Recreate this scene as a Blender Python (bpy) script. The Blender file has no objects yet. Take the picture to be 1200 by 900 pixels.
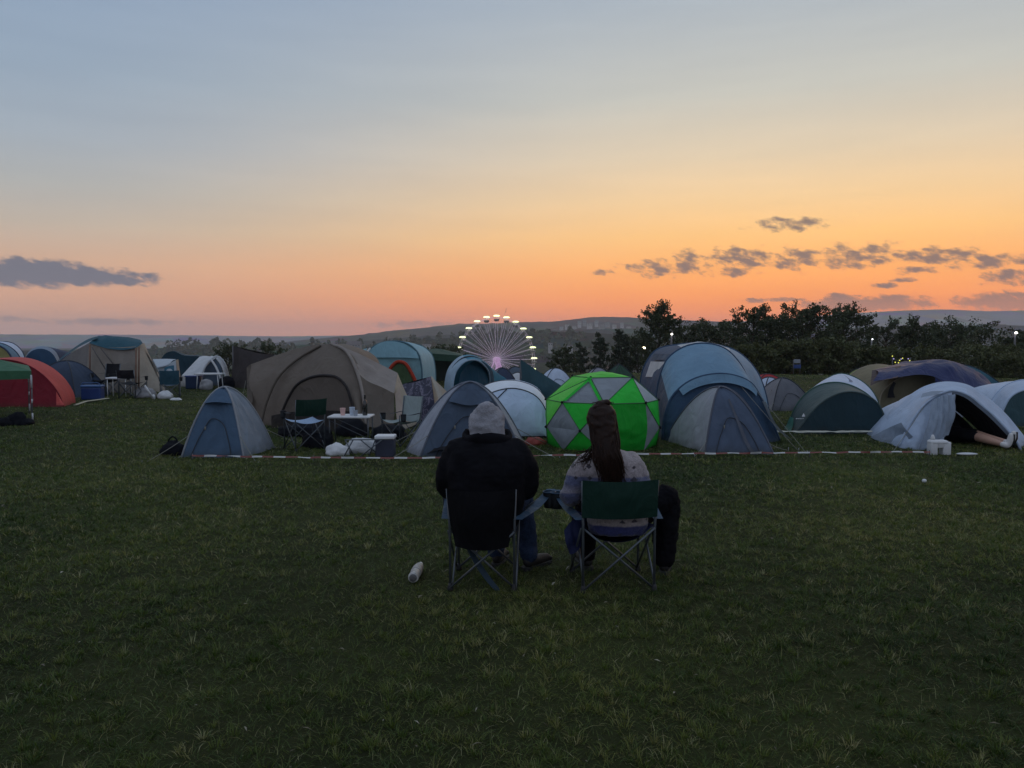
import bpy, bmesh, math, random
import numpy as np
from mathutils import Vector, Matrix, noise

scene = bpy.context.scene
R = math.radians

# ------------------------------------------------------------------ camera
PITCH = R(-3.18)
CAMZ = 1.65
FPX = 901.0
cam_data = bpy.data.cameras.new('camera')
cam_data.sensor_width = 36.0
cam_data.lens = 36.0 * FPX / 1200.0
cam_data.clip_start = 0.05
cam_data.clip_end = 30000.0
cam = bpy.data.objects.new('camera', cam_data)
cam.location = (0, 0, CAMZ)
cam.rotation_euler = (R(90) + PITCH, 0, 0)
scene.collection.objects.link(cam)
scene.camera = cam

# ------------------------------------------------------------------ world: dusk sky
HAZE = 0.00024
SUN_AZ = 21.0      # degrees to the right of the view axis
world = bpy.data.worlds.new('World')
scene.world = world
world.use_nodes = True
wt = world.node_tree
for n in list(wt.nodes):
    wt.nodes.remove(n)


class NT:
    """small helper to write node trees"""
    def __init__(self, tree):
        self.t = tree

    def node(self, kind, **kw):
        n = self.t.nodes.new(kind)
        for k, v in kw.items():
            setattr(n, k, v)
        return n

    def link(self, a, b):
        self.t.links.new(a, b)

    def put(self, sock, v):
        if isinstance(v, bpy.types.NodeSocket):
            self.t.links.new(v, sock)
        else:
            sock.default_value = v

    def math(self, op, a, b=None, c=None, clamp=False):
        n = self.node('ShaderNodeMath', operation=op)
        n.use_clamp = clamp
        self.put(n.inputs[0], a)
        if b is not None:
            self.put(n.inputs[1], b)
        if c is not None:
            self.put(n.inputs[2], c)
        return n.outputs[0]

    def mix(self, f, a, b, mode='MIX'):
        n = self.node('ShaderNodeMix', data_type='RGBA', blend_type=mode)
        self.put(n.inputs[0], f)
        self.put(n.inputs[6], a)
        self.put(n.inputs[7], b)
        return n.outputs[2]

    def ramp(self, f, stops, interp='LINEAR'):
        n = self.node('ShaderNodeValToRGB')
        n.color_ramp.interpolation = interp
        el = n.color_ramp.elements
        while len(el) < len(stops):
            el.new(0.5)
        for e, (p, c) in zip(el, stops):
            e.position = p
            e.color = (c[0], c[1], c[2], 1) if len(c) == 3 else c
        self.put(n.inputs[0], f)
        return n.outputs[0]

    def noise(self, vec, scale, detail=4, rough=0.55, dim='3D'):
        n = self.node('ShaderNodeTexNoise', noise_dimensions=dim)
        self.put(n.inputs['Vector'], vec)
        n.inputs['Scale'].default_value = scale
        n.inputs['Detail'].default_value = detail
        n.inputs['Roughness'].default_value = rough
        return n.outputs['Fac']

    def maprange(self, v, a, b, c=0.0, d=1.0, smooth=True):
        n = self.node('ShaderNodeMapRange')
        n.interpolation_type = 'SMOOTHSTEP' if smooth else 'LINEAR'
        self.put(n.inputs[0], v)
        for i, x in enumerate((a, b, c, d)):
            n.inputs[1 + i].default_value = x
        return n.outputs[0]


def lin(r, g, b):
    f = lambda c: c / 12.92 if c <= 0.04045 else ((c + 0.055) / 1.055) ** 2.4
    return (f(r / 255.0), f(g / 255.0), f(b / 255.0))


def px_dir(px, py):
    """azimuth, elevation (degrees) of a direction in the photograph"""
    x, y = (px - 600) / FPX, -(py - 450) / FPX
    dx, dy, dz = x, math.cos(PITCH) - y * math.sin(PITCH), math.sin(PITCH) + y * math.cos(PITCH)
    l = math.sqrt(dx * dx + dy * dy + dz * dz)
    return math.degrees(math.atan2(dx, dy)), math.degrees(math.asin(dz / l))


S = NT(wt)
tc = S.node('ShaderNodeTexCoord')
sep = S.node('ShaderNodeSeparateXYZ')
S.link(tc.outputs['Generated'], sep.inputs[0])
el = S.math('MULTIPLY', S.math('ARCSINE', sep.outputs[2]), 180 / math.pi)
az = S.math('MULTIPLY', S.math('ARCTAN2', sep.outputs[0], sep.outputs[1]), 180 / math.pi)
# elevation mapped so that the low band has most of the ramp: t = sqrt(el / 90)
tt = S.math('SQRT', S.math('DIVIDE', S.math('MAXIMUM', el, 0.0), 90.0))
T_ = lambda e: math.sqrt(e / 90.0)
SKY_SUN = [(T_(0.0), lin(280, 130, 56)), (T_(1.6), lin(280, 148, 66)), (T_(3.2), lin(278, 166, 78)), (T_(5.2), lin(272, 184, 97)),
           (T_(7.5), lin(263, 203, 126)), (T_(10), lin(248, 208, 154)), (T_(13), lin(226, 205, 174)),
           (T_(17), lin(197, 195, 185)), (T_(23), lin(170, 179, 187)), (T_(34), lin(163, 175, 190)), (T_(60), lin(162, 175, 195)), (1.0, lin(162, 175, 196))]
SKY_SIDE = [(T_(0.0), lin(218, 162, 138)), (T_(1.6), lin(222, 167, 138)), (T_(3.2), lin(222, 169, 137)), (T_(5.2), lin(212, 173, 145)),
            (T_(7.5), lin(190, 176, 161)), (T_(10), lin(173, 174, 172)), (T_(13), lin(158, 169, 180)),
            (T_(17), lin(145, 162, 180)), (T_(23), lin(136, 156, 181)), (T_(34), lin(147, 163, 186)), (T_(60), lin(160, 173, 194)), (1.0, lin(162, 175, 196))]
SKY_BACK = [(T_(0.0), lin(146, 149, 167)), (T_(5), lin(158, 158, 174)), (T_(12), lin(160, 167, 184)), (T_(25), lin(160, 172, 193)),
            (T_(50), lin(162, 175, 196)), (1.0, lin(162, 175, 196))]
c_sun = S.ramp(tt, SKY_SUN)
c_side = S.ramp(tt, SKY_SIDE)
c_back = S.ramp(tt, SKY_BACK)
daz = S.math('ABSOLUTE', S.math('SUBTRACT', az, SUN_AZ))
daz = S.math('MINIMUM', daz, S.math('SUBTRACT', 360.0, daz))
sky = S.mix(S.maprange(daz, 4, 56), c_sun, c_side)
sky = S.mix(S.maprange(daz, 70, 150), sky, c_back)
# faint uneven veil so that the gradient is not perfectly smooth
comb = S.node('ShaderNodeCombineXYZ')
S.put(comb.inputs[0], S.math('MULTIPLY', az, 0.06))
S.put(comb.inputs[1], S.math('MULTIPLY', el, 0.5))
veil = S.noise(comb.outputs[0], 1.0, 5, 0.6)
sky = S.mix(1.0, sky, S.ramp(veil, [(0.25, (0.955, 0.96, 0.97)), (0.75, (1.045, 1.04, 1.03))]), 'MULTIPLY')
# clouds: the small dusk clouds of this evening, as directions in the sky
CLOUDS = [(62, 322, 104, 11, 2.4), (45, 316, 52, 13, 2.2), (10, 321, 74, 13, 2.2), (135, 377, 62, 4.2, 1.2), (15, 374, 28, 3.2),
          (708, 319, 13, 4), (780, 314, 46, 10), (806, 303, 20, 10), (868, 303, 36, 14), (858, 318, 40, 6), (935, 304, 30, 13),
          (990, 301, 36, 13), (1030, 298, 30, 12), (1075, 317, 26, 5), (1108, 300, 34, 10), (1085, 296, 20, 5), (1160, 307, 42, 8), (1192, 324, 34, 9),
          (930, 264, 40, 7), (905, 259, 16, 4), (1035, 335, 14, 4), (1060, 328, 14, 3), (1010, 357, 74, 8, 2.0), (985, 352, 25, 9, 1.6), (1050, 353, 30, 8, 1.6), (1180, 354, 46, 11, 1.8),
          (1122, 352, 10, 5), (480, 380, 50, 4), (900, 352, 40, 3)]
cmb = S.node('ShaderNodeCombineXYZ')
S.put(cmb.inputs[0], S.math('MULTIPLY', az, 1.0))
S.put(cmb.inputs[1], S.math('ADD', S.math('MULTIPLY', el, 2.0), S.math('MULTIPLY', az, 0.35)))
cn = S.noise(cmb.outputs[0], 0.9, 7, 0.62)
mask = None
for (cx, cy, a_, b_, *hard) in CLOUDS:
    u, v = px_dir(cx, cy)
    ua, vb = a_ / 15.0, b_ / 15.0
    du = S.math('MULTIPLY', S.math('SUBTRACT', az, u), 1 / ua)
    dv = S.math('MULTIPLY', S.math('SUBTRACT', el, v), 1 / vb)
    m = S.math('SUBTRACT', 1.0, S.math('ADD', S.math('MULTIPLY', du, du), S.math('MULTIPLY', dv, dv)))
    if hard:
        m = S.math('MULTIPLY', m, hard[0])
    mask = m if mask is None else S.math('MAXIMUM', mask, m)
mask = S.math('MAXIMUM', mask, -2.0)
dens = S.math('ADD', S.math('MULTIPLY', mask, 0.7), S.math('MULTIPLY', S.math('SUBTRACT', cn, 0.49), 4.2))
dens = S.maprange(dens, -0.10, 1.05)
ccol = S.mix(S.maprange(daz, 10, 45), lin(112, 100, 102) + (1,), lin(88, 100, 120) + (1,))
ccol = S.mix(S.maprange(el, 1.6, 3.6), S.mix(0.42, ccol, sky), ccol)
sky = S.mix(S.math('MULTIPLY', dens, 0.88), sky, ccol)
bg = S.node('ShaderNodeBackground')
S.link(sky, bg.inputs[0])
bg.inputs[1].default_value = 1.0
wo = S.node('ShaderNodeOutputWorld')
S.link(bg.outputs[0], wo.inputs[0])
world.cycles.sampling_method = 'MANUAL'
world.cycles.sample_map_resolution = 512

# the sun has just gone below the hills: only a last weak, wide, warm glow from its side
sun_d = bpy.data.lights.new('sun', 'SUN')
sun_d.energy = 0.12
sun_d.angle = R(14)
sun_d.color = (1.0, 0.62, 0.36)
sun = bpy.data.objects.new('sun', sun_d)
sun.rotation_euler = (R(90 - 5), 0, R(180 - SUN_AZ))
scene.collection.objects.link(sun)

scene.view_settings.view_transform = 'Standard'
scene.view_settings.look = 'None'
scene.view_settings.exposure = 0.14
scene.view_settings.gamma = 1.0
scene.view_settings.use_curve_mapping = False
scene.render.engine = 'CYCLES'
scene.cycles.use_denoising = True
scene.cycles.max_bounces = 6
scene.cycles.diffuse_bounces = 3
scene.cycles.volume_bounces = 1
scene.cycles.transparent_max_bounces = 8

# ------------------------------------------------------------------ pixel <-> place
def ray(px, py):
    x, y = (px - 600) / FPX, -(py - 450) / FPX
    return Vector((x, math.cos(PITCH) - y * math.sin(PITCH), math.sin(PITCH) + y * math.cos(PITCH)))


def W(px, py, Y):
    """point at distance Y in front of the camera seen at this pixel"""
    d = ray(px, py)
    t = Y / d.y
    return Vector((t * d.x, Y, CAMZ + t * d.z))


def G(px, py, z=0.0):
    d = ray(px, py)
    t = (z - CAMZ) / d.z
    return Vector((t * d.x, t * d.y, z))


# ------------------------------------------------------------------ object helpers
COL = scene.collection
ORG = {}


def thing(name, label, cat, loc=(0, 0, 0), rotz=0.0, group=None):
    o = bpy.data.objects.new(name, None)
    o.empty_display_size = 0.2
    COL.objects.link(o)
    o.location = loc
    o.rotation_euler = (0, 0, rotz)
    o['label'] = label
    o['category'] = cat
    if group:
        o['group'] = group
    ORG[o.name] = (Vector(loc), rotz)
    return o


def mesh_obj(name, verts, faces, mat, parent=None, smooth=True, world=True, label=None):
    """verts in world space (world=True) or in the thing's own space"""
    me = bpy.data.meshes.new(name)
    if parent is not None and world:
        loc, rz = ORG[parent.name]
        c, s = math.cos(-rz), math.sin(-rz)
        out = []
        for v in verts:
            x, y, z = v[0] - loc.x, v[1] - loc.y, v[2] - loc.z
            out.append((c * x - s * y, s * x + c * y, z))
        verts = out
    me.from_pydata([tuple(v) for v in verts], [], faces)
    if mat is not None:
        me.materials.append(mat)
    if smooth:
        me.polygons.foreach_set('use_smooth', [True] * len(me.polygons))
    me.update()
    o = bpy.data.objects.new(name, me)
    COL.objects.link(o)
    if parent is not None:
        o.parent = parent
        ORG[o.name] = ORG[parent.name]
    else:
        ORG[o.name] = (Vector((0, 0, 0)), 0.0)
    if label:
        o['label'] = label
    return o


def single(o, label, cat, group=None):
    o['label'] = label
    o['category'] = cat
    if group:
        o['group'] = group
    return o


class MB:
    """collects shapes for one mesh"""
    def __init__(self):
        self.v, self.f = [], []

    def add(self, v, f):
        n = len(self.v)
        self.v += [Vector(p) for p in v]
        self.f += [tuple(i + n for i in q) for q in f]
        return self

    def tube(self, path, r, seg=6, caps=True, up=None):
        path = [Vector(p) for p in path]
        n = len(path)
        rs = r if isinstance(r, (list, tuple)) else [r] * n
        rows = []
        prev = None
        for i in range(n):
            t = (path[min(i + 1, n - 1)] - path[max(i - 1, 0)])
            if t.length < 1e-9:
                t = Vector((0, 0, 1))
            t.normalize()
            ref = prev if prev is not None else (Vector((0, 0, 1)) if abs(t.z) < 0.9 else Vector((1, 0, 0)))
            a = (ref - t * ref.dot(t))
            if a.length < 1e-6:
                a = Vector((1, 0, 0)) - t * t.x
            a.normalize()
            prev = a
            b = t.cross(a)
            rr = rs[i]
            ra, rb = rr if isinstance(rr, (list, tuple)) else (rr, rr)
            rows.append([path[i] + a * (ra * math.cos(2 * math.pi * k / seg)) + b * (rb * math.sin(2 * math.pi * k / seg)) for k in range(seg)])
        v = [p for row in rows for p in row]
        f = []
        for i in range(n - 1):
            for k in range(seg):
                f.append((i * seg + k, i * seg + (k + 1) % seg, (i + 1) * seg + (k + 1) % seg, (i + 1) * seg + k))
        if caps:
            f.append(tuple(range(seg))[::-1])
            f.append(tuple((n - 1) * seg + k for k in range(seg)))
        return self.add(v, f)

    def box(self, c, s, rz=0.0, bev=0.0, tilt=None):
        bm = bmesh.new()
        bmesh.ops.create_cube(bm, size=1.0)
        bmesh.ops.scale(bm, vec=Vector(s), verts=bm.verts)
        if bev > 0:
            bmesh.ops.bevel(bm, geom=list(bm.edges), offset=bev, segments=2, affect='EDGES', profile=0.5)
        M = Matrix.Rotation(rz, 3, 'Z')
        if tilt is not None:
            M = M @ Matrix.Rotation(tilt, 3, 'X')
        bm.verts.index_update()
        v = [M @ p.co + Vector(c) for p in bm.verts]
        f = [tuple(q.index for q in fa.verts) for fa in bm.faces]
        bm.free()
        return self.add(v, f)

    def lathe(self, prof, c=(0, 0, 0), seg=16, axis=None):
        """prof: (radius, height) from bottom to top"""
        v, f = [], []
        M = Matrix.Identity(3) if axis is None else Vector((0, 0, 1)).rotation_difference(Vector(axis)).to_matrix()
        for (r, h) in prof:
            for k in range(seg):
                a = 2 * math.pi * k / seg
                v.append(M @ Vector((r * math.cos(a), r * math.sin(a), h)) + Vector(c))
        m = len(prof)
        for i in range(m - 1):
            for k in range(seg):
                f.append((i * seg + k, i * seg + (k + 1) % seg, (i + 1) * seg + (k + 1) % seg, (i + 1) * seg + k))
        f.append(tuple(range(seg))[::-1])
        f.append(tuple((m - 1) * seg + k for k in range(seg)))
        return self.add(v, f)

    def ellipsoid(self, c, r, nu=16, nv=10):
        v, f = [], []
        for i in range(nv + 1):
            th = math.pi * i / nv
            for k in range(nu):
                a = 2 * math.pi * k / nu
                v.append(Vector((c[0] + r[0] * math.sin(th) * math.cos(a), c[1] + r[1] * math.sin(th) * math.sin(a), c[2] - r[2] * math.cos(th))))
        for i in range(nv):
            for k in range(nu):
                f.append((i * nu + k, i * nu + (k + 1) % nu, (i + 1) * nu + (k + 1) % nu, (i + 1) * nu + k))
        return self.add(v, f)

    def build(self, name, mat, parent=None, smooth=True, world=True, label=None):
        return mesh_obj(name, self.v, self.f, mat, parent, smooth, world, label)


def poly(pts, n, closed=False):
    """Catmull-Rom resample of a control polyline to n points"""
    pts = [Vector(p) for p in pts]
    if len(pts) == 2:
        return [pts[0].lerp(pts[1], i / (n - 1)) for i in range(n)]
    L = [0.0]
    for a, b in zip(pts, pts[1:]):
        L.append(L[-1] + max((b - a).length, 1e-6))
    out = []
    for i in range(n):
        s = L[-1] * i / (n - 1)
        k = 0
        while k < len(pts) - 2 and s > L[k + 1]:
            k += 1
        t = (s - L[k]) / (L[k + 1] - L[k])
        p1, p2 = pts[k], pts[k + 1]
        p0 = pts[k - 1] if k > 0 else p1 + (p1 - p2)
        p3 = pts[k + 2] if k + 2 < len(pts) else p2 + (p2 - p1)
        d1, d0, d2 = L[k + 1] - L[k], (L[k] - L[k - 1]) if k > 0 else L[k + 1] - L[k], (L[k + 2] - L[k + 1]) if k + 2 < len(pts) else L[k + 1] - L[k]
        m1 = ((p2 - p1) / d1 * d0 + (p1 - p0) / d0 * d1) / (d0 + d1) * d1
        m2 = ((p3 - p2) / d2 * d1 + (p2 - p1) / d1 * d2) / (d1 + d2) * d1
        t2, t3 = t * t, t * t * t
        out.append(p1 * (2 * t3 - 3 * t2 + 1) + m1 * (t3 - 2 * t2 + t) + p2 * (-2 * t3 + 3 * t2) + m2 * (t3 - t2))
    return out


def sub(pts, a, b, n=24):
    """piece of a resampled polyline between fractions a and b"""
    q = poly(pts, 97)
    i0, i1 = int(round(a * 96)), int(round(b * 96))
    return poly(q[i0:i1 + 1], n)


SEED = [0]


def sheet(name, parent, rows, mat, nu=26, nv=14, bulge=0.0, wr=0.008, fu=5.0, fv=2.0, straight=False, label=None, world=True, pin=True, fold=0.0, foldn=7):
    """cloth lofted through control polylines, with pulled creases"""
    SEED[0] += 1
    sd = SEED[0] * 7.31
    rr = [poly(r, nu) for r in rows]
    cols = []
    for i in range(nu):
        c = [r[i] for r in rr]
        if straight or len(c) == 2:
            if len(c) == 2:
                cols.append(poly(c, nv))
            else:
                o = []
                for j in range(nv):
                    x = j / (nv - 1) * (len(c) - 1)
                    k = min(int(x), len(c) - 2)
                    o.append(c[k].lerp(c[k + 1], x - k))
                cols.append(o)
        else:
            cols.append(poly(c, nv))
    g = [[cols[i][j] for i in range(nu)] for j in range(nv)]
    out = []
    for j in range(nv):
        for i in range(nu):
            p = g[j][i]
            tu = g[j][min(i + 1, nu - 1)] - g[j][max(i - 1, 0)]
            tv = g[min(j + 1, nv - 1)][i] - g[max(j - 1, 0)][i]
            nn = tu.cross(tv)
            if nn.length > 1e-9:
                nn.normalize()
            u, v = i / (nu - 1), j / (nv - 1)
            fd = min(1.0, 5.0 * min(u, 1 - u)) * min(1.0, 5.0 * min(v, 1 - v)) if pin else 1.0
            d = bulge * 4 * u * (1 - u) * (1.0 if not pin else 4 * v * (1 - v)) if bulge else 0.0
            if wr:
                w = noise.noise(Vector((u * fu, v * fv, sd))) + 0.6 * noise.noise(Vector((u * fu * 2.3 + v * 2.0, v * fv * 2.1, sd + 5)))
                w += 1.1 * (0.3 - abs(noise.noise(Vector((u * fu * 0.9 - v * 3.0, v * fv * 0.6 + u * 1.5, sd + 9)))))
                d += wr * w * fd
            if fold:
                d += fold * math.sin(u * foldn * 2 * math.pi + 1.3 * noise.noise(Vector((u * 4, v * 2, sd)))) * (0.35 + 0.65 * v)
            out.append(p + nn * d)
    f = [(j * nu + i, j * nu + i + 1, (j + 1) * nu + i + 1, (j + 1) * nu + i) for j in range(nv - 1) for i in range(nu - 1)]
    return mesh_obj(name, out, f, mat, parent, True, world, label)


def tubeobj(name, parent, path, r, mat, seg=6, n=None, world=True, label=None):
    p = poly(path, n) if n else [Vector(q) for q in path]
    return MB().tube(p, r, seg).build(name, mat, parent, True, world, label)


# ------------------------------------------------------------------ materials
MATS = {}


def new_mat(name):
    m = bpy.data.materials.new(name)
    m.use_nodes = True
    for n in list(m.node_tree.nodes):
        m.node_tree.nodes.remove(n)
    return m, NT(m.node_tree)


def surf(name, rgb, rough=0.6, var=0.12, vscale=6.0, bump=0.0, bscale=40.0, metal=0.0, spec=0.4, transl=0.0, dirt=0.0, emit=None, estr=0.0, alpha=1.0):
    if name in MATS:
        return MATS[name]
    m, t = new_mat(name)
    out = t.node('ShaderNodeOutputMaterial')
    b = t.node('ShaderNodeBsdfPrincipled')
    tcn = t.node('ShaderNodeTexCoord')
    ob = tcn.outputs['Object']
    nz = t.noise(ob, vscale, 5, 0.6)
    lo = tuple(max(0.0, c * (1 - var * 1.6)) for c in rgb)
    hi = tuple(min(1.0, c * (1 + var * 1.6)) for c in rgb)
    col = t.ramp(nz, [(0.25, lo), (0.75, hi)])
    if dirt > 0:
        dz = t.noise(ob, 1.7, 6, 0.7)
        col = t.mix(t.maprange(dz, 0.5, 0.78, 0.0, dirt), col, (0.10, 0.085, 0.06, 1))
    t.link(col, b.inputs['Base Color'])
    b.inputs['Roughness'].default_value = rough
    b.inputs['Metallic'].default_value = metal
    b.inputs['Specular IOR Level'].default_value = spec
    if bump > 0:
        bn = t.node('ShaderNodeBump')
        bn.inputs['Strength'].default_value = 1.0
        bn.inputs['Distance'].default_value = bump
        t.link(t.noise(ob, bscale, 5, 0.6), bn.inputs['Height'])
        t.link(bn.outputs[0], b.inputs['Normal'])
    if emit:
        b.inputs['Emission Color'].default_value = emit + (1,)
        b.inputs['Emission Strength'].default_value = estr
    sh = b.outputs[0]
    if transl > 0:
        tr = t.node('ShaderNodeBsdfTranslucent')
        t.link(col, tr.inputs[0])
        mx = t.node('ShaderNodeMixShader')
        mx.inputs[0].default_value = transl
        t.link(sh, mx.inputs[1])
        t.link(tr.outputs[0], mx.inputs[2])
        sh = mx.outputs[0]
    if alpha < 1.0:
        tp = t.node('ShaderNodeBsdfTransparent')
        mx = t.node('ShaderNodeMixShader')
        mx.inputs[0].default_value = alpha
        t.link(tp.outputs[0], mx.inputs[1])
        t.link(sh, mx.inputs[2])
        sh = mx.outputs[0]
    t.link(sh, out.inputs[0])
    MATS[name] = m
    return m


def fab(name, rgb, transl=0.10, rough=0.62, dirt=0.1):
    """tent nylon: slightly uneven colour, long soft creases, a little light through it"""
    key = 'fabric_' + name
    if key in MATS:
        return MATS[key]
    m, t = new_mat(key)
    out = t.node('ShaderNodeOutputMaterial')
    b = t.node('ShaderNodeBsdfPrincipled')
    tcn = t.node('ShaderNodeTexCoord')
    ob = tcn.outputs['Object']
    nz = t.noise(ob, 2.2, 6, 0.65)
    col = t.ramp(nz, [(0.2, tuple(c * 0.82 for c in rgb)), (0.8, tuple(min(1, c * 1.14) for c in rgb))])
    sp = t.node('ShaderNodeSeparateXYZ')
    t.link(ob, sp.inputs[0])
    # mud and wet splashed up from the ground along the hem
    hem = t.math('ADD', sp.outputs[2], t.math('MULTIPLY', t.noise(ob, 9.0, 4, 0.6), 0.16))
    col = t.mix(t.maprange(hem, 0.06, 0.24, min(0.6, dirt * 4), 0.0), col, (0.05, 0.045, 0.03, 1))
    t.link(col, b.inputs['Base Color'])
    b.inputs['Roughness'].default_value = rough
    b.inputs['Specular IOR Level'].default_value = 0.12
    mp = t.node('ShaderNodeMapping')
    mp.inputs['Scale'].default_value = (1.5, 1.5, 0.9)
    mp.inputs['Rotation'].default_value = (0.5, 0.4, 0.3)
    t.link(ob, mp.inputs[0])
    n1 = t.node('ShaderNodeTexNoise')
    n1.inputs['Scale'].default_value = 2.6
    n1.inputs['Detail'].default_value = 5
    n1.inputs['Roughness'].default_value = 0.5
    n1.inputs['Distortion'].default_value = 1.4
    t.link(mp.outputs[0], n1.inputs['Vector'])
    bn = t.node('ShaderNodeBump')
    bn.inputs['Strength'].default_value = 0.8
    bn.inputs['Distance'].default_value = 0.045
    n2 = t.node('ShaderNodeTexNoise', noise_type='RIDGED_MULTIFRACTAL')
    n2.inputs['Scale'].default_value = 1.5
    n2.inputs['Detail'].default_value = 3
    n2.inputs['Distortion'].default_value = 0.8
    mp2 = t.node('ShaderNodeMapping')
    mp2.inputs['Scale'].default_value = (1.6, 1.2, 0.7)
    mp2.inputs['Rotation'].default_value = (0.3, 0.9, 0.4)
    t.link(ob, mp2.inputs[0])
    t.link(mp2.outputs[0], n2.inputs['Vector'])
    t.link(t.math('ADD', n1.outputs['Fac'], t.math('MULTIPLY', n2.outputs['Fac'], 0.35)), bn.inputs['Height'])
    t.link(bn.outputs[0], b.inputs['Normal'])
    tr = t.node('ShaderNodeBsdfTranslucent')
    t.link(col, tr.inputs[0])
    mx = t.node('ShaderNodeMixShader')
    mx.inputs[0].default_value = transl
    t.link(b.outputs[0], mx.inputs[1])
    t.link(tr.outputs[0], mx.inputs[2])
    t.link(mx.outputs[0], out.inputs[0])
    MATS[key] = m
    return m


def glow(name, rgb, strength):
    if name in MATS:
        return MATS[name]
    m, t = new_mat(name)
    out = t.node('ShaderNodeOutputMaterial')
    e = t.node('ShaderNodeEmission')
    e.inputs[0].default_value = rgb + (1,)
    e.inputs[1].default_value = strength
    t.link(e.outputs[0], out.inputs[0])
    MATS[name] = m
    return m
# ------------------------------------------------------------------ the land
def near_z(x, y):
    """gentle unevenness of the camping field, flat where things stand"""
    d = math.hypot(x, y)
    a = 0.05 * noise.noise(Vector((x * 0.16, y * 0.22, 3.1))) + 0.035 * noise.noise(Vector((x * 0.7, y * 0.8, 8.2))) + 0.018 * noise.noise(Vector((x * 2.1, y * 2.1, 5.2)))
    k = min(1.0, max(0.0, (d - 2.0) / 2.0)) * min(1.0, max(0.0, (13.0 - y) / 3.0)) if y > 0 else 0.3
    for (cx, cy, rr) in ((-0.15, 5.3, 1.3), (0.75, 5.3, 1.3)):
        q = math.hypot(x - cx, y - cy)
        k *= min(1.0, max(0.0, (q - rr * 0.55) / rr))
    if 10.2 < y < 13:
        k *= max(0.0, min(1.0, abs(y - 11.6) - 1.0))
    return a * k


def land_z(x, y):
    if y < 45:
        z = near_z(x, y)
    else:
        z = 0.0
    d = math.hypot(x, y)
    if y > -40:
        s = max(0.0, d - 40.0)
        z -= 30.0 * (1 - math.exp(-(s / 170.0) ** 1.35))
    if d > 200:
        z += 5.0 * noise.noise(Vector((x * 0.0022, y * 0.0022, 1.0))) * min(1, (d - 200) / 300)
    return z


rs = [0.0]
r_ = 0.6
while r_ < 4900:
    rs.append(r_)
    r_ *= 1.045 if r_ > 1.5 else 1.12
NA = 220
verts = [(0, 0, land_z(0, 0))]
for r_ in rs[1:]:
    for k in range(NA):
        a = 2 * math.pi * k / NA
        x, y = r_ * math.sin(a), r_ * math.cos(a)
        verts.append((x, y, land_z(x, y)))
faces = [(0, 1 + (k + 1) % NA, 1 + k) for k in range(NA)]
for i in range(len(rs) - 2):
    for k in range(NA):
        a, b = 1 + i * NA + k, 1 + i * NA + (k + 1) % NA
        faces.append((a, b, b + NA, a + NA))

m, t = new_mat('ground_turf')
out = t.node('ShaderNodeOutputMaterial')
b = t.node('ShaderNodeBsdfPrincipled')
tcn = t.node('ShaderNodeTexCoord')
ob = tcn.outputs['Object']
n_big = t.noise(ob, 0.35, 5, 0.6)
n_mid = t.noise(ob, 2.1, 6, 0.65)
n_fine = t.noise(ob, 28.0, 5, 0.7)
col = t.ramp(n_mid, [(0.25, (0.012, 0.018, 0.006)), (0.55, (0.030, 0.038, 0.012)), (0.8, (0.055, 0.056, 0.022))])
col = t.mix(t.maprange(n_big, 0.4, 0.65), col, (0.052, 0.064, 0.020, 1))
col = t.mix(t.maprange(n_fine, 0.35, 0.7, 0, 0.6), col, (0.028, 0.027, 0.012, 1))
# fields and hedges of the valley far below
geo = t.node('ShaderNodeNewGeometry')
vl = t.node('ShaderNodeVectorMath', operation='LENGTH')
t.link(geo.outputs['Position'], vl.inputs[0])
vor = t.node('ShaderNodeTexVoronoi')
vor.inputs['Scale'].default_value = 0.007
t.link(ob, vor.inputs['Vector'])
fields = t.mix(t.noise(ob, 0.03, 5, 0.6), vor.outputs['Color'], (0.5, 0.5, 0.5, 1))
fields = t.mix(1.0, fields, (0.10, 0.11, 0.07, 1), 'MULTIPLY')
fields = t.mix(t.maprange(t.noise(ob, 0.012, 7, 0.7), 0.47, 0.56), fields, (0.018, 0.022, 0.014, 1))
col = t.mix(t.maprange(vl.outputs['Value'], 60, 160), col, fields)
t.link(col, b.inputs['Base Color'])
b.inputs['Roughness'].default_value = 0.95
b.inputs['Specular IOR Level'].default_value = 0.1
bn = t.node('ShaderNodeBump')
bn.inputs['Distance'].default_value = 0.04
t.link(n_fine, bn.inputs['Height'])
t.link(bn.outputs[0], b.inputs['Normal'])
t.link(b.outputs[0], out.inputs[0])
ground = mesh_obj('ground', verts, faces, m)
ground['kind'] = 'structure'


# hills behind: ridge meshes with real depth
def hill_mat(name, wood, field, scale):
    m, t = new_mat(name)
    out = t.node('ShaderNodeOutputMaterial')
    b = t.node('ShaderNodeBsdfPrincipled')
    tcn = t.node('ShaderNodeTexCoord')
    ob = tcn.outputs['Object']
    mp = t.node('ShaderNodeMapping')
    mp.inputs['Scale'].default_value = (1, 1, 2.4)
    t.link(ob, mp.inputs[0])
    v = t.node('ShaderNodeTexVoronoi')
    v.inputs['Scale'].default_value = scale * 1.5
    t.link(mp.outputs[0], v.inputs['Vector'])
    f = t.mix(1.0, v.outputs['Color'], field + (1,), 'MULTIPLY')
    col = t.mix(t.maprange(t.noise(mp.outputs[0], scale, 7, 0.7), 0.40, 0.60), wood + (1,), f)
    t.link(col, b.inputs['Base Color'])
    b.inputs['Roughness'].default_value = 1.0
    b.inputs['Specular IOR Level'].default_value = 0.0
    t.link(b.outputs[0], out.inputs[0])
    return m


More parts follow.
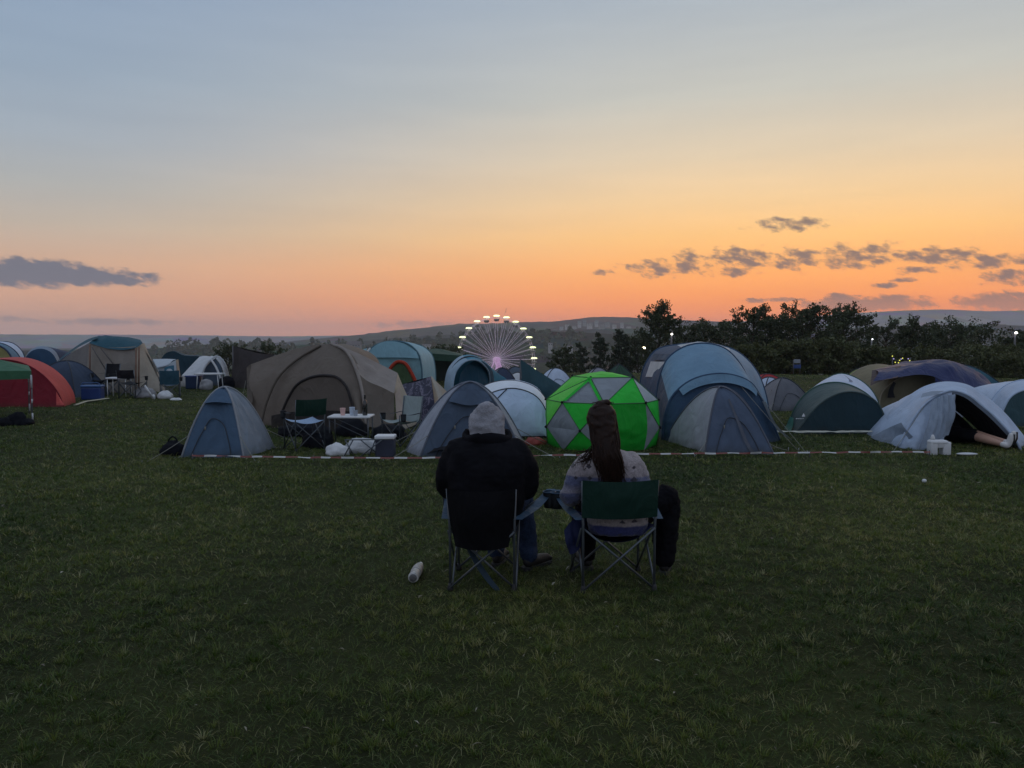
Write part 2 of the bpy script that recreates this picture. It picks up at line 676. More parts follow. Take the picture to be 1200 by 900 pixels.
def ridge(name, sky_pts, Y, depth, mat, base=-34.0, rough=1.0, nx=420, ny=16, back=0.5):
    pts = sorted(sky_pts)
    xs = [p[0] for p in pts]
    ys = [p[1] for p in pts]
    v, f = [], []
    for i in range(nx):
        px = xs[0] + (xs[-1] - xs[0]) * i / (nx - 1)
        py = float(np.interp(px, xs, ys))
        c = W(px, py, Y)
        crest = c.z + rough * (1.1 * noise.noise(Vector((c.x * 0.012, 1.3, Y * 0.1))) + 1.0 * noise.noise(Vector((c.x * 0.05, 7.0, Y))) + 0.8 * abs(noise.noise(Vector((c.x * 0.14, 2.0, Y)))))
        for j in range(ny):
            s = j / (ny - 1)
            if s <= 0.72:
                q = s / 0.72
                y = Y - depth * (1 - q)
                z = base + (crest - base) * (q ** 1.25)
                z += rough * 3.0 * noise.noise(Vector((c.x * 0.006, y * 0.008, 4.0))) * 4 * q * (1 - q)
            else:
                q = (s - 0.72) / 0.28
                y = Y + depth * back * q
                z = crest + (base - crest) * (q ** 1.5)
            x = c.x * y / Y
            v.append((x, y, z))
    for i in range(nx - 1):
        for j in range(ny - 1):
            f.append((i * ny + j, (i + 1) * ny + j, (i + 1) * ny + j + 1, i * ny + j + 1))
    o = mesh_obj(name, v, f, mat)
    o['kind'] = 'structure'
    return o


HM_far_hazy = hill_mat('hill_far_hazy', (0.13, 0.15, 0.17), (0.24, 0.25, 0.25), 0.006)  # distance haze is mixed into these pale, bluish wood and field colours
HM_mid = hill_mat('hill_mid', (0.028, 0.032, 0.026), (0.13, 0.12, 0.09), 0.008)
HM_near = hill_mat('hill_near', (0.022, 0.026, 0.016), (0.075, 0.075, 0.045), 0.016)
# pale plateau far left and the far ridge on the right
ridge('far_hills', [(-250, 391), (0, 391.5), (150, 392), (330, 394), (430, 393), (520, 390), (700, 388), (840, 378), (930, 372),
                    (990, 367), (1050, 363.5), (1110, 362), (1160, 364), (1200, 363), (1480, 361)], 3300, 700, HM_far_hazy, rough=1.2)
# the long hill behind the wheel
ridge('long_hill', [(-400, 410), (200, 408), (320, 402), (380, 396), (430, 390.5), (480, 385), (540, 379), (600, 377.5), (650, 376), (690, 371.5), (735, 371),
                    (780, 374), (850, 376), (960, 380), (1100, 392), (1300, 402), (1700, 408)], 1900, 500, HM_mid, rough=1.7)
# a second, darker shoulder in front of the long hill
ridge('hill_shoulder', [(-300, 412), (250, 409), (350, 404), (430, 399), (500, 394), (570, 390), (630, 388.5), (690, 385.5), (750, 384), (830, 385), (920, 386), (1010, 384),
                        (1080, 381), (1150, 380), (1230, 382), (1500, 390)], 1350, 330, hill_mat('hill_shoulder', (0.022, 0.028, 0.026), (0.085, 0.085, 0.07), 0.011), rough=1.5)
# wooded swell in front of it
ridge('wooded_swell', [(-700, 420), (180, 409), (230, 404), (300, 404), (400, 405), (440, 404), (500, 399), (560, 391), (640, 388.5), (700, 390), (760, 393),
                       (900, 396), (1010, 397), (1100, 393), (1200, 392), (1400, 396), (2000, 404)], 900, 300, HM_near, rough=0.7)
# ------------------------------------------------------------------ grass
rng = np.random.default_rng(11)


def add_attr_mesh(name, co, loops, counts, rnd, mat):
    """mesh from numpy: co (n,3), loops flat vertex ids, counts per face, rnd per vertex grey value"""
    me = bpy.data.meshes.new(name)
    me.vertices.add(len(co))
    me.vertices.foreach_set('co', co.astype(np.float32).ravel())
    me.loops.add(len(loops))
    me.loops.foreach_set('vertex_index', loops.astype(np.int32))
    me.polygons.add(len(counts))
    st = np.concatenate([[0], np.cumsum(counts)[:-1]]).astype(np.int32)
    me.polygons.foreach_set('loop_start', st)
    me.polygons.foreach_set('loop_total', counts.astype(np.int32))
    if rnd is not None:
        at = me.attributes.new('tone', 'FLOAT', 'POINT')
        at.data.foreach_set('value', rnd.astype(np.float32))
    me.materials.append(mat)
    me.update(calc_edges=True)
    o = bpy.data.objects.new(name, me)
    COL.objects.link(o)
    ORG[o.name] = (Vector((0, 0, 0)), 0.0)
    return o


def leaf_mat(name, stops, rough=0.6, transl=0.3, patch=None, spec=0.25):
    m, t = new_mat(name)
    out = t.node('ShaderNodeOutputMaterial')
    b = t.node('ShaderNodeBsdfPrincipled')
    a = t.node('ShaderNodeAttribute', attribute_name='tone')
    col = t.ramp(a.outputs['Fac'], stops)
    if patch:
        geo = t.node('ShaderNodeNewGeometry')
        nz = t.noise(geo.outputs['Position'], patch, 4, 0.6)
        col = t.mix(1.0, col, t.ramp(nz, [(0.32, (0.66, 0.80, 0.66)), (0.68, (1.30, 1.22, 1.12))]), 'MULTIPLY')
    t.link(col, b.inputs['Base Color'])
    b.inputs['Roughness'].default_value = rough
    b.inputs['Specular IOR Level'].default_value = spec
    tr = t.node('ShaderNodeBsdfTranslucent')
    t.link(col, tr.inputs[0])
    mx = t.node('ShaderNodeMixShader')
    mx.inputs[0].default_value = transl
    t.link(b.outputs[0], mx.inputs[1])
    t.link(tr.outputs[0], mx.inputs[2])
    t.link(mx.outputs[0], out.inputs[0])
    return m


GRASS = leaf_mat('grass_blades', [(0.0, (0.014, 0.034, 0.006)), (0.25, (0.042, 0.080, 0.013)), (0.5, (0.092, 0.130, 0.023)), (0.72, (0.145, 0.165, 0.038)), (0.86, (0.18, 0.172, 0.055)), (0.94, (0.25, 0.235, 0.11)), (1.0, (0.34, 0.32, 0.19))], 0.45, 0.30, 0.4, 0.35)


def vnoise(x, y, s, seed):
    """cheap smooth value noise with numpy"""
    r = np.random.default_rng(seed)
    tab = r.random((64, 64))
    xs, ys = x * s + 1000.0, y * s + 1000.0
    xi, yi = np.floor(xs).astype(int), np.floor(ys).astype(int)
    fx, fy = xs - xi, ys - yi
    fx, fy = fx * fx * (3 - 2 * fx), fy * fy * (3 - 2 * fy)
    g = lambda a, b: tab[a % 64, b % 64]
    return (g(xi, yi) * (1 - fx) + g(xi + 1, yi) * fx) * (1 - fy) + (g(xi, yi + 1) * (1 - fx) + g(xi + 1, yi + 1) * fx) * fy


def ground_at(x, y):
    """height of the ground under many points, read off a fine table of land_z"""
    gx = np.arange(-30, 30.01, 0.15)
    gy = np.arange(1.8, 41.0, 0.15)
    tab = ground_at.tab if hasattr(ground_at, 'tab') else np.array([[land_z(a, b_) if abs(a) < 0.8 * b_ + 3 else 0.0 for b_ in gy] for a in gx])
    ground_at.tab = tab
    u, v = (x + 30) / 0.15, (y - 1.8) / 0.15
    i, j = np.clip(u.astype(int), 0, len(gx) - 2), np.clip(v.astype(int), 0, len(gy) - 2)
    fu, fv = u - i, v - j
    return (tab[i, j] * (1 - fu) + tab[i + 1, j] * fu) * (1 - fv) + (tab[i, j + 1] * (1 - fu) + tab[i + 1, j + 1] * fu) * fv


def scatter(y0, y1, dn):
    half = 0.70 * y1 + 2.0
    n = int((y1 - y0) * 2 * half * dn)
    x = rng.uniform(-half, half, n)
    y = rng.uniform(y0, y1, n)
    keep = np.abs(x) < 0.70 * y + 2.0
    return x[keep], y[keep]


# turf grows in tufts with dark gaps between them; each tuft has its own colour and height
P_, H_, T_N, LD_, LN_ = [], [], [], [], []
for (y0, y1, td, nb) in ((2.2, 3.6, 165, 28), (3.6, 5, 155, 25), (5, 7, 140, 19), (7, 9.5, 110, 15), (9.5, 13, 85, 11), (13, 18, 46, 9), (18, 26, 20, 7), (26, 40, 8, 7)):
    x, y = scatter(y0, y1, td)
    pat = vnoise(x, y, 0.9, 2)
    keep = rng.random(len(x)) < 0.30 + 1.0 * pat
    x, y, pat = x[keep], y[keep], pat[keep]
    m = len(x)
    th = 0.55 + 0.6 * rng.random(m) ** 1.5
    tt_ = np.clip(0.55 * rng.random(m) ** 1.1 + 0.5 * vnoise(x, y, 0.45, 6) - 0.08, 0, 0.86)
    straw = rng.random(m) < 0.05 + 0.10 * vnoise(x, y, 0.6, 7)
    tt_[straw] = 0.84 + 0.1 * rng.random(straw.sum())
    tr_ = (0.018 + 0.035 * rng.random(m)) * (1 if y1 < 8 else 1.6)
    a = rng.random((m, nb)) * 2 * np.pi
    q = np.abs(rng.normal(0, 0.62, (m, nb)))
    bx = x[:, None] + np.cos(a) * q * tr_[:, None]
    by = y[:, None] + np.sin(a) * q * tr_[:, None]
    P_.append(np.stack([bx.ravel(), by.ravel()], 1))
    hh = (0.026 + 0.040 * rng.random((m, nb))) * th[:, None] * np.maximum(0.45, 1.15 - 0.35 * q)
    H_.append(hh.ravel())
    T_N.append(np.clip(tt_[:, None] + rng.normal(0, 0.09, (m, nb)), 0, 1).ravel())
    LD_.append((a + rng.normal(0, 0.7, (m, nb)) + 0.0).ravel())
    LN_.append((hh * (0.35 + 0.9 * q + 0.3 * rng.random((m, nb)))).ravel())
# short matted growth in between
for (y0, y1, dn) in ((2.2, 3.6, 2500), (3.6, 5, 2200), (5, 7, 1800), (7, 10, 1200), (10, 14, 620), (14, 22, 180), (22, 40, 45)):
    x, y = scatter(y0, y1, dn)
    m = len(x)
    P_.append(np.stack([x, y], 1))
    hh = 0.014 + 0.030 * rng.random(m)
    H_.append(hh)
    tz_ = 0.40 * rng.random(m) + 0.4 * vnoise(x, y, 0.45, 6)
    dr_ = rng.random(m) < 0.12
    tz_[dr_] = 0.88 + 0.12 * rng.random(dr_.sum())
    T_N.append(np.clip(tz_, 0, 1))
    LD_.append(rng.random(m) * 2 * np.pi)
    LN_.append(hh * (0.8 + 1.8 * rng.random(m)))
gp = np.concatenate(P_)
n = len(gp)
hgt, tone, lean_dir, lean = np.concatenate(H_), np.concatenate(T_N), np.concatenate(LD_), np.concatenate(LN_)
dist = np.hypot(gp[:, 0], gp[:, 1])
stalk = rng.random(n) > 0.994
hgt[stalk] *= 2.1
lean[stalk] *= 0.8
tone[stalk] = 0.86 + 0.12 * rng.random(stalk.sum())
wid = (0.0017 + 0.0020 * rng.random(n)) * np.maximum(1.0, dist / 4.5)
wid[stalk] *= 0.7
ang = rng.random(n) * 2 * np.pi
zb = ground_at(gp[:, 0], gp[:, 1]) - 0.006
px_, py_ = np.cos(ang) * wid / 2, np.sin(ang) * wid / 2
lx, ly = np.cos(lean_dir) * lean, np.sin(lean_dir) * lean
co = np.zeros((n, 5, 3))
co[:, 0] = np.stack([gp[:, 0] - px_, gp[:, 1] - py_, zb], 1)
co[:, 1] = np.stack([gp[:, 0] + px_, gp[:, 1] + py_, zb], 1)
co[:, 2] = np.stack([gp[:, 0] + px_ * .8 + lx * .4, gp[:, 1] + py_ * .8 + ly * .4, zb + hgt * .62], 1)
co[:, 3] = np.stack([gp[:, 0] - px_ * .8 + lx * .4, gp[:, 1] - py_ * .8 + ly * .4, zb + hgt * .62], 1)
co[:, 4] = np.stack([gp[:, 0] + lx, gp[:, 1] + ly, zb + hgt * (0.98 - 0.25 * rng.random(n))], 1)
base = (np.arange(n) * 5)[:, None]
loops = (base + np.array([[0, 1, 2, 3, 3, 2, 4]])).ravel()
counts = np.tile([4, 3], n)
grass = add_attr_mesh('grass', co.reshape(-1, 3), loops, counts, np.repeat(tone, 5), GRASS)
grass['kind'] = 'stuff'
grass['label'] = 'short matted dusk green grass of the camping field with dry stalks'
grass['category'] = 'grass'

# dead leaves and bits of straw lying on the turf close to the camera
n = 220
yy = 2.4 + 6.5 * rng.random(n) ** 1.4
xx = rng.uniform(-1, 1, n) * (0.7 * yy + 0.3)
L = 0.008 + 0.022 * rng.random(n) ** 2.5
wv = L * (0.16 + 0.25 * rng.random(n))
a = rng.random(n) * 2 * np.pi
zz = np.array([land_z(x, y) for x, y in zip(xx, yy)]) + 0.022 + 0.02 * rng.random(n)
dx, dy = np.cos(a), np.sin(a)
tz = rng.normal(0, 0.3, n) * L
cu = 0.25 * L
co = np.zeros((n, 6, 3))
for k, (s, w_) in enumerate(((-1, 0.15), (-1, -0.15), (0, -1), (0, 1), (1, 0.12), (1, -0.12))):
    co[:, k] = np.stack([xx + dx * L * s - dy * wv * w_, yy + dy * L * s + dx * wv * w_, zz + tz * s + (cu if s == 0 else 0)], 1)
loops = ((np.arange(n) * 6)[:, None] + np.array([[0, 1, 2, 3, 3, 2, 5, 4]])).ravel()
litter = add_attr_mesh('dead_leaves', co.reshape(-1, 3), loops, np.tile([4, 4], n), np.repeat(rng.random(n), 6),
                       leaf_mat('dead_leaf', [(0.0, (0.08, 0.07, 0.045)), (0.7, (0.18, 0.16, 0.11)), (1.0, (0.36, 0.34, 0.28))], 0.7, 0.1))
litter['kind'] = 'stuff'
litter['label'] = 'dead leaves and straw bits scattered on the grass near the camera'
litter['category'] = 'leaves'


# ------------------------------------------------------------------ trees
BARK = surf('bark', (0.05, 0.042, 0.032), 0.95, 0.25, 6, 0.02, 12)
LEAF = [leaf_mat('leaf_dark', [(0.0, (0.028, 0.040, 0.017)), (0.6, (0.058, 0.074, 0.032)), (1.0, (0.092, 0.105, 0.046))], 0.6, 0.12),
        leaf_mat('leaf_olive', [(0.0, (0.038, 0.050, 0.016)), (0.6, (0.080, 0.090, 0.032)), (1.0, (0.115, 0.122, 0.050))], 0.6, 0.12),
        leaf_mat('leaf_conifer', [(0.0, (0.025, 0.036, 0.022)), (1.0, (0.065, 0.082, 0.045))], 0.6, 0.06)]


def crown_mesh(name, centers, size, tone, mat, parent, seed, elong=1.8):
    r = np.random.default_rng(seed)
    n = len(centers)
    d1 = r.normal(size=(n, 3)); d1[:, 2] += 0.35; d1 /= np.linalg.norm(d1, axis=1)[:, None]
    d2 = r.normal(size=(n, 3)); d2 -= d1 * (d1 * d2).sum(1)[:, None]; d2 /= np.linalg.norm(d2, axis=1)[:, None]
    s = size * (0.55 + 0.9 * r.random(n))[:, None]
    a, b_ = d1 * s * elong * 0.5, d2 * s * 0.5
    co = np.zeros((n, 4, 3))
    co[:, 0] = centers - a
    co[:, 1] = centers + b_ * 0.9 - a * 0.1
    co[:, 2] = centers + a
    co[:, 3] = centers - b_ * 0.9 - a * 0.1
    loops = np.arange(n * 4)
    o = add_attr_mesh(name, co.reshape(-1, 3), loops, np.full(n, 4), np.repeat(tone, 4), mat)
    o.parent = parent
    return o


def tree(label, px, top, hw, Y, seed, kind=0, wind=0.12, leafs=5200, leaf=0.15, low=0.1, narrow=False, group='trees beyond the tents', name='tree', cat='tree', tuft=0.0):
    r = random.Random(seed)
    nr = np.random.default_rng(seed)
    x = W(px, top, Y).x
    zt = W(px, top, Y).z
    z0 = land_z(x, Y) - 0.15
    h = zt - z0
    rad = hw * Y / FPX
    root = thing(name, label, cat, (x, Y, z0), 0, group)
    tr = MB()
    top_r = 0.012 * h + 0.03
    lean = wind * h * 0.25
    trunk = [Vector((lean * (i / 7.0) ** 1.6 + 0.03 * h * noise.noise(Vector((i * 0.7, seed, 1))), 0.03 * h * noise.noise(Vector((i * 0.7, seed, 5))), h * 0.93 * i / 7.0)) for i in range(8)]
    tr.tube(trunk, [max(0.02, (0.022 * h + 0.03) * (1 - 0.88 * i / 7.0)) for i in range(8)], 7)
    nl = 30 if not narrow else 26
    cents, tones = [], []
    for i in range(nl):
        f = low + (0.97 - low) * ((i + r.random()) / nl)
        k = f * 7
        p0 = trunk[min(int(k), 6)].lerp(trunk[min(int(k) + 1, 7)], k - int(k)) if f < 0.93 else trunk[7]
        if narrow:
            reach = rad * (1.05 - 0.85 * f ** 1.3) * (0.7 + 0.4 * r.random())
            up = 0.25
        else:
            reach = rad * max(0.18, math.sin(math.pi * min(1, (f * 0.86 + 0.12))) ** 0.55) * (0.62 + 0.5 * r.random())
            up = 0.35 + 0.7 * f
        a = 2.399 * i + r.random() * 0.8
        d = Vector((math.cos(a) + wind, math.sin(a), 0))
        tip = p0 + d * reach + Vector((0, 0, reach * up * 0.8))
        if tip.z > h * 1.02:
            tip.z = h * (0.97 + 0.06 * r.random())
        mid = p0.lerp(tip, 0.5) + Vector((0, 0, reach * 0.12))
        tr.tube([p0, mid, tip], [0.010 * h * (1 - 0.6 * f) + 0.012, 0.006 * h * (1 - 0.6 * f) + 0.01, 0.008], 5)
        # twigs and leaf sprays; sprays point upward and with the wind
        sprays = 6
        for s in range(sprays):
            q = p0.lerp(mid, 0.5) if s == 0 else mid.lerp(tip, s / (sprays - 1))
            sp_d = Vector((r.gauss(0, .6) + d.x * .5 + wind, r.gauss(0, .6) + d.y * .5, 0.5 + 0.6 * r.random()))
            sp_d.normalize()
            ln = rad * (0.18 + 0.34 * r.random()) * (0.75 if narrow else 1.0)
            tr.tube([q, q + sp_d * ln], [0.012, 0.005], 4)
            m = max(6, int(1.7 * leafs / (nl * sprays)))
            tpos = nr.random(m) ** 0.8
            cc = np.array(q)[None] + np.array(sp_d)[None] * (tpos * ln * 1.15)[:, None] + nr.normal(0, 1, (m, 3)) * (ln * (0.27 - 0.19 * tpos))[:, None]
            cents.append(cc)
            tones.append(np.clip(nr.random(m) * 0.6 + 0.35 * r.random(), 0, 1))
    if tuft > 0:
        for s in range(7):
            q = Vector((trunk[7].x + r.gauss(0, .12 * rad), r.gauss(0, .12 * rad), h * (0.80 + 0.2 * s / 6)))
            m = int(leafs * tuft / 7)
            cents.append(np.array(q)[None] + nr.normal(0, 1, (m, 3)) * np.array([[rad * 0.13, rad * 0.13, h * 0.04]]))
            tones.append(nr.random(m))
    cents = np.concatenate(cents)
    cents = cents[cents[:, 2] > 0.15]
    k_ = h / np.percentile(cents[:, 2], 99.6)          # the topmost leaves end at the tree's height
    cents[:, 2] *= k_
    for v_ in tr.v:
        v_.z *= k_
    tr.build('trunk', BARK, root, True, False)
    crown_mesh('crown', cents, leaf * 0.66, np.concatenate(tones)[:len(cents)], LEAF[kind], root, seed + 3)
    return root


tree('tallest tree of the belt, with a narrow tuft on top, behind the blue tunnel tent', 772, 354, 26, 62, 1, 0, 0.05, 6400, 0.15, 0.1, False, tuft=0.16)
tree('round dark tree just right of the tallest one', 806, 376, 32, 66, 2, 0)
tree('feathery dark tree above the right shoulder of the blue tunnel tent', 842, 375, 30, 64, 3, 0)
tree('dark tree at the left end of the high clump right of the blue tunnel tent', 881, 359, 30, 58, 4, 0, 0.15, 6900)
tree('second crown of the high clump, with a ragged top', 911, 364, 27, 60, 5, 0, 0.15)
tree('widest and fullest crown of the high clump of trees', 942, 356, 36, 57, 6, 0, 0.15, 7800)
tree('tree leaning right at the right end of the high clump', 984, 358, 34, 59, 7, 0, 0.3, 7200)
tree('thin open tree with sky showing through, right of the high clump', 1036, 374, 30, 62, 8, 0, 0.2, 3900)
tree('slim tree above the peak of the dark blue tarpaulin', 1066, 372, 24, 60, 9, 0, 0.1, 4200)
tree('broad olive tree right of the peak of the dark blue tarpaulin', 1112, 374, 44, 58, 10, 0, 0.1, 7800)
tree('low dark tree near the right edge of the photo', 1158, 402, 38, 52, 11, 1, 0.1, 6300)
tree('dark tree cut by the right edge of the photo', 1197, 388, 30, 56, 12, 0, 0.1, 6000)
tree('low olive bush in front of the belt, just right of the blue tunnel tent', 876, 404, 24, 45, 13, 1, 0.05, 3200, 0.16, 0.02)
tree('low olive bush below the high clump, above the grey tent', 922, 398, 30, 46, 14, 1, 0.05, 3600, 0.16, 0.02)
tree('low olive bush above the dark green tent with the white mark', 972, 396, 34, 46, 15, 1, 0.05, 3800, 0.16, 0.02)
tree('low bush left of the dark blue tarpaulin tent', 1022, 404, 30, 47, 16, 1, 0.05, 3400, 0.16, 0.02)
tree('low bush above the teal tent by the right edge', 1178, 412, 34, 46, 17, 1, 0.05, 3400, 0.16, 0.02)
tree('bush behind the dark blue tarpaulin tent', 1085, 406, 36, 48, 18, 1, 0.05, 3600, 0.16, 0.02)
tree('small round tree right of the wheel, left of the pointed trees', 661, 407, 17, 75, 19, 0, 0.0, 2600, 0.2, 0.02)
tree('small pointed tree between the wheel and the street lamp', 681, 402, 15, 78, 20, 2, 0.0, 2400, 0.18, 0.02, True)
tree('pointed conifer, left one of the pair above the green dome', 704, 391, 15, 70, 21, 2, 0.0, 3000, 0.18, 0.02, True)
tree('taller pointed conifer, right one of the pair above the green dome', 728, 387, 17, 70, 22, 2, 0.0, 3200, 0.18, 0.02, True)
tree('dark tree behind the street lamp', 748, 390, 26, 72, 23, 0, 0.0, 3600, 0.2, 0.02)
tree('low dark bush below the hub of the wheel', 606, 430, 13, 66, 24, 0, 0.0, 2600, 0.2, 0.02)
tree('dark bush behind the blue pop-up tent, left of the wheel', 522, 404, 26, 80, 25, 0, 0.0, 3400, 0.22, 0.02)
tree('dark bush between the white frame tent and the brown tarpaulin', 268, 403, 22, 80, 26, 0, 0.0, 3600, 0.22, 0.02)
tree('low dark tree above the brown tarpaulin on the left', 312, 402, 24, 95, 27, 0, 0.0, 3400, 0.24, 0.02)
tree('low dark tree seen behind the dark green gazebo roof', 488, 408, 22, 90, 28, 0, 0.0, 2600, 0.24, 0.02)


# far woods that read as one mass: on the swell and along the valley
def wood(name, label, spots, seed, leaf):
    r = np.random.default_rng(seed)
    cents, tones = [], []
    for (x, y, hh, ww) in spots:
        z0 = -34.0
        m = 46
        th = r.random(m) * 2 * np.pi
        q = r.random(m) ** 0.5
        zz = r.random(m)
        prof = np.sqrt(np.maximum(0.05, 1 - zz ** 1.8))
        cents.append(np.stack([x + np.cos(th) * q * ww * prof, y + np.sin(th) * q * ww * prof, hh[0] + zz * (hh[1] - hh[0])], 1))
        tones.append(np.clip(r.random(m) * 0.7 + 0.3 * r.random(), 0, 1))
    c = np.concatenate(cents)
    o = crown_mesh(name, c, leaf, np.concatenate(tones), LEAF[0], None, seed + 1, 1.2)
    o['kind'] = 'stuff'
    o['label'] = label
    o['category'] = 'woodland'
    return o


rw = random.Random(5)
sp = []
for i in range(420):      # woods along the crest and face of the swell
    px = rw.uniform(150, 1260)
    crest = float(np.interp(px, [150, 230, 300, 400, 440, 500, 560, 640, 700, 760, 900, 1010, 1100, 1200, 1260], [412, 404, 404, 405, 404, 399, 391, 388.5, 390, 393, 396, 397, 393, 392, 393]))
    Y = 890 - 200 * rw.random() ** 1.5
    q = (Y - 600) / 300.0
    zc = W(px, crest, 900).z
    zg = -34 + (zc + 34) * max(0.0, q) ** 1.25
    hgt_ = 5 + 6 * rw.random()
    sp.append((W(px, crest, Y).x, Y, (zg - 3, zg + hgt_), 4 + 4 * rw.random()))
wood('far_wood', 'hazy wood covering the low swell in front of the long hill', sp, 31, 3.0)
sp = []
for i in range(300):      # hedges and copses down in the valley
    px = rw.uniform(120, 1250)
    Y = rw.uniform(230, 560)
    x = W(px, 420, Y).x
    zg = land_z(x, Y)
    sp.append((x, Y, (zg - 1, zg + 5 + 6 * rw.random()), 3 + 4 * rw.random()))
wood('valley_wood', 'dark hedges and copses in the valley behind the tents', sp, 37, 1.8)
# ------------------------------------------------------------------ big wheel of the fair
GOND = glow('gondola_roof_lamp', (0.86, 0.95, 0.50), 2.0)
SPOKE = surf('lit_spoke', (0.6, 0.55, 0.62), 0.5, 0.05, 2, emit=(0.62, 0.45, 0.68), estr=0.34)
HUBM = surf('lit_hub', (0.6, 0.45, 0.6), 0.5, 0.2, 0.6, emit=(0.72, 0.36, 0.70), estr=0.26)
CABIN = surf('gondola_cabin', (0.22, 0.21, 0.22), 0.5, 0.2, 2)
WY = 360.0
hub = W(582, 421.5, WY)
WR = 50.0 * WY / FPX
wheel = thing('ferris_wheel', 'lit big wheel with pale yellow gondola roofs and violet spokes on the skyline', 'ferris wheel', (hub.x, WY, -30.0), R(27))
hz = hub.z + 30.0
for k in range(24):
    a = 2 * math.pi * k / 24 + R(90)
    ca, sa = math.cos(a), math.sin(a)
    for s in (-1, 1):
        MB().tube([(ca * 1.2, s * 1.6, hz + sa * 1.2), (ca * WR, s * 1.0, hz + sa * WR)], 0.055, 5).build('spoke', SPOKE, wheel, True, False)
    am_ = a + math.pi / 24
    MB().tube([(math.cos(am_) * 1.2, -1.6, hz + math.sin(am_) * 1.2), (math.cos(am_) * WR * .98, -1.0, hz + math.sin(am_) * WR * .98)], 0.045, 5).build('spoke', SPOKE, wheel, True, False)
    c = Vector((ca * WR, 0, hz + sa * WR))
    g = MB().lathe([(0.75, -2.1), (1.25, -1.75), (1.35, -1.0), (1.25, -0.95), (0.2, -0.9)], c, 10)
    for q in range(4):
        aa = math.pi / 4 + q * math.pi / 2
        g.tube([c + Vector((1.2 * math.cos(aa), 1.2 * math.sin(aa), -1.0)), c + Vector((1.3 * math.cos(aa), 1.3 * math.sin(aa), 0.35))], 0.07, 4)
    # two riders' shapes are too far to see; the cabin tub hangs from its roof
    gd = g.build('gondola', CABIN, wheel, True, False)
    MB().lathe([(1.45, 0.25), (1.5, 0.35), (1.4, 0.7), (0.9, 0.9), (0.1, 0.95)], c, 12).build('gondola_roof', GOND, gd, True, False)
for s in (-1, 1):
    MB().tube([(WR * 0.985 * math.cos(2 * math.pi * i / 60), s * 1.0, hz + WR * 0.985 * math.sin(2 * math.pi * i / 60)) for i in range(61)], 0.07, 4, False).build('rim', SPOKE, wheel, True, False)
    for q in (-1, 1):
        MB().tube([(0, s * 1.9, hz), (q * 8.5, s * 6.0, 0)], 0.32, 6).build('support_leg', HUBM, wheel, True, False)
MB().lathe([(0.6, -2.0), (1.1, -1.9), (1.3, -0.6), (1.3, 0.6), (1.1, 1.9), (0.6, 2.0)], (0, 0, hz), 16, (0, 1, 0)).build('hub', HUBM, wheel, True, False)
MB().box((0, -2.4, hz - 4.6), (1.3, 0.7, 7.0), 0, 0.2).build('light_column', HUBM, wheel, False, False)
MB().tube([W(594, 366, WY) - Vector((hub.x, WY, -30)), W(594.5, 360.5, WY) - Vector((hub.x, WY, -30))], 0.1, 5).build('mast', CABIN, wheel, True, False)

# ------------------------------------------------------------------ far houses on the long hill and in the valley
WALLW = surf('far_wall_white', (0.40, 0.39, 0.38), 0.9, 0.15, 0.3)
WALLG = surf('far_wall_grey', (0.22, 0.22, 0.22), 0.9, 0.1, 0.3)
ROOFM = surf('far_roof', (0.12, 0.10, 0.10), 0.9, 0.1, 0.3)
GLASSD = surf('far_window', (0.03, 0.035, 0.045), 0.2, 0.1, 0.3)


def house(label, px, py, wpx, hpx, Y, mat, flat=True, nwin=3, rows=2, rz=0.0):
    c = W(px, py, Y)
    w, h = wpx * Y / FPX, hpx * Y / FPX
    d = w * 0.6
    o = thing('building', label, 'building', (c.x, Y, c.z - h / 2 - 6.0), rz, 'far buildings')
    H = h + 6.0
    MB().box((0, 0, H / 2), (w, d, H), 0, 0).build('wall', mat, o, False, False)
    if flat:
        MB().box((0, 0, H + 0.25), (w * 1.03, d * 1.05, 0.5), 0, 0).build('roof', ROOFM, o, False, False)
    else:
        v = [(-w * .53, -d * .55, H), (w * .53, -d * .55, H), (w * .53, d * .55, H), (-w * .53, d * .55, H), (-w * .53, 0, H + d * .4), (w * .53, 0, H + d * .4)]
        f = [(0, 1, 5, 4), (2, 3, 4, 5), (0, 4, 3), (1, 2, 5), (3, 2, 1, 0)]
        mesh_obj('roof', v, f, ROOFM, o, False, False)
    for j in range(rows):
        for i in range(nwin):
            x = -w / 2 + w * (i + 0.5) / nwin
            z = 6.0 + h * (j + 0.55) / rows
            MB().box((x, -d / 2 - 0.05, z), (w / nwin * 0.45, 0.2, h / rows * 0.42)).build('window', GLASSD, o, False, False)


rhh = random.Random(3)
TOWN = [(658, 384, 4, 2.5, 'leftmost pale block of the town on the long hill'), (665, 382, 5, 3, 'second pale block from the left in the hillside town'),
        (673, 384, 5, 2.5, 'low block left of the tall ones in the hillside town'), (679, 379, 4, 4, 'narrow tall block in the middle of the hillside town'),
        (685, 377, 4, 4, 'highest block of the hillside town'), (691, 381, 6, 3, 'long pale block below the highest one in the hillside town'),
        (699, 378, 4, 4, 'pale block just right of the highest one in the hillside town'), (705, 383, 6, 2.5, 'long low block in the right half of the hillside town'),
        (712, 379, 5, 3.4, 'square pale block in the right half of the hillside town'), (720, 382, 5, 3, 'third block from the right end of the hillside town'),
        (729, 380, 4, 3, 'second block from the right end of the hillside town'), (737, 384, 5, 2.5, 'rightmost block of the hillside town'),
        (650, 388, 4, 2, 'lone small block left of and below the hillside town'), (745, 388, 4, 2, 'lone small block right of and below the hillside town')]
for (x_, y_, w_, h_, lb_) in TOWN:
    house(lb_, x_, y_, w_, h_, 1690 + rhh.uniform(-30, 60), WALLW if rhh.random() < .6 else WALLG, rhh.random() < .5, 3, 2, rhh.uniform(-.3, .3))
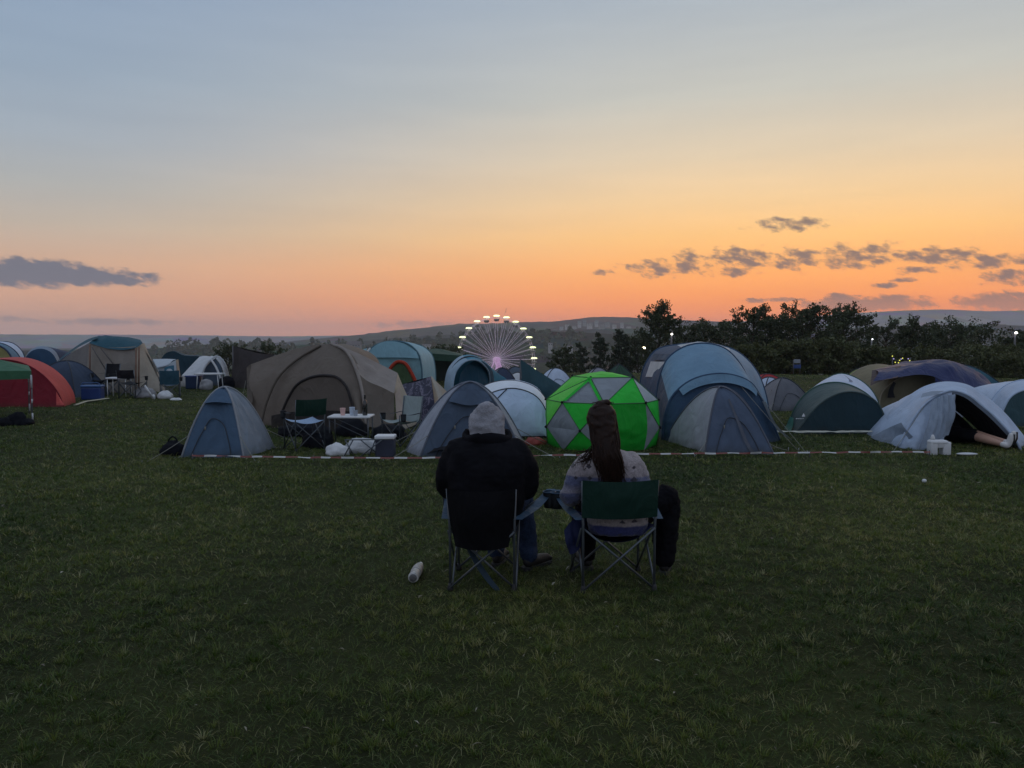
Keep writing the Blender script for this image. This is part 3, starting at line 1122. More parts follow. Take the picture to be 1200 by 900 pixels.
house('small white house low behind the pointed trees', 668, 408, 6, 5, 520, WALLW, False, 2, 1)
house('small white house right of the wheel near its lowest lit gondola', 645, 404, 5, 3, 640, WALLW, False, 2, 1)
house('long low white shed in the valley left of the wheel', 500, 404.5, 10, 2.2, 800, WALLW, True, 5, 1)
house('long pale shed roof in the valley above the large brown tent', 415, 405, 16, 2.5, 800, WALLG, False, 5, 1)
house('long white warehouse near the right edge of the photo', 1162, 382, 24, 3, 1500, WALLW, True, 8, 1)
house('lower grey warehouse near the right edge of the photo', 1168, 399, 34, 4, 700, WALLG, True, 8, 1)
house('pale house on the far right slope below the far ridge', 1120, 384, 7, 3, 1500, WALLG, False, 2, 1)


def lamp(label, px, py, Y, r, col, st, h=None):
    c = W(px, py, Y)
    z0 = land_z(c.x, Y)
    o = thing('street_lamp', label, 'street lamp', (c.x, Y, z0), 0, 'lit lamps in the distance')
    z = c.z - z0
    MB().tube([(0, 0, 0), (0, 0, z * 0.9), (0, 0, z - 0.05)], [0.09, 0.06, 0.05], 6).build('pole', CABIN, o, True, False)
    MB().ellipsoid((0, -0.12, z), (r, r, r * 0.8), 10, 6).build('lamp_head', glow('lamp_' + label[:6], col, st), o, True, False)


lamp('brightest street lamp, left of the blue tunnel tent top', 754, 408, 66, 0.16, (1.0, 0.86, 0.58), 9)
lamp('small lamp among the dark trees above the blue tunnel tent', 787, 391.5, 55, 0.08, (1.0, 0.95, 0.85), 5)
lamp('small white lamp at the far right edge of the photo', 1189.5, 390, 53, 0.09, (1.0, 0.97, 0.9), 7)
lamp('faint lamp in the trees above the dark green tent', 1021.5, 397.5, 54, 0.05, (0.9, 0.95, 1.0), 4)
lamp('lamp at the foot of the big wheel, by its right side', 626, 433, 150, 0.2, (1.0, 0.95, 0.85), 5)
# ------------------------------------------------------------------ tents
BLACKF = fab('black', (0.018, 0.018, 0.022), 0.0)
POLE = surf('tent_pole', (0.10, 0.10, 0.11), 0.5, 0.1, 8)
LINE = surf('guy_line', (0.22, 0.22, 0.19), 0.8, 0.1, 8)
PEGM = surf('tent_peg', (0.25, 0.25, 0.26), 0.5, 0.1, 8, metal=0.6)
SEAM = surf('seam_tape', (0.03, 0.035, 0.045), 0.7, 0.1, 8)


def A(pts, Y):
    """polyline of (px, py[, Y]) at distance Y"""
    return [W(p[0], p[1], p[2] if len(p) > 2 else Y) for p in pts]


def AG(pts, Y):
    """as A, with both feet of the hoop set on the ground"""
    q = A(pts, Y)
    q[0].z = q[-1].z = -0.02
    return q


def arch(c, w, h, ang=0.0, e=1.0, n=25, lean=(0, 0), e2=None):
    """bent pole: from left foot to right foot; e > 1 straighter sides, e < 1 fuller"""
    c = Vector(c)
    d = Vector((math.cos(ang), math.sin(ang), 0))
    e2 = e2 or e
    out = []
    for i in range(n):
        a = math.pi * i / (n - 1)
        ca, sa = math.cos(a), math.sin(a)
        x = -math.copysign(abs(ca) ** e, ca) * w / 2
        z = (max(sa, 0.0) ** e2) * h
        out.append(c + d * x + Vector((lean[0] * z, lean[1] * z, z - 0.02)))
    return out


def guy(parent, a, b):
    a, b = Vector(a), Vector(b)
    pts = [a.lerp(b, i / 6) + Vector((0, 0, -0.015 * math.sin(math.pi * i / 6))) for i in range(7)]
    MB().tube(pts, 0.0045, 4).build('guy_line', LINE, parent)
    MB().tube([b + Vector((0, 0, -0.05)), b + Vector((0, 0, 0.05))], 0.006, 5).build('peg', PEGM, parent)


def dome4(root, corners, H, mats, e=1.15, ez=1.0, sag=0.05, shift=(0, 0), wr=0.012, sleeve=None, names=None, nv=26, fu=5):
    """two crossed poles over four ground corners (FL, FR, BR, BL); mats: front, right, back, left"""
    cs = [Vector(c) for c in corners]
    ctr = (cs[0] + cs[1] + cs[2] + cs[3]) / 4 + Vector((shift[0], shift[1], 0))
    ridges = []
    for c in cs:
        pts = []
        for j in range(nv):
            a = 0.5 * math.pi * j / (nv - 1)
            r_ = max(0.0, math.cos(a))
            p = ctr.lerp(c, r_)
            p.z = c.z * r_ + H * (1 - r_ ** (2.0 / e)) - 0.03 * r_
            pts.append(p)
        ridges.append(pts)
    names = names or ['front_panel', 'side_panel', 'back_panel', 'side_panel']
    nu = nv + 8
    panels = []
    for i in range(4):
        ra, rb = ridges[i], ridges[(i + 1) % 4]
        SEED[0] += 1
        sd = SEED[0] * 3.7
        vs = []
        for j in range(nv):
            for k in range(nu):
                u, v = k / (nu - 1), j / (nv - 1)
                p = ra[j].lerp(rb[j], u)
                sg = 4 * u * (1 - u)
                # cloth hangs in between the two poles, more so higher up the ridge
                p = p.lerp(Vector((ctr.x, ctr.y, p.z)), sag * sg * (0.3 + v))
                p.z -= sag * 0.55 * sg * (v ** 1.5) * H
                fd = min(1, 5 * min(u, 1 - u)) * min(1.0, 4 * (1 - v))
                d = wr * fd * (noise.noise(Vector((u * fu, v * 2.6, sd))) + 0.7 * noise.noise(Vector((u * fu * 2.2 + v * 2, v * 4, sd + 2))) + 1.1 * (0.35 - abs(noise.noise(Vector((u * 4 - v * 5, u * 1.5 + v * 1.2, sd + 4))))) + 0.8 * (0.3 - abs(noise.noise(Vector((u * 5 + v * 6, v * 1.5 - u, sd + 8))))))
                o = (p - ctr)
                o.z = 0
                if o.length > 1e-5:
                    o.normalize()
                vs.append(p + o * d)
        f = [(j * nu + k, j * nu + k + 1, (j + 1) * nu + k + 1, (j + 1) * nu + k) for j in range(nv - 1) for k in range(nu - 1)]
        panels.append(mesh_obj(names[i], vs, f, mats[i], root))
    if sleeve is not None:
        for i in (0, 1):
            path = ridges[i] + ridges[i + 2][::-1][1:]
            MB().tube([p + Vector((0, 0, 0.004)) for p in path], 0.014, 5).build('pole_sleeve', sleeve, root)
    return ridges, panels, ctr


def fittings(root, rid, panel=0, door=True, lines=True):
    """door zip, hem pegs and guy lines of a dome tent"""
    ra, rb = rid[panel], rid[(panel + 1) % 4]
    ctr = sum((r[0] for r in rid), Vector()) / 4
    def pt(u, v):
        k = v * (len(ra) - 1)
        i = min(int(k), len(ra) - 2)
        a, b = ra[i].lerp(ra[i + 1], k - i), rb[i].lerp(rb[i + 1], k - i)
        p = a.lerp(b, u)
        sg = 4 * u * (1 - u)
        p = p.lerp(Vector((ctr.x, ctr.y, p.z)), 0.045 * sg * (0.3 + v))
        p.z -= 0.025 * sg * (v ** 1.5)
        o = p - ctr
        o.z = 0.25
        return p + o.normalized() * 0.03
    if door:
        MB().tube(poly([pt(.16, .02), pt(.18, .22), pt(.26, .42), pt(.42, .55), pt(.62, .52), pt(.76, .36), pt(.80, .02)], 30), .007, 5).build('door_zip', SEAM, root)
        MB().tube(poly([pt(.80, .03), pt(.5, .025), pt(.17, .03)], 14), .006, 5).build('door_zip', SEAM, root)
        q = pt(.30, .46)
        MB().box(q, (.02, .012, .05), 0, .004).build('zip_pull', LINE, root)
    for r in rid:
        c = r[0]
        o = c - ctr
        o.z = 0
        o.normalize()
        MB().tube([c + Vector((0, 0, .05)), c + o * .07 + Vector((0, 0, .01))], .006, 4).build('peg_loop', LINE, root)
        MB().tube([c + o * .06 + Vector((0, 0, -.04)), c + o * .09 + Vector((0, 0, .04))], .006, 5).build('peg', PEGM, root)
        if lines:
            k = int(len(r) * .42)
            guy(root, r[k], c + o * .55)


def ridge_pt(ridge, t):
    k = t * (len(ridge) - 1)
    i = min(int(k), len(ridge) - 2)
    return ridge[i].lerp(ridge[i + 1], k - i)


def tunnel(root, arches, mats, pole=None, front=None, rear=None, front_out=0.0, rear_out=0.0, wr=0.012, fdir=(0, -1), nv=10, bul=0.03, names=None, prad=0.016):
    for i in range(len(arches) - 1):
        sheet(names[i] if names else 'panel', root, [arches[i], arches[i + 1]], mats[i], 34, nv, -bul, wr, 6, 2)
    if pole:
        for a in arches:
            MB().tube([p + Vector((0, 0, 0.003)) for p in poly(a, 34)], prad, 5).build('pole_sleeve', pole, root)
    for (mat, a, out, s, nm) in ((front, arches[-1], front_out, 1, 'front_panel'), (rear, arches[0], rear_out, -1, 'rear_panel')):
        if mat is None:
            continue
        q = poly(a, 34)
        o = Vector((fdir[0], fdir[1], 0)) * out * s
        base = [q[0].lerp(q[-1], i / 33.0) for i in range(34)]
        rows = []
        for k in range(10):
            tq = k / 9.0
            row = []
            for p, g_ in zip(q, base):
                gx = Vector((p.x * 0.8 + g_.x * 0.2, p.y * 0.8 + g_.y * 0.2, -0.02))
                pp = p.lerp(gx, tq)
                pp += o * math.sin(tq * math.pi / 2) * min(1.0, p.z / 0.25)
                row.append(pp)
            rows.append(row)
        sheet(nm, root, rows, mat, 34, 12, 0, wr, 7, 2, straight=True)


# ---- slate blue two-man tent, left front
r_ = thing('tent', 'small slate blue dome tent at the left end of the barrier tape', 'tent', G(268, 537))
M_sl = fab('slate', (0.070, 0.118, 0.185), 0.06)
M_sg = fab('slate_grey', (0.30, 0.32, 0.35), 0.10)
rid, pan, ctr = dome4(r_, [G(212, 536), G(286, 537), G(322, 525), G(236, 522)], 0.975, [M_sl, fab('slate_mid', (0.22, 0.26, 0.31), 0.08), M_sl, M_sg], 1.02, 1.0, 0.05, shift=(0.02, -0.05), sleeve=M_sg, wr=0.022)
sheet('rain_flap', r_, [[ridge_pt(rid[0], 0.80), ridge_pt(rid[0], 0.9).lerp(ridge_pt(rid[1], 0.9), .5) + Vector((0, -.10, 0.02)), ridge_pt(rid[1], 0.80)],
                        [ridge_pt(rid[0], 0.70) + Vector((0, -.03, 0)), ridge_pt(rid[0], 0.72).lerp(ridge_pt(rid[1], 0.72), .5) + Vector((0, -.13, 0)), ridge_pt(rid[1], 0.70) + Vector((0, -.03, 0))]], M_sl, 14, 5, 0, 0.006)
fittings(r_, rid)

# ---- dark blue grey tent left of the man's head
r_ = thing('tent', 'dark blue grey dome tent right behind the hooded person', 'tent', G(548, 536))
M_dk = fab('dusk_blue', (0.080, 0.112, 0.165), 0.06)
M_dl = fab('dusk_grey', (0.33, 0.35, 0.40), 0.10)
rid, pan, ctr = dome4(r_, [G(491, 536), G(613, 534), G(617, 524), G(474, 529)], 1.055, [M_dk, M_dl, M_dk, M_dl], 1.10, 1.0, 0.045, shift=(0.02, -0.05), sleeve=fab('dusk_sleeve', (0.14, 0.16, 0.2), 0.0), wr=0.02)
sheet('door_flap', r_, [[ridge_pt(rid[0], .80), ridge_pt(rid[0], .80).lerp(ridge_pt(rid[1], .80), .5) + Vector((0, -.06, .02)), ridge_pt(rid[1], .80)],
                        [ridge_pt(rid[0], .70) + Vector((.02, -.05, 0)), ridge_pt(rid[0], .66).lerp(ridge_pt(rid[1], .66), .5) + Vector((0, -.09, 0)), ridge_pt(rid[1], .70) + Vector((-.02, -.05, 0))]], M_dk, 16, 6, 0, .008)
fittings(r_, rid)
sheet('bedding', r_, [[G(494, 535) + Vector((0, -.02, .02)), G(520, 536.5) + Vector((0, -.05, .12)), G(545, 537) + Vector((0, -.05, .02))],
                      [G(494, 533) + Vector((0, .1, .03)), G(520, 533) + Vector((0, .1, .20)), G(545, 533) + Vector((0, .1, .05))]], BLACKF, 14, 6, 0, .02)

# ---- grey dome in front of the blue tunnel tent
r_ = thing('tent', 'small grey dome tent in front of the large blue tunnel tent', 'tent', G(845, 532))
M_g1 = fab('warm_grey', (0.33, 0.345, 0.38), 0.08)
M_g2 = fab('grey_blue', (0.090, 0.120, 0.178), 0.06)
rid, pan, ctr = dome4(r_, [G(826, 531), G(908, 533), G(900, 518), G(778, 516)], 0.955, [M_g2, M_g1, M_g2, M_g1], 1.06, 1.0, 0.05, shift=(-0.16, -0.16), sleeve=fab('sleeve_grey', (0.11, 0.12, 0.15), 0), wr=0.024)
sheet('door_strip', r_, [[ridge_pt(rid[0], t).lerp(ridge_pt(rid[1], t), .70 - .28 * t) + Vector((0, -.025, 0)) for t in (0, .25, .5, .75)],
                         [ridge_pt(rid[0], t).lerp(ridge_pt(rid[1], t), .76 - .28 * t) + Vector((0, -.035, 0)) for t in (0, .25, .5, .75)]], fab('sleeve_grey', (0.11, 0.12, 0.15), 0), 16, 4, 0, .004)
guy(r_, ridge_pt(rid[0], .32), G(814, 535))
fittings(r_, rid, 0, True, False)
guy(r_, ridge_pt(rid[1], .30), G(924, 528))
MB().ellipsoid(G(880, 524), (0.42, 0.3, 0.02), 12, 4).build('floor', BLACKF, r_)

# ---- pale blue dome between dark tent and green dome
r_ = thing('tent', 'pale blue tunnel tent between the dark dome tent and the green dome', 'tent', W(605, 512, 13.2))
r_.location.z = 0
ORG[r_.name] = (Vector(r_.location), 0)
M_pb = fab('pale_blue', (0.56, 0.68, 0.84), 0.16)
M_pb2 = fab('pale_blue_light', (0.78, 0.83, 0.89), 0.16)
a0 = AG([(540, 508), (547, 472), (568, 452), (600, 446), (630, 456), (645, 480), (648, 508)], 14.0)
a1 = AG([(546, 511), (553, 478), (575, 461), (605, 455.5), (630, 466), (642, 488), (643, 511)], 13.3)
am = AG([(543, 506), (549, 474), (570, 454), (601, 447.5), (630, 457), (644, 482), (646, 507)], 15.4)
tunnel(r_, [am, a0, a1], [M_pb, M_pb2], SEAM, None, M_pb, prad=0.012)
q = poly(a1, 34)
base = A([(546 + (641 - 546) * i / 33.0, 511) for i in range(34)], 13.0)
rows = [[p.lerp(b_, k / 8.0) + Vector((0, -0.12 * math.sin(math.pi * k / 8.0), 0)) for p, b_ in zip(q, base)] for k in range(9)]
pnl = sheet('front_panel', r_, rows, M_pb, 34, 14, 0, 0.012, 5, 2, straight=True)
MB().tube([rows[0][16] + Vector((0, -.02, 0)), rows[2][12] + Vector((0, -.03, 0)), rows[3][9] + Vector((0, -.03, 0))], .010, 4).build('seam', SEAM, pnl)
MB().tube([rows[3][9] + Vector((0, -.03, 0)), rows[1][5] + Vector((0, -.03, 0)), rows[0][3] + Vector((0, -.03, 0))], .010, 4).build('seam', SEAM, pnl)
MB().box(W(615, 514, 13.0), (0.85, 0.05, 0.07)).build('ground_sheet', BLACKF, r_, False)

# ---- green and grey geodesic dome
cen = G(705, 531)
cen.y = 12.25
cen.x = W(705, 520, 12.25).x
r_ = thing('tent', 'bright green and grey geodesic dome tent of triangular panels', 'tent', (cen.x, cen.y, 0))
M_gr = fab('vivid_green', (0.035, 0.55, 0.055), 0.22, 0.5, 0.03)
M_gl = fab('lime_green', (0.15, 0.72, 0.09), 0.26, 0.5, 0.03)
M_gg = fab('dome_grey', (0.27, 0.30, 0.335), 0.14, 0.5, 0.03)
M_gp = fab('dome_pale_grey', (0.42, 0.46, 0.49), 0.16, 0.5, 0.03)
NET = fab('dome_mesh', (0.22, 0.25, 0.30), 0.2, 0.5, 0.0)


def ring(n, r, z, ph):
    return [Vector((cen.x + r * math.sin(R(ph + 360.0 / n * k)), cen.y - r * math.cos(R(ph + 360.0 / n * k)), z)) for k in range(n)]


B0 = ring(8, 0.86, -0.02, -49)
R3 = ring(8, 0.945, 0.32, -26.5)
R2 = ring(8, 0.885, 0.72, -49)
R1 = ring(4, 0.50, 1.085, -26.5)
AP = Vector((cen.x, cen.y, 1.175))


def tri(a, b, c, mat, name='panel', n=8, bul=0.022):
    vs, idx, f = [], {}, []
    nn = (b - a).cross(c - a)
    nn.normalize()
    if nn.dot((a + b + c) / 3 - Vector((cen.x, cen.y, 0.5))) < 0:
        nn = -nn
    SEED[0] += 1
    for i in range(n + 1):
        for j in range(n + 1 - i):
            k = n - i - j
            u, v, w = i / n, j / n, k / n
            p = a * u + b * v + c * w
            e = 27 * u * v * w
            p += nn * (bul * e + 0.012 * e * noise.noise(p * 7 + Vector((SEED[0], 0, 0))))
            idx[(i, j)] = len(vs)
            vs.append(p)
    for i in range(n):
        for j in range(n - i):
            f.append((idx[(i, j)], idx[(i + 1, j)], idx[(i, j + 1)]))
            if i + j < n - 1:
                f.append((idx[(i + 1, j)], idx[(i + 1, j + 1)], idx[(i, j + 1)]))
    return mesh_obj(name, vs, f, mat, r_)


up_cols = {0: (M_gg, M_gg, M_gr), 1: (M_gp, M_gl, M_gg), 2: (M_gr, M_gl, M_gl), 3: (M_gg, M_gl, M_gl)}
M_door = fab('door_green', (0.018, 0.36, 0.035), 0.18, 0.5, .03)
for k in range(8):
    A2, Bn, C3, D3 = R2[k], R2[(k + 1) % 8], R3[k], R3[(k - 1) % 8]
    if k == 1:
        # the door: one upright panel closing this bay, with a zip down its left side
        o_ = R3[1] - (A2 + Bn + B0[1] + B0[2]) / 4
        dr = sheet('door', r_, [[A2, Bn], [A2.lerp(B0[1], .5) + o_ * .6, Bn.lerp(B0[2], .5) + o_ * .6], [B0[1], B0[2]]], M_door, 20, 18, 0.0, 0.016, 3, 9)
        MB().tube([A2.lerp(Bn, .08) - o_ * .02, A2.lerp(Bn, .08).lerp(B0[1].lerp(B0[2], .08), .5) + o_ * .66, B0[1].lerp(B0[2], .08)], .008, 5).build('zip', BLACKF, dr)
        tri(A2, D3, B0[1], M_gg)
        continue
    tri(A2, Bn, C3, M_gl if k in (7,) else M_gr)                     # inverted green triangles
    if k == 2:
        tri(A2, B0[2], C3, M_gg)
    else:
        tri(A2, D3, C3, M_gg if k == 0 else M_gl)
        tri(D3, C3, B0[k], M_gg if k == 0 else M_gl)
    tri(B0[k], B0[(k + 1) % 8], C3, M_gr)
for i in range(4):
    k = 2 * i
    Tp = R1[i]
    c3 = up_cols[i]
    tri(Tp, R2[k], R2[k + 1], c3[0])
    tri(Tp, R2[k + 1], R2[(k + 2) % 8].lerp(R2[(k + 2) % 8], 0), c3[2] if i == 0 else c3[0]) if False else None
    tri(Tp, R1[(i + 1) % 4], R2[k + 1], c3[1])
    tri(R1[(i + 1) % 4], R2[k + 1], R2[(k + 2) % 8], c3[2])
    tri(Tp, R1[(i + 1) % 4], AP, M_gl if i != 2 else M_gg)
for i in range(4):
    pass
# green trim forming the A over the window panel at the front left
off = Vector((-0.02, -0.03, 0.012))
for (pa, pb, w) in ((R2[0].lerp(R1[0], .05), R1[0], .055), (R2[1].lerp(R1[0], .02), R1[0], .055)):
    sd_ = (R2[1] - R2[0]).normalized() * w
    s_ = 1 if pa.x < pb.x - 0.1 else -1
    sheet('window_trim', r_, [[pa + off, pb + off], [pa + off + sd_ * s_, pb + off + sd_ * s_ * .9]], M_gr, 10, 3, 0, 0)
# hub joints, seams along the poles
def strut(a, b):
    c = (a + b) / 2 - Vector((cen.x, cen.y, 0.45))
    c.normalize()
    MB().tube([a + c * .004, b + c * .004], 0.007, 4).build('seam', M_gg if False else SEAM_G, r_)


SEAM_G = surf('dome_seam', (0.05, 0.16, 0.06), 0.7, 0.1, 8)
for k in range(8):
    strut(R2[k], R2[(k + 1) % 8])
    if k == 1:
        strut(R2[1], R3[0]); strut(R2[1], B0[1]); strut(R2[2], B0[2])
        continue
    strut(R2[k], R3[k])
    if k != 2:
        strut(R2[k], R3[(k - 1) % 8])
    strut(R3[k], B0[k]); strut(R3[k], B0[(k + 1) % 8])
for i in range(4):
    strut(R1[i], R2[2 * i]); strut(R1[i], R2[2 * i + 1]); strut(R1[i], R1[(i + 1) % 4]); strut(R1[i], R2[(2 * i - 1) % 8])
for p in R2 + R3[:1] + R3[2:] + R1:
    c = p - Vector((cen.x, cen.y, 0.45))
    c.normalize()
    MB().ellipsoid(p + c * .012, (.022, .022, .022), 8, 5).build('hub_joint', BLACKF, r_)

# ---- large blue tunnel tent
r_ = thing('tent', 'large two-tone blue tunnel tent with a clear side window, tallest on the right', 'tent', W(828, 520, 13.6))
r_.location.z = 0
ORG[r_.name] = (Vector(r_.location), 0)
M_n = fab('tunnel_navy', (0.042, 0.078, 0.135), 0.05)
M_b = fab('tunnel_blue', (0.17, 0.29, 0.40), 0.10)
M_t = fab('tunnel_top', (0.46, 0.51, 0.54), 0.12)
M_d = fab('tunnel_dark', (0.05, 0.075, 0.115), 0.04)
u0 = AG([(748, 499), (749.5, 458), (755, 430), (768, 411), (795, 404), (830, 403), (862, 411), (886, 434), (898, 465), (902, 498)], 16.0)
u1 = AG([(768, 515), (769, 470), (774, 440), (783, 420), (800, 407.5), (826, 402.5), (850, 409), (868, 428), (880, 455), (886, 478), (890, 514)], 13.9)
u2 = AG([(776, 520), (779, 488), (787, 466), (806, 448), (833, 439), (860, 440), (880, 449), (891, 465), (899, 483), (912, 512), (914, 522)], 12.75)
sheet('side_panel', r_, [sub(u0, 0, .41), sub(u1, 0, .41)], M_n, 18, 14, -0.02, 0.014, 4, 3)
sheet('roof_panel', r_, [sub(u0, .41, .62), sub(u1, .41, .62)], M_t, 18, 12, -0.03, 0.010)
sheet('side_panel', r_, [sub(u0, .62, 1), sub(u1, .62, 1)], M_b, 18, 12, -0.03, 0.012)
sheet('front_slope', r_, [sub(u1, .26, .72), sub(u2, .20, .70)], M_b, 26, 14, -0.06, 0.012, 5, 2)
sheet('front_cheek', r_, [sub(u1, 0, .26), sub(u2, 0, .20)], M_d, 16, 12, 0.0, 0.016, 4, 3)
sheet('front_cheek', r_, [sub(u1, .72, 1), sub(u2, .70, 1)], M_d, 16, 12, 0.0, 0.016, 4, 3)
for u_ in (u0, u1, u2):
    MB().tube(poly(u_, 40), 0.022, 6).build('pole_sleeve', M_n, r_)
q = poly(u2, 34)
base = [Vector((p.x * .85 + W(845, 500, 12.5).x * .15, 12.5, -0.02)) for p in q]
rows = [[p.lerp(b_, k / 8.0) for p, b_ in zip(q, base)] for k in range(9)]
sheet('front_door', r_, rows, M_n, 34, 12, 0, 0.014, 7, 2, straight=True)
sheet('porch_band', r_, [[p + Vector((0, -.03, 0)) for p in sub(u2, .28, .72)], [p + Vector((0, -.10, -.14)) for p in sub(u2, .30, .70)]], M_b, 20, 6, 0, .006)
M_win = surf('clear_window', (0.40, 0.42, 0.44), 0.6, 0.15, 2.5, 0.01, 6, spec=0.6)
wa, wb, wc, wd = W(757.5, 441, 15.3), W(755, 423, 15.3), W(778, 423, 14.3), W(774, 441.5, 14.3)
sheet('window', r_, [[W(756.5, 441.5, 15.18), W(772.5, 442, 14.1)], [W(762.5, 423.5, 15.14), W(778.5, 424, 14.02)]], M_win, 10, 6, 0, .006)
sheet('window_flap', r_, [[W(763.0, 422, 15.1), W(780, 422, 14.0)], [W(766.5, 414.5, 15.12), W(785.5, 415, 14.0)]], M_d, 10, 5, 0, .008)
guy(r_, u2[6], G(946, 532))
guy(r_, W(868, 452, 12.7), G(936, 529))
sheet('mud_wall', r_, [[W(893, 470, 12.72), W(905, 495, 12.7), W(913, 506, 12.7)], [W(897, 471, 12.6), W(911, 499, 12.5), W(930, 517, 12.4)]], fab('tunnel_edge', (0.38, 0.42, 0.45), 0.1), 14, 5, 0, .01)

# ---- large brown family tent
r_ = thing('tent', 'large brown family tent with an arched dark door behind the camp table', 'tent', W(385, 505, 15))
r_.location.z = 0
ORG[r_.name] = (Vector(r_.location), 0)
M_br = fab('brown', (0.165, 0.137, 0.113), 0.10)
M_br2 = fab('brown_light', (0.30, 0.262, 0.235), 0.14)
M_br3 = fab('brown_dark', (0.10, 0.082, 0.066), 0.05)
M_tan = fab('tan_stripe', (0.42, 0.36, 0.28), 0.16)
kl = A([(288, 497), (285, 470), (290, 449, 15.6), (300, 437, 15.8)], 15.3)         # left wall edge
crest = A([(296, 441, 16.0), (330, 421, 15.8), (362, 407, 15.6), (388, 403, 15.4), (404, 408, 15.0), (425, 427, 14.8), (450, 446, 14.7)], 15)
# front face: from the crest down to the ground, in columns
top = A([(294, 427, 15.9), (320, 417.5, 15.75), (350, 408, 15.6), (376, 403.5, 15.4), (396, 405.5, 15.1), (408, 414, 14.9), (416, 432, 14.6), (423, 455, 14.35), (426, 480, 14.2), (428, 499, 14.1)], 15)
bot = A([(291, 498, 15.2), (315, 500, 15.0), (340, 502, 14.7), (360, 504, 14.45), (378, 505, 14.25), (392, 506, 14.15), (404, 506, 14.1), (414, 505, 14.1), (422, 504, 14.1), (428, 503, 14.1)], 15)
mid = [a.lerp(b_, 0.45) + Vector((0, -0.16, 0.05)) for a, b_ in zip(top, bot)]
sheet('front_panel', r_, [top, mid, bot], M_br, 44, 22, 0.0, 0.035, 6, 3)
# arched pole sleeves on the front
MB().tube(poly(A([(306, 496, 14.85), (313, 470, 14.95), (328, 440, 15.1), (350, 420, 15.3), (376, 405, 15.35)], 15), 24), 0.025, 6).build('pole_sleeve', M_br3, r_)
MB().tube(poly(A([(388, 403, 15.25), (404, 410, 14.9), (417, 432, 14.5), (425, 462, 14.25), (428, 500, 14.05)], 15), 24), 0.032, 6).build('pole_sleeve', M_br2, r_)
# arched door with dark edge
door = [(330, 484), (338, 466), (348, 451), (362, 443), (381, 440), (396, 443), (405, 452), (411, 468), (414, 480)]
dtop = A([(x, y, float(np.interp(x, [330, 414], [14.62, 13.98]))) for x, y in door], 14)
dbot = A([(x, 503, float(np.interp(x, [330, 414], [14.55, 13.95]))) for x, y in door], 14)
dr = sheet('door', r_, [dtop, [a.lerp(b_, .5) + Vector((0, .02, 0)) for a, b_ in zip(dtop, dbot)], dbot], fab('brown_door', (0.135, 0.112, 0.095), 0.08), 26, 12, 0, .012)
MB().tube(poly(dtop, 40), 0.028, 6).build('door_edge', fab('door_edge', (0.035, 0.03, 0.03), 0), dr)
sheet('mud_wall', r_, [A([(318, 487, 14.7), (340, 483, 14.4), (370, 481, 14.2), (414, 482, 13.93)], 14), A([(318, 506, 14.6), (340, 507, 14.3), (370, 509, 14.05), (416, 508, 13.85)], 14)], fab('mudwall_shaded', (0.022, 0.019, 0.018), 0), 22, 6, 0, .02)  # mud wall, its colour darkened to paint in shade at the tent foot
# roof going back from the crest
top_b = [p + Vector((0.15, 2.2, -0.12)) for p in top]
sheet('roof_panel', r_, [top, [p.lerp(q_, .5) + Vector((0, 0, .06)) for p, q_ in zip(top, top_b)], top_b], M_br, 40, 10, 0, .02)
# right wing: annex roof and its open striped side
rt = A([(398, 405, 15.1), (424, 416, 15.2), (448, 428, 15.3), (466, 437, 15.3)], 15)
rb = A([(418, 436, 14.5), (430, 446, 14.6), (448, 454, 14.6), (462, 461, 14.6)], 15)
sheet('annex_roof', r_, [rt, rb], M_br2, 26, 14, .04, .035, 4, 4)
sheet('annex_front', r_, [rb, A([(428, 500, 14.1), (440, 501, 14.2), (452, 502, 14.3), (462, 502, 14.4)], 14)], M_br, 18, 12, 0.03, .02)
sheet('annex_side', r_, [A([(466, 437, 15.3), (464, 447, 15.0), (462, 461, 14.6)], 15), A([(478, 466, 15.2), (474, 476, 14.9), (468, 486, 14.5)], 15), A([(490, 497, 15.1), (484, 499, 14.7), (474, 503, 14.3)], 15)], M_tan, 12, 14, 0, .02, 6, 2, fold=0.02, foldn=3)
sheet('annex_fold', r_, [A([(463, 461, 14.58), (464, 480, 14.5), (466, 502, 14.35)], 14), A([(468, 455, 14.8), (473, 480, 14.6), (478, 503, 14.45)], 14)], fab('pink_tan', (0.45, 0.36, 0.30), .15), 14, 6, 0, .015)
# left canvas wall and its shade
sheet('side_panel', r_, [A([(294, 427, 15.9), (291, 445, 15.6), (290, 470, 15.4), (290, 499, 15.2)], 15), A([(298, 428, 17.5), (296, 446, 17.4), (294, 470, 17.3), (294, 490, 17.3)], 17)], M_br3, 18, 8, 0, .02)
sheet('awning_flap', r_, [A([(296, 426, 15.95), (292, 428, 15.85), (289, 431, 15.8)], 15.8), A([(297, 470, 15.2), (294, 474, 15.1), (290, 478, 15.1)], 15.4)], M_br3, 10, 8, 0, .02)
guy(r_, W(288, 446, 15.75), G(278, 496))
for (x, y) in ((326, 462), (398, 438)):
    pass

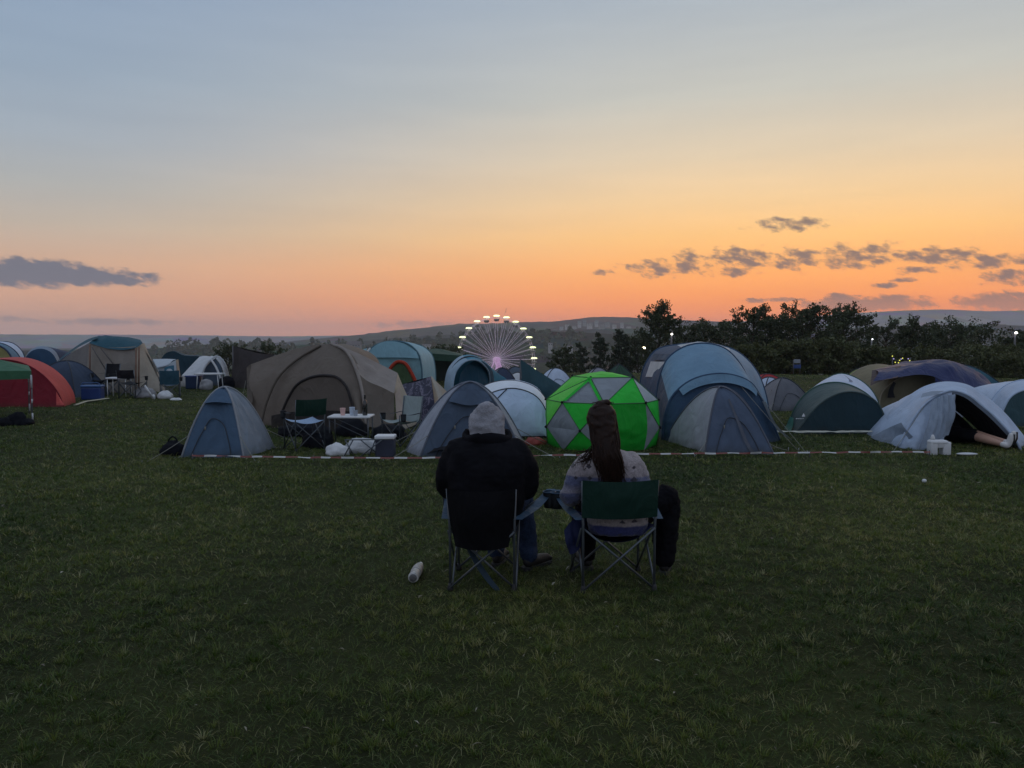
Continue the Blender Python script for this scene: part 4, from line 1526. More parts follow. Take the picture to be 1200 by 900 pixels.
# ---- teal event shelter with red arched doorway
r_ = thing('event_shelter', 'pale teal dome shelter with a red rimmed arched doorway', 'tent', G(458, 466))
r_.location = W(458, 452, 24)
r_.location.z = 0
ORG[r_.name] = (Vector(r_.location), 0)
M_te = fab('teal', (0.27, 0.46, 0.50), 0.2)
M_te2 = fab('teal_pale', (0.30, 0.52, 0.60), 0.2)
s1 = AG([(424, 462), (424, 440), (427, 420), (438, 406), (458, 400), (478, 403), (490, 414), (494, 430), (495, 448), (496, 462)], 23.5)
s0 = [p + Vector((0.15, 2.6, -0.1)) for p in s1]
tunnel(r_, [s0, s1], [M_te2], fab('teal_edge', (0.10, 0.20, 0.25), .05), None, M_te, prad=0.03)
q = poly(s1, 34)
base = [Vector((p.x, p.y, -.02)) for p in q]
sheet('front_panel', r_, [q, base], M_te, 34, 10, 0, .02, straight=True)
sheet('wind_band', r_, [A([(428, 415), (445, 402), (470, 401.5), (488, 412)], 23.45), A([(426, 419), (450, 419), (470, 419), (491, 420)], 23.4)], M_te2, 20, 5, 0, .015)
gd = A([(452, 462), (453, 445), (458, 431), (466, 424), (473, 425), (482, 437), (487, 448), (489, 462)], 23.3)
gq = poly(gd, 30)
dr = sheet('doorway', r_, [gq, [Vector((p.x * .9 + gq[15].x * .1, p.y, -.02)) for p in gq]], fab('olive_door', (0.07, 0.115, 0.055), .1), 30, 8, 0, .02)
MB().tube(gq, 0.055, 6).build('door_rim', fab('red_rim', (0.42, 0.055, 0.03), .1), dr)
sheet('side_awning', r_, [A([(413, 415, 24.5), (421, 411, 24.2), (430, 408, 23.6)], 24), A([(415, 425, 24.2), (421, 424, 23.9), (427, 422, 23.5)], 24)], M_te2, 12, 5, 0, .02)
MB().tube(A([(434, 408, 23.4), (427, 416, 23.3), (424, 426, 23.2)], 23), .03, 5).build('white_strap', fab('white_strap', (0.6, 0.62, 0.62), .05), r_)

# ---- dark green gazebo roof
r_ = thing('gazebo', 'dark green gazebo roof between the teal shelter and the blue pop-up tent', 'gazebo', W(515, 440, 30))
r_.location.z = 0
ORG[r_.name] = (Vector(r_.location), 0)
M_dg = fab('bottle_green', (0.035, 0.075, 0.052), .05)
ga = A([(490, 413, 29), (545, 417, 29), (540, 414, 32), (494, 411, 32)], 30)
gp_ = W(512, 408.5, 30.5)
for i in range(4):
    sheet('canopy_panel', r_, [[ga[i], ga[(i + 1) % 4]], [gp_, gp_ + Vector((.01, 0, 0))]], M_dg, 10, 8, 0, .03)
    MB().tube([ga[i], Vector((ga[i].x, ga[i].y, -.05))], .03, 6).build('leg', POLE, r_)
sheet('valance', r_, [[ga[0], ga[1]], [ga[0] + Vector((0, 0, -.26)), ga[1] + Vector((0, 0, -.24))]], M_dg, 12, 4, 0, .02)
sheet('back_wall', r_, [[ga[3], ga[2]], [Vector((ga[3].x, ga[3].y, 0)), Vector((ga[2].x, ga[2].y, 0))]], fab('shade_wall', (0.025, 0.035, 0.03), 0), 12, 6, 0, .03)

# ---- patterned navy tent
r_ = thing('tent', 'small navy tent with a pale swirling pattern beside the brown tent', 'tent', W(494, 492, 16))
r_.location.z = 0
ORG[r_.name] = (Vector(r_.location), 0)
mm, t = new_mat('fabric_swirl')
out = t.node('ShaderNodeOutputMaterial'); b = t.node('ShaderNodeBsdfPrincipled'); tcn = t.node('ShaderNodeTexCoord')
nz = t.node('ShaderNodeTexNoise'); nz.inputs['Scale'].default_value = 3.2; nz.inputs['Detail'].default_value = 3; nz.inputs['Distortion'].default_value = 2.2
t.link(tcn.outputs['Object'], nz.inputs['Vector'])
t.link(t.ramp(nz.outputs['Fac'], [(0.40, (0.028, 0.030, 0.062)), (0.50, (0.045, 0.045, 0.085)), (0.55, (0.22, 0.20, 0.27)), (0.60, (0.05, 0.05, 0.09))]), b.inputs['Base Color'])
b.inputs['Roughness'].default_value = .6
t.link(b.outputs[0], out.inputs[0])
M_sw = mm
p0, p1 = W(472, 450, 16.6), W(505, 441, 15.9)
fl, fr = W(468, 492, 15.9), W(512, 492, 15.2)
sheet('front_panel', r_, [[p0, p0.lerp(p1, .5) + Vector((0, 0, -.03)), p1], [p0.lerp(fl, .5) + Vector((0, -.08, 0)), p0.lerp(fr, .5) + Vector((0, -.12, 0)), p1.lerp(fr, .5) + Vector((0, -.08, 0))], [fl, fl.lerp(fr, .5), fr]], M_sw, 22, 14, 0, .02)
bl, br = fl + Vector((.5, 1.9, 0)), fr + Vector((.5, 1.9, 0))
sheet('back_panel', r_, [[p0, p1], [bl, br]], M_sw, 14, 8, 0, .02)
sheet('side_panel', r_, [[p1, fr], [p1, br]], fab('beige_lining', (0.40, 0.36, 0.30), .15), 12, 10, 0, .02)
sheet('side_panel', r_, [[p0, fl], [p0, bl]], M_sw, 12, 8, 0, .02)
sheet('lining_flap', r_, [[p1 + Vector((0, -.03, 0)), p1.lerp(fr, .5) + Vector((.10, -.10, 0)), fr + Vector((.12, -.05, 0))], [p1 + Vector((.03, -.02, 0)), p1.lerp(fr, .5) + Vector((.2, 0, 0)), fr + Vector((.25, .1, 0))]], fab('beige_lining', (0.40, 0.36, 0.30), .15), 12, 6, 0, .01)

# ---- blue pop-up tent
r_ = thing('tent', 'blue pop-up tent with an open dark mouth left of the wheel hub', 'tent', W(547, 462, 19))
r_.location.z = 0
ORG[r_.name] = (Vector(r_.location), 0)
M_tb = fab('petrol', (0.06, 0.23, 0.33), .12)
M_tb2 = fab('petrol_pale', (0.30, 0.42, 0.52), .15)
p1 = AG([(533, 466, 17.8), (531, 448, 17.8), (535, 434, 18), (545, 424, 18.2), (557, 422, 18.5), (567, 428, 18.9), (573, 438, 19.3), (574, 450, 19.5), (573, 466, 19.6)], 18)
p0 = AG([(523, 465, 18.8), (521, 448, 18.9), (525, 432, 19), (535, 420, 19.2), (549, 415.5, 19.6), (562, 419, 20), (571, 430, 20.4), (575, 446, 20.6), (576, 465, 20.7)], 19)
pm = [a.lerp(b_, .5) + Vector((0, 0, .02)) for a, b_ in zip(p0, p1)]
sheet('side_panel', r_, [sub(p0, 0, .42), sub(p1, 0, .42)], M_tb2, 16, 10, -.03, .014)
sheet('roof_panel', r_, [sub(p0, .42, 1), sub(p1, .42, 1)], M_tb, 20, 10, -.03, .014)
MB().tube(poly(pm, 30), .018, 5).build('pole_sleeve', SEAM, r_)
MB().tube(poly(p1, 30), .022, 5).build('hoop', M_tb2, r_)
pb_ = [p + Vector((.6, 1.6, -p.z * .5)) for p in p0]
sheet('back_panel', r_, [p0, pb_], M_tb, 24, 8, 0, .02)
q = poly(p1, 30)
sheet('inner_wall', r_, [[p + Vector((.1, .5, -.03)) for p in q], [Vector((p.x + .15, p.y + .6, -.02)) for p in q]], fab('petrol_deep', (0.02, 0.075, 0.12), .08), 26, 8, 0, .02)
sheet('door_flap', r_, [A([(546, 450, 18.1), (556, 447, 18.4), (566, 452, 18.9)], 18), A([(542, 468, 17.8), (553, 468, 18), (562, 466, 18.6)], 18)], fab('petrol_flap', (0.10, 0.26, 0.36), .15), 14, 10, 0, .03)

# ---- small ones behind the pale blue tent
def low_dome(label, px, ptop, pbase, hw, Y, mats, ang=0.0, e=1.0, depth=None, name='tent', sleeve=SEAM):
    c = W(px, pbase, Y)
    w = 2 * hw * Y / FPX
    H = W(px, ptop, Y + 0.3).z
    o = thing(name, label, 'tent', (c.x, Y, 0))
    d = depth or w * 0.8
    cs = []
    for sx, sy in ((-1, -1), (1, -1), (1, 1), (-1, 1)):
        x, y = sx * w / 2, sy * d / 2
        cs.append(Vector((c.x + x * math.cos(ang) - y * math.sin(ang), Y + d / 2 + x * math.sin(ang) + y * math.cos(ang), 0)))
    rid, pan, _ = dome4(o, cs, H, mats, e, .95, .04, sleeve=sleeve, wr=.02, nv=14)
    fittings(o, rid, 0, True, Y < 20)
    return o, rid


M_wh = fab('off_white', (0.66, 0.68, 0.70), .16)
M_nv = fab('navy', (0.05, 0.065, 0.11), .05)
M_gy = fab('mid_grey', (0.20, 0.21, 0.24), .08)
M_bl = fab('sky_blue', (0.55, 0.64, 0.78), .15)
low_dome('small navy and grey tent just right of the blue pop-up tent', 588, 431, 466, 22, 21.5, [M_nv, M_gy, M_nv, M_gy], .3)
low_dome('small white tent peeping over the pale blue tunnel tent', 607, 436.5, 462, 22, 22.5, [M_wh, M_wh, M_wh, M_wh], -.2)
low_dome('faint grey blue dome below the wheel hub, behind the white one', 604, 430, 452, 20, 27, [fab('dim_blue', (0.10, 0.13, 0.17), .1)] * 4, .1, .9)
low_dome('blue grey dome tent between the dark teal tarpaulin and the green dome', 652, 431.5, 462, 23, 24, [M_bl, M_bl, M_nv, M_bl], .25, .95)
low_dome('dark green pointed tent behind the green dome', 728, 427, 462, 26, 25, [M_dg, M_dg, M_dg, M_dg], .4, 1.5)
low_dome('flat grey lilac tent top just behind the green dome', 703, 431, 470, 24, 23, [fab('lilac_grey', (0.26, 0.26, 0.30), .1)] * 4, .1, 1.0)

# ---- dark teal tarpaulin
r_ = thing('tarpaulin', 'dark teal tarpaulin pulled up to a peak left of the green dome', 'tarp', W(625, 480, 15.5))
r_.location.z = 0
ORG[r_.name] = (Vector(r_.location), 0)
M_dt = fab('dark_teal', (0.030, 0.070, 0.085), .12)
pk = W(610, 421, 15.8)
rows = [[pk, W(611, 440, 15.7), W(609, 462, 15.6), W(608, 480, 15.5)], [W(628, 433, 15.6), W(627, 448, 15.45), W(625, 466, 15.4), W(624, 486, 15.3)], [W(658, 452, 15.4), W(656, 460, 15.3), W(652, 474, 15.2), W(650, 490, 15.1)]]
sheet('sheet', r_, rows, M_dt, 18, 20, 0, .03, 4, 5)
MB().tube([pk, Vector((pk.x, pk.y + .05, -.02))], .018, 6).build('pole', POLE, r_)
MB().tube([W(658, 452, 15.4), Vector((W(658, 452, 15.4).x, 15.45, -.02))], .018, 6).build('pole', POLE, r_)
guy(r_, W(658, 452, 15.4), G(672, 500))

# ---- right hand group
o, rid = low_dome('pale blue grey tent with a small dark vent right of the blue tunnel tent', 907, 442, 478, 24, 19.0, [M_bl, M_bl, M_bl, M_bl], .35, 1.0)
sheet('vent', o, [A([(904, 456, 18.6), (909, 455, 18.6)], 18.6), A([(904, 458, 18.5), (909, 457, 18.5)], 18.5)], BLACKF, 6, 4, 0, 0)
low_dome('red tent showing only its top behind the pale blue grey one', 905, 438.5, 470, 26, 23, [fab('red_top', (0.40, 0.045, 0.05), .15)] * 4, .1, .9)
low_dome('grey dome tent between the pale blue grey and the dark green tents', 925, 443, 481, 31, 18.2, [fab('charcoal', (0.15, 0.155, 0.175), .08), M_gy, M_gy, fab('ash', (0.22, 0.215, 0.23), .1)], .28, 1.1)

# dark green tunnel tent with the white mark
r_ = thing('tent', 'dark green tent with pale blue top and a white mark on its lower left', 'tent', W(980, 508, 13.8))
r_.location.z = 0
ORG[r_.name] = (Vector(r_.location), 0)
M_fg = fab('forest', (0.085, 0.118, 0.115), .06)
M_fd = fab('forest_dark', (0.022, 0.046, 0.056), .04)
x0 = AG([(945, 500, 16.5), (951, 466, 16.5), (965, 447, 16.5), (985, 438, 16.5), (1003, 443, 16.5), (1020, 456, 16.5), (1030, 475, 16.5), (1032, 500, 16.5)], 16)
x1 = AG([(925, 503), (930, 482), (944, 462), (962, 451), (982, 448.5), (1004, 455), (1022, 468), (1030, 484), (1033, 503)], 14.6)
x2 = AG([(929, 507), (938, 500), (950, 484), (968, 468), (990, 459.5), (1010, 461), (1027, 471), (1036, 487), (1040, 507)], 13.7)
tunnel(r_, [x0, x1], [M_bl], fab('forest_edge', (0.05, 0.11, 0.09), .02), None, M_bl, prad=.02)
sheet('hood_panel', r_, [x1, x2], M_fg, 34, 10, 0.02, .014)
MB().tube(poly(x2, 34), .016, 5).build('pole_sleeve', M_fg, r_)
q = poly(x2, 34)
sheet('front_panel', r_, [q, [Vector((p.x, p.y - .1, -.02)) for p in q]], M_fd, 34, 10, 0, .014, 8, 2)
sheet('roof_vent', r_, [A([(975, 441.5, 15.9), (990, 440, 15.9)], 16), A([(982, 447, 15.0), (1000, 447, 15.0)], 15)], fab('vent_navy', (0.16, 0.20, 0.29), .1), 8, 5, 0, .006)
MK = surf('white_print', (0.75, 0.75, 0.75), .6, .03, 4)
lg = [W(936.5, 487.5, 14.0), W(940.8, 487.5, 14.0), W(938.6, 483.5, 14.02)]
o2 = Vector((0, -.13, 0))
mesh_obj('printed_mark', [lg[0] + o2, lg[1] + o2, lg[2] + o2] + [p + o2 + Vector((0, .004, 0)) for p in lg], [(0, 1, 2), (3, 5, 4), (0, 3, 4, 1), (1, 4, 5, 2), (2, 5, 3, 0)], MK, r_, False)
xs_ = 932.5
for wpx in (2.2, 1.5, 1.8, 1.4, 1.9):
    MB().box(W(xs_ + wpx / 2, 490.6, 13.86), (wpx * .0133, .006, .014)).build('printed_letter', MK, r_, False)
    xs_ += wpx + 0.35
sheet('hem', r_, [A([(917, 505, 14.4), (922, 497, 14.6), (926, 488, 14.6)], 14.5), A([(926, 507, 13.9), (929, 500, 14.1), (930, 490, 14.4)], 14)], fab('green_hem', (0.06, 0.20, 0.15), .1), 10, 5, 0, .01)

# olive tent, blue tarp tent, teal tent
low_dome('olive green tent peeping out left of the dark blue tarpaulin', 1016, 432, 470, 28, 20.5, [fab('olive', (0.11, 0.145, 0.055), .12), fab('olive', (0.11, 0.145, 0.055), .12), M_gy, fab('olive_pale', (0.25, 0.30, 0.10), .15)], .5, 1.2)
low_dome('teal tent showing its right slope behind the dark blue tarpaulin', 1148, 428, 470, 44, 22, [fab('deep_teal', (0.04, 0.11, 0.15), .1)] * 4, .1, 1.2)
r_ = thing('tent', 'beige tent half covered by a crumpled dark blue tarpaulin', 'tent', W(1085, 478, 17.5))
r_.location.z = 0
ORG[r_.name] = (Vector(r_.location), 0)
M_bg = fab('beige', (0.205, 0.180, 0.115), .12)
b0 = AG([(1030, 478), (1034, 460), (1046, 448), (1068, 439), (1088, 439), (1102, 445), (1112, 460), (1116, 478)], 17.6)
b1 = [p + Vector((.1, 2.2, .15)) for p in b0]
tunnel(r_, [b1, b0], [M_bg], M_tan, M_bg, M_bg, prad=.012)
sheet('dark_opening', r_, [A([(1047, 447, 17.5), (1042, 456, 17.5), (1040, 466, 17.5)], 17.5), A([(1050, 449, 17.48), (1047, 458, 17.48), (1049, 466, 17.48)], 17.5)], BLACKF, 8, 6, 0, .005)
r_ = thing('tarpaulin', 'crumpled dark blue tarpaulin thrown over the beige tent', 'tarp', W(1110, 470, 17.6))
r_.location.z = 0
ORG[r_.name] = (Vector(r_.location), 0)
M_bt = fab('tarp_blue', (0.034, 0.042, 0.110), .05, .5)
back = A([(1026, 434, 19.4), (1050, 428, 19.4), (1078, 423, 19.4), (1096, 421, 19.4), (1115, 423, 19.4), (1138, 432, 19.4), (1155, 444, 19.4), (1172, 462, 19.2), (1182, 480, 19)], 19)
crst = A([(1026, 433.5, 18.2), (1050, 428.5, 18.2), (1078, 423.5, 18.2), (1096, 421, 18.2), (1115, 424, 18.2), (1138, 434, 18.2), (1152, 443, 18.2), (1160, 452, 18.1), (1168, 474, 18)], 18)
frnt = A([(1023, 447, 17.3), (1040, 444, 17.2), (1060, 441, 17.1), (1080, 439, 17.1), (1096, 442, 17.1), (1112, 452, 17), (1130, 462, 16.9), (1146, 468, 16.9), (1158, 476, 17)], 17)
mid_ = [a.lerp(b_, .5) + Vector((0, -.18, .05)) for a, b_ in zip(crst, frnt)]
sheet('sheet', r_, [back, crst, mid_, frnt], M_bt, 60, 36, 0, .075, 5, 3)
sheet('hanging_edge', r_, [frnt[4:], [p + Vector((0, -.05, -.42)) for p in frnt[4:]]], M_bt, 26, 8, 0, .04, 6, 2)
sheet('brown_corner', r_, [A([(1022, 434, 18.2), (1035, 432, 18.1), (1056, 428.5, 18)], 18), A([(1020, 452, 17.3), (1034, 446, 17.2), (1052, 442.5, 17.05)], 17)], fab('maroon_brown', (0.085, 0.06, 0.06), .08), 14, 8, 0, .03)

# pale blue open tent
r_ = thing('tent', 'pale blue tent with its door open and a gathered flap on the left', 'tent', W(1110, 528, 12))
r_.location.z = 0
ORG[r_.name] = (Vector(r_.location), 0)
M_zb = fab('ice_blue', (0.47, 0.57, 0.72), .15)
M_zg = fab('ice_grey', (0.25, 0.30, 0.37), .12)
z_arch = AG([(1052, 527, 11.9), (1066, 498, 12.0), (1084, 474, 12.05), (1100, 463, 12.1), (1114, 458.5, 12.1), (1130, 462, 12.05), (1150, 476, 12.0), (1170, 494, 11.9), (1190, 517, 11.75), (1196, 531, 11.65)], 12)     # front hoop
z_ridge = AG([(1018, 512, 13.4), (1036, 493, 13.35), (1058, 471, 13.3), (1080, 454, 13.2), (1108, 447, 13.1), (1132, 450, 13.0), (1158, 466, 12.9), (1180, 486, 12.8), (1198, 508, 12.7), (1206, 522, 12.7)], 13)   # over the middle
z_back = [p + Vector((.25, 1.4, -p.z * .45)) for p in z_ridge]
sheet('roof_panel', r_, [sub(z_ridge, .0, .58), sub(z_arch, .0, .58)], M_zb, 30, 16, .03, .014, 5, 2)
sheet('roof_panel', r_, [sub(z_ridge, .58, 1), sub(z_arch, .58, 1)], M_zb, 24, 14, .02, .02, 5, 3)
sheet('back_panel', r_, [z_ridge, z_back], M_zb, 30, 10, 0, .02)
sheet('corner_patch', r_, [[W(1020, 512.5, 12.95), W(1038, 503, 12.7), W(1056, 495, 12.2)], [W(1027, 516, 12.7), W(1046, 510, 12.4), W(1063, 505, 11.85)], [W(1034, 518, 12.5), W(1052, 521, 12.1), W(1070, 512, 11.72)]], M_zg, 12, 9, 0, .008)
MB().tube([p + Vector((0, -.01, .01)) for p in poly(z_arch, 40)], .02, 6).build('pole_sleeve', M_zb, r_)
sheet('roof_vent', r_, [A([(1081, 461, 12.3), (1092, 458.5, 12.3), (1106, 458, 12.25)], 12), A([(1079, 466, 12.1), (1092, 463.5, 12.05), (1108, 460.5, 12.05)], 12)], M_zg, 12, 5, 0, .008)
pf_t = sub(z_arch, .0, .5, 9)
pf_b = poly(A([(1052, 528, 11.85), (1064, 528.5, 11.7), (1078, 528, 11.62), (1090, 526, 11.66), (1105, 519, 11.8)], 12), 9)
sheet('front_panel', r_, [pf_t, [a.lerp(b_, .5) + Vector((.0, -.04, .0)) for a, b_ in zip(pf_t, pf_b)], pf_b], M_zb, 36, 18, 0, .016, 7, 1.5)
# gathered flap
ft = A([(1092, 470, 11.9), (1099, 466, 11.92), (1106, 463, 11.95), (1113, 461.5, 12), (1120, 462.5, 12.02)], 12)
fb = A([(1076, 526, 11.5), (1084, 525, 11.45), (1093, 521, 11.5), (1103, 514, 11.55), (1112, 509, 11.7)], 11.5)
sheet('door_flap', r_, [ft, [a.lerp(b_, .5) + Vector((-.02, -.10, .0)) for a, b_ in zip(ft, fb)], fb], M_zg, 40, 18, 0, .03, 8, 3, fold=.016, foldn=4, pin=False)
# dark inner tent
inn = [p + Vector((.05, 1.05, -.10 * p.z)) for p in sub(z_arch, .52, 1, 30)]
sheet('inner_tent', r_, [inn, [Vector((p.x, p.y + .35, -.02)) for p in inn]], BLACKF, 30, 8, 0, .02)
sheet('ground_sheet', r_, [[W(1085, 527, 11.7), W(1190, 530, 11.6)], [W(1085, 520, 12.7), W(1190, 520, 12.6)]], BLACKF, 10, 6, 0, .01)
lin_ = sub(z_arch, .5, 1, 20)
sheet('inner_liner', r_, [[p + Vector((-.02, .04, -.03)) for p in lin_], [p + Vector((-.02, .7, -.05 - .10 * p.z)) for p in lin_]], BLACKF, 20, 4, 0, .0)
guy(r_, z_arch[2], G(1044, 533))

# tent cut by the right edge
r_ = thing('tent', 'pale blue tent with green porch cut by the right edge of the photo', 'tent', W(1195, 500, 15))
r_.location.z = 0
ORG[r_.name] = (Vector(r_.location), 0)
y0 = AG([(1156, 502, 15.8), (1160, 474, 15.8), (1174, 455, 15.8), (1195, 446, 15.8), (1222, 449, 15.8), (1244, 468, 15.8), (1252, 502, 15.8)], 15)
y1 = AG([(1170, 505, 14.8), (1176, 480, 14.8), (1186, 464, 14.8), (1202, 457, 14.8), (1224, 460, 14.8), (1242, 478, 14.8), (1248, 505, 14.8)], 15)
tunnel(r_, [[p + Vector((0, 1.6, -.25)) for p in y0], y0, y1], [M_bl, M_zb], M_zb, fab('porch_green', (0.05, 0.10, 0.115), .06), M_bl, prad=.018)

# ---- left group
r_ = thing('tent', 'red tunnel tent with a brighter red hoop behind the green gazebo', 'tent', G(40, 474))
M_rd = fab('deep_red', (0.20, 0.016, 0.028), .06)
M_rb = fab('coral_red', (0.52, 0.085, 0.075), .12)
e0 = AG([(-60, 478), (-50, 445), (-28, 425), (0, 419), (22, 420), (46, 428), (66, 444), (78, 462), (80, 474)], 20.3)
e1 = AG([(-68, 478), (-58, 448), (-34, 428), (-4, 421.5), (18, 423), (40, 432), (58, 447), (70, 464), (75, 475)], 19.4)
e00 = AG([(-40, 474), (-32, 445), (-12, 424), (14, 418.5), (36, 420), (60, 430), (78, 446), (87, 462), (89, 471)], 20.6)
sheet('hoop_panel', r_, [e00, e1], M_rb, 36, 8, -.02, .010)
sheet('back_panel', r_, [[p + Vector((-1.5, 1.6, -.2 * p.z)) for p in e00], e00], M_rd, 30, 8, 0, .02)
q = poly(e1, 36)
sheet('front_panel', r_, [q, [Vector((p.x, p.y - .15, -.02)) for p in q]], M_rd, 36, 12, 0, .014, 8, 2)
sheet('door_flap', r_, [A([(66, 459, 19.2), (70, 466, 19.2)], 19), A([(66, 475, 19.0), (76, 475, 19.0)], 19)], M_rb, 8, 6, 0, .02)
MB().tube(q, .016, 5).build('pole_sleeve', M_rd, r_)

low_dome('dark navy tent tucked behind the red one', 62, 423, 466, 37, 22.6, [fab('night_blue', (0.045, 0.065, 0.105), .06)] * 4, -.2, .95)
r_ = thing('tent', 'blue and yellow tunnel tent at the top left, cut by the edge', 'tent', W(0, 440, 28))
r_.location.z = 0
ORG[r_.name] = (Vector(r_.location), 0)
f1 = AG([(-60, 450), (-54, 425), (-38, 408), (-14, 401.5), (6, 404), (18, 412), (26, 425), (29, 450)], 27)
f0 = AG([(-64, 452), (-60, 430), (-48, 412), (-28, 402), (-8, 403), (7, 410), (14, 420), (18, 452)], 25.5)
fq = AG([(-52, 450), (-44, 425), (-24, 407), (0, 400.5), (16, 403), (25, 411), (30, 424), (33, 450)], 28.5)
tunnel(r_, [fq, f1, f0], [M_bl, fab('sea_blue', (0.09, 0.20, 0.30), .12)], M_nv, fab('straw_yellow', (0.36, 0.33, 0.14), .2), M_bl, prad=.03)
r_ = thing('tent', 'blue dome tent with a pale hoop left of the big tan tent', 'tent', W(48, 440, 30))
r_.location.z = 0
ORG[r_.name] = (Vector(r_.location), 0)
h1 = AG([(24, 450), (27, 425), (36, 412), (48, 408.5), (60, 413), (68, 426), (71, 450)], 29)
h0 = AG([(26, 450), (29, 423), (38, 409), (50, 405.5), (63, 410), (71, 424), (74, 450)], 30.2)
tunnel(r_, [[p + Vector((.2, 1.5, -.3)) for p in h0], h0, h1], [M_nv, fab('hoop_grey_blue', (0.20, 0.26, 0.34), .12)], None, fab('mid_blue', (0.05, 0.10, 0.17), .08), M_nv)

# big tan tent with teal roof
r_ = thing('tent', 'large tan frame tent with a teal roof on the left', 'tent', W(130, 458, 26))
r_.location.z = 0
ORG[r_.name] = (Vector(r_.location), 0)
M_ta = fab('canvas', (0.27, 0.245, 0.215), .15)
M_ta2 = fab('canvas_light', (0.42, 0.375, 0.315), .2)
M_tr = fab('teal_roof', (0.018, 0.080, 0.112), .08)
TL = W(110, 400, 25.5); TR = W(160, 404, 24.6)
LB = W(62, 430, 27.5); RB = W(191, 457, 25.2)
g0 = [W(70, 466, 26.6), W(104, 466, 25.4), W(160, 464, 24.4), W(191, 461, 25)]
sheet('front_panel', r_, [[W(104, 402, 25.5), W(130, 407, 25.0), W(158, 406, 24.6)], [W(102, 435, 25.3), W(130, 437, 24.8), W(158, 437, 24.4)], [W(100, 470, 25.2), W(130, 470, 24.7), W(158, 470, 24.3)]], M_ta, 22, 14, 0, .03)
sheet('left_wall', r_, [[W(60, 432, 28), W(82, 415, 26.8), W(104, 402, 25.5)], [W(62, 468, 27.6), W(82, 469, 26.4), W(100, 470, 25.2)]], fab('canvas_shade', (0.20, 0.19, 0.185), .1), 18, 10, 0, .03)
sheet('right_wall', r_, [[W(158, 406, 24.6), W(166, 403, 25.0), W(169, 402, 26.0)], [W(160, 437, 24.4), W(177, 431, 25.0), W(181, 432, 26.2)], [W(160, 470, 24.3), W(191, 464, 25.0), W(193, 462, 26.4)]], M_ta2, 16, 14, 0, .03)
sheet('roof', r_, [[W(56, 434, 28.3), W(84, 412, 26.8), W(108, 399, 25.6), W(113, 397, 25.5)], [W(60, 430, 29.5), W(86, 408, 28), W(110, 395, 27), W(117, 393.5, 26.8)]], M_tr, 20, 8, 0, .03)
sheet('roof', r_, [[W(104, 402, 25.4), W(130, 409, 24.9), W(150, 409.5, 24.6), W(160, 407, 24.5), W(167, 402.5, 24.8)], [W(112, 396, 26), W(133, 397, 25.6), W(152, 399, 25.4), W(160, 399.5, 25.4), W(165, 399, 25.5)], [W(115, 393.5, 27), W(135, 394, 27), W(155, 396, 27), W(160, 397, 27), W(164, 398, 27)]], M_tr, 26, 12, 0, .04)
sheet('roof_edge', r_, [[W(163, 401, 24.9), W(173, 415, 25.1), W(184, 438, 25.2), W(194, 460, 25.3)], [W(166, 400, 25.8), W(175, 415, 26), W(187, 438, 26.2), W(196, 460, 26.4)]], fab('teal_dark', (0.02, 0.06, 0.08), .05), 18, 4, 0, .02)
for (x, y0_, y1_, yy_) in ((105.5, 404, 466, 25.1), (159.5, 408, 466, 24.2), (163, 407, 466, 24.35)):
    MB().tube([W(x, y0_, yy_), W(x - .5, y1_, yy_ - .1)], .028, 5).build('pole', surf('rust_pole', (0.16, 0.09, 0.06), .6, .2, 5), r_)
for (xa, ya, xb, yb) in ((108, 407, 128, 440), (118, 408, 150, 448)):
    MB().tube([W(xa, ya, 24.95), W(xb, yb, 24.6)], .02, 5).build('seam', fab('canvas_seam', (0.10, 0.09, 0.085), 0), r_)

# white blue small tent, dark teal tent, white frame tent, brown tarp
r_ = thing('tent', 'small white and blue cabin tent right of the big tan tent', 'tent', W(196, 452, 29.5))
r_.location.z = 0
ORG[r_.name] = (Vector(r_.location), 0)
M_w2 = fab('cool_white', (0.50, 0.55, 0.60), .2)
sheet('roof', r_, [[W(179, 421, 31), W(194, 420.5, 31), W(207, 421, 31)], [W(184, 431, 29.2), W(196, 428, 29.2), W(203, 422, 29.6)]], M_w2, 14, 6, 0, .02)
sheet('front_panel', r_, [[W(184, 430, 29.3), W(196, 427, 29.3), W(206, 422, 29.6)], [W(186, 456, 29), W(197, 456, 29), W(209, 455, 29.3)]], M_w2, 14, 10, 0, .02)
dr = sheet('door', r_, [[W(192.5, 431, 29.0), W(200, 428.5, 29.1), W(204, 428, 29.2)], [W(192.5, 456, 28.8), W(200, 456, 28.8), W(205, 456, 28.9)]], fab('cabin_blue', (0.055, 0.17, 0.25), .12), 10, 8, 0, .02)
MB().lathe([(.0, -.02), (.13, -.01), (.13, .01), (0, .02)], W(198.5, 436, 28.85), 14, (0, 1, 0)).build('window', M_w2, dr)
sheet('side_panel', r_, [[W(206, 422, 29.6), W(209, 421, 31)], [W(210, 455, 29.3), W(213, 454, 31)]], M_ta2, 8, 8, 0, .02)
sheet('left_panel', r_, [[W(179, 421, 31), W(184, 430, 29.3)], [W(182, 456, 31), W(186, 456, 29)]], M_w2, 8, 8, 0, .02)

r_ = thing('tent', 'long dark teal tent behind the white frame tent', 'tent', W(215, 440, 36))
r_.location.z = 0
ORG[r_.name] = (Vector(r_.location), 0)
l0 = AG([(183, 445), (187, 424), (195, 413.5), (203, 411.5), (214, 416), (238, 419), (250, 428), (256, 445)], 35)
l1 = AG([(188, 445), (192, 425), (199, 414), (206, 412), (218, 416), (242, 418.5), (254, 427), (260, 445)], 38)
tunnel(r_, [l1, l0], [fab('deep_teal2', (0.025, 0.06, 0.085), .08)], None, fab('deep_teal2', (0.025, 0.06, 0.085), .08), M_nv)

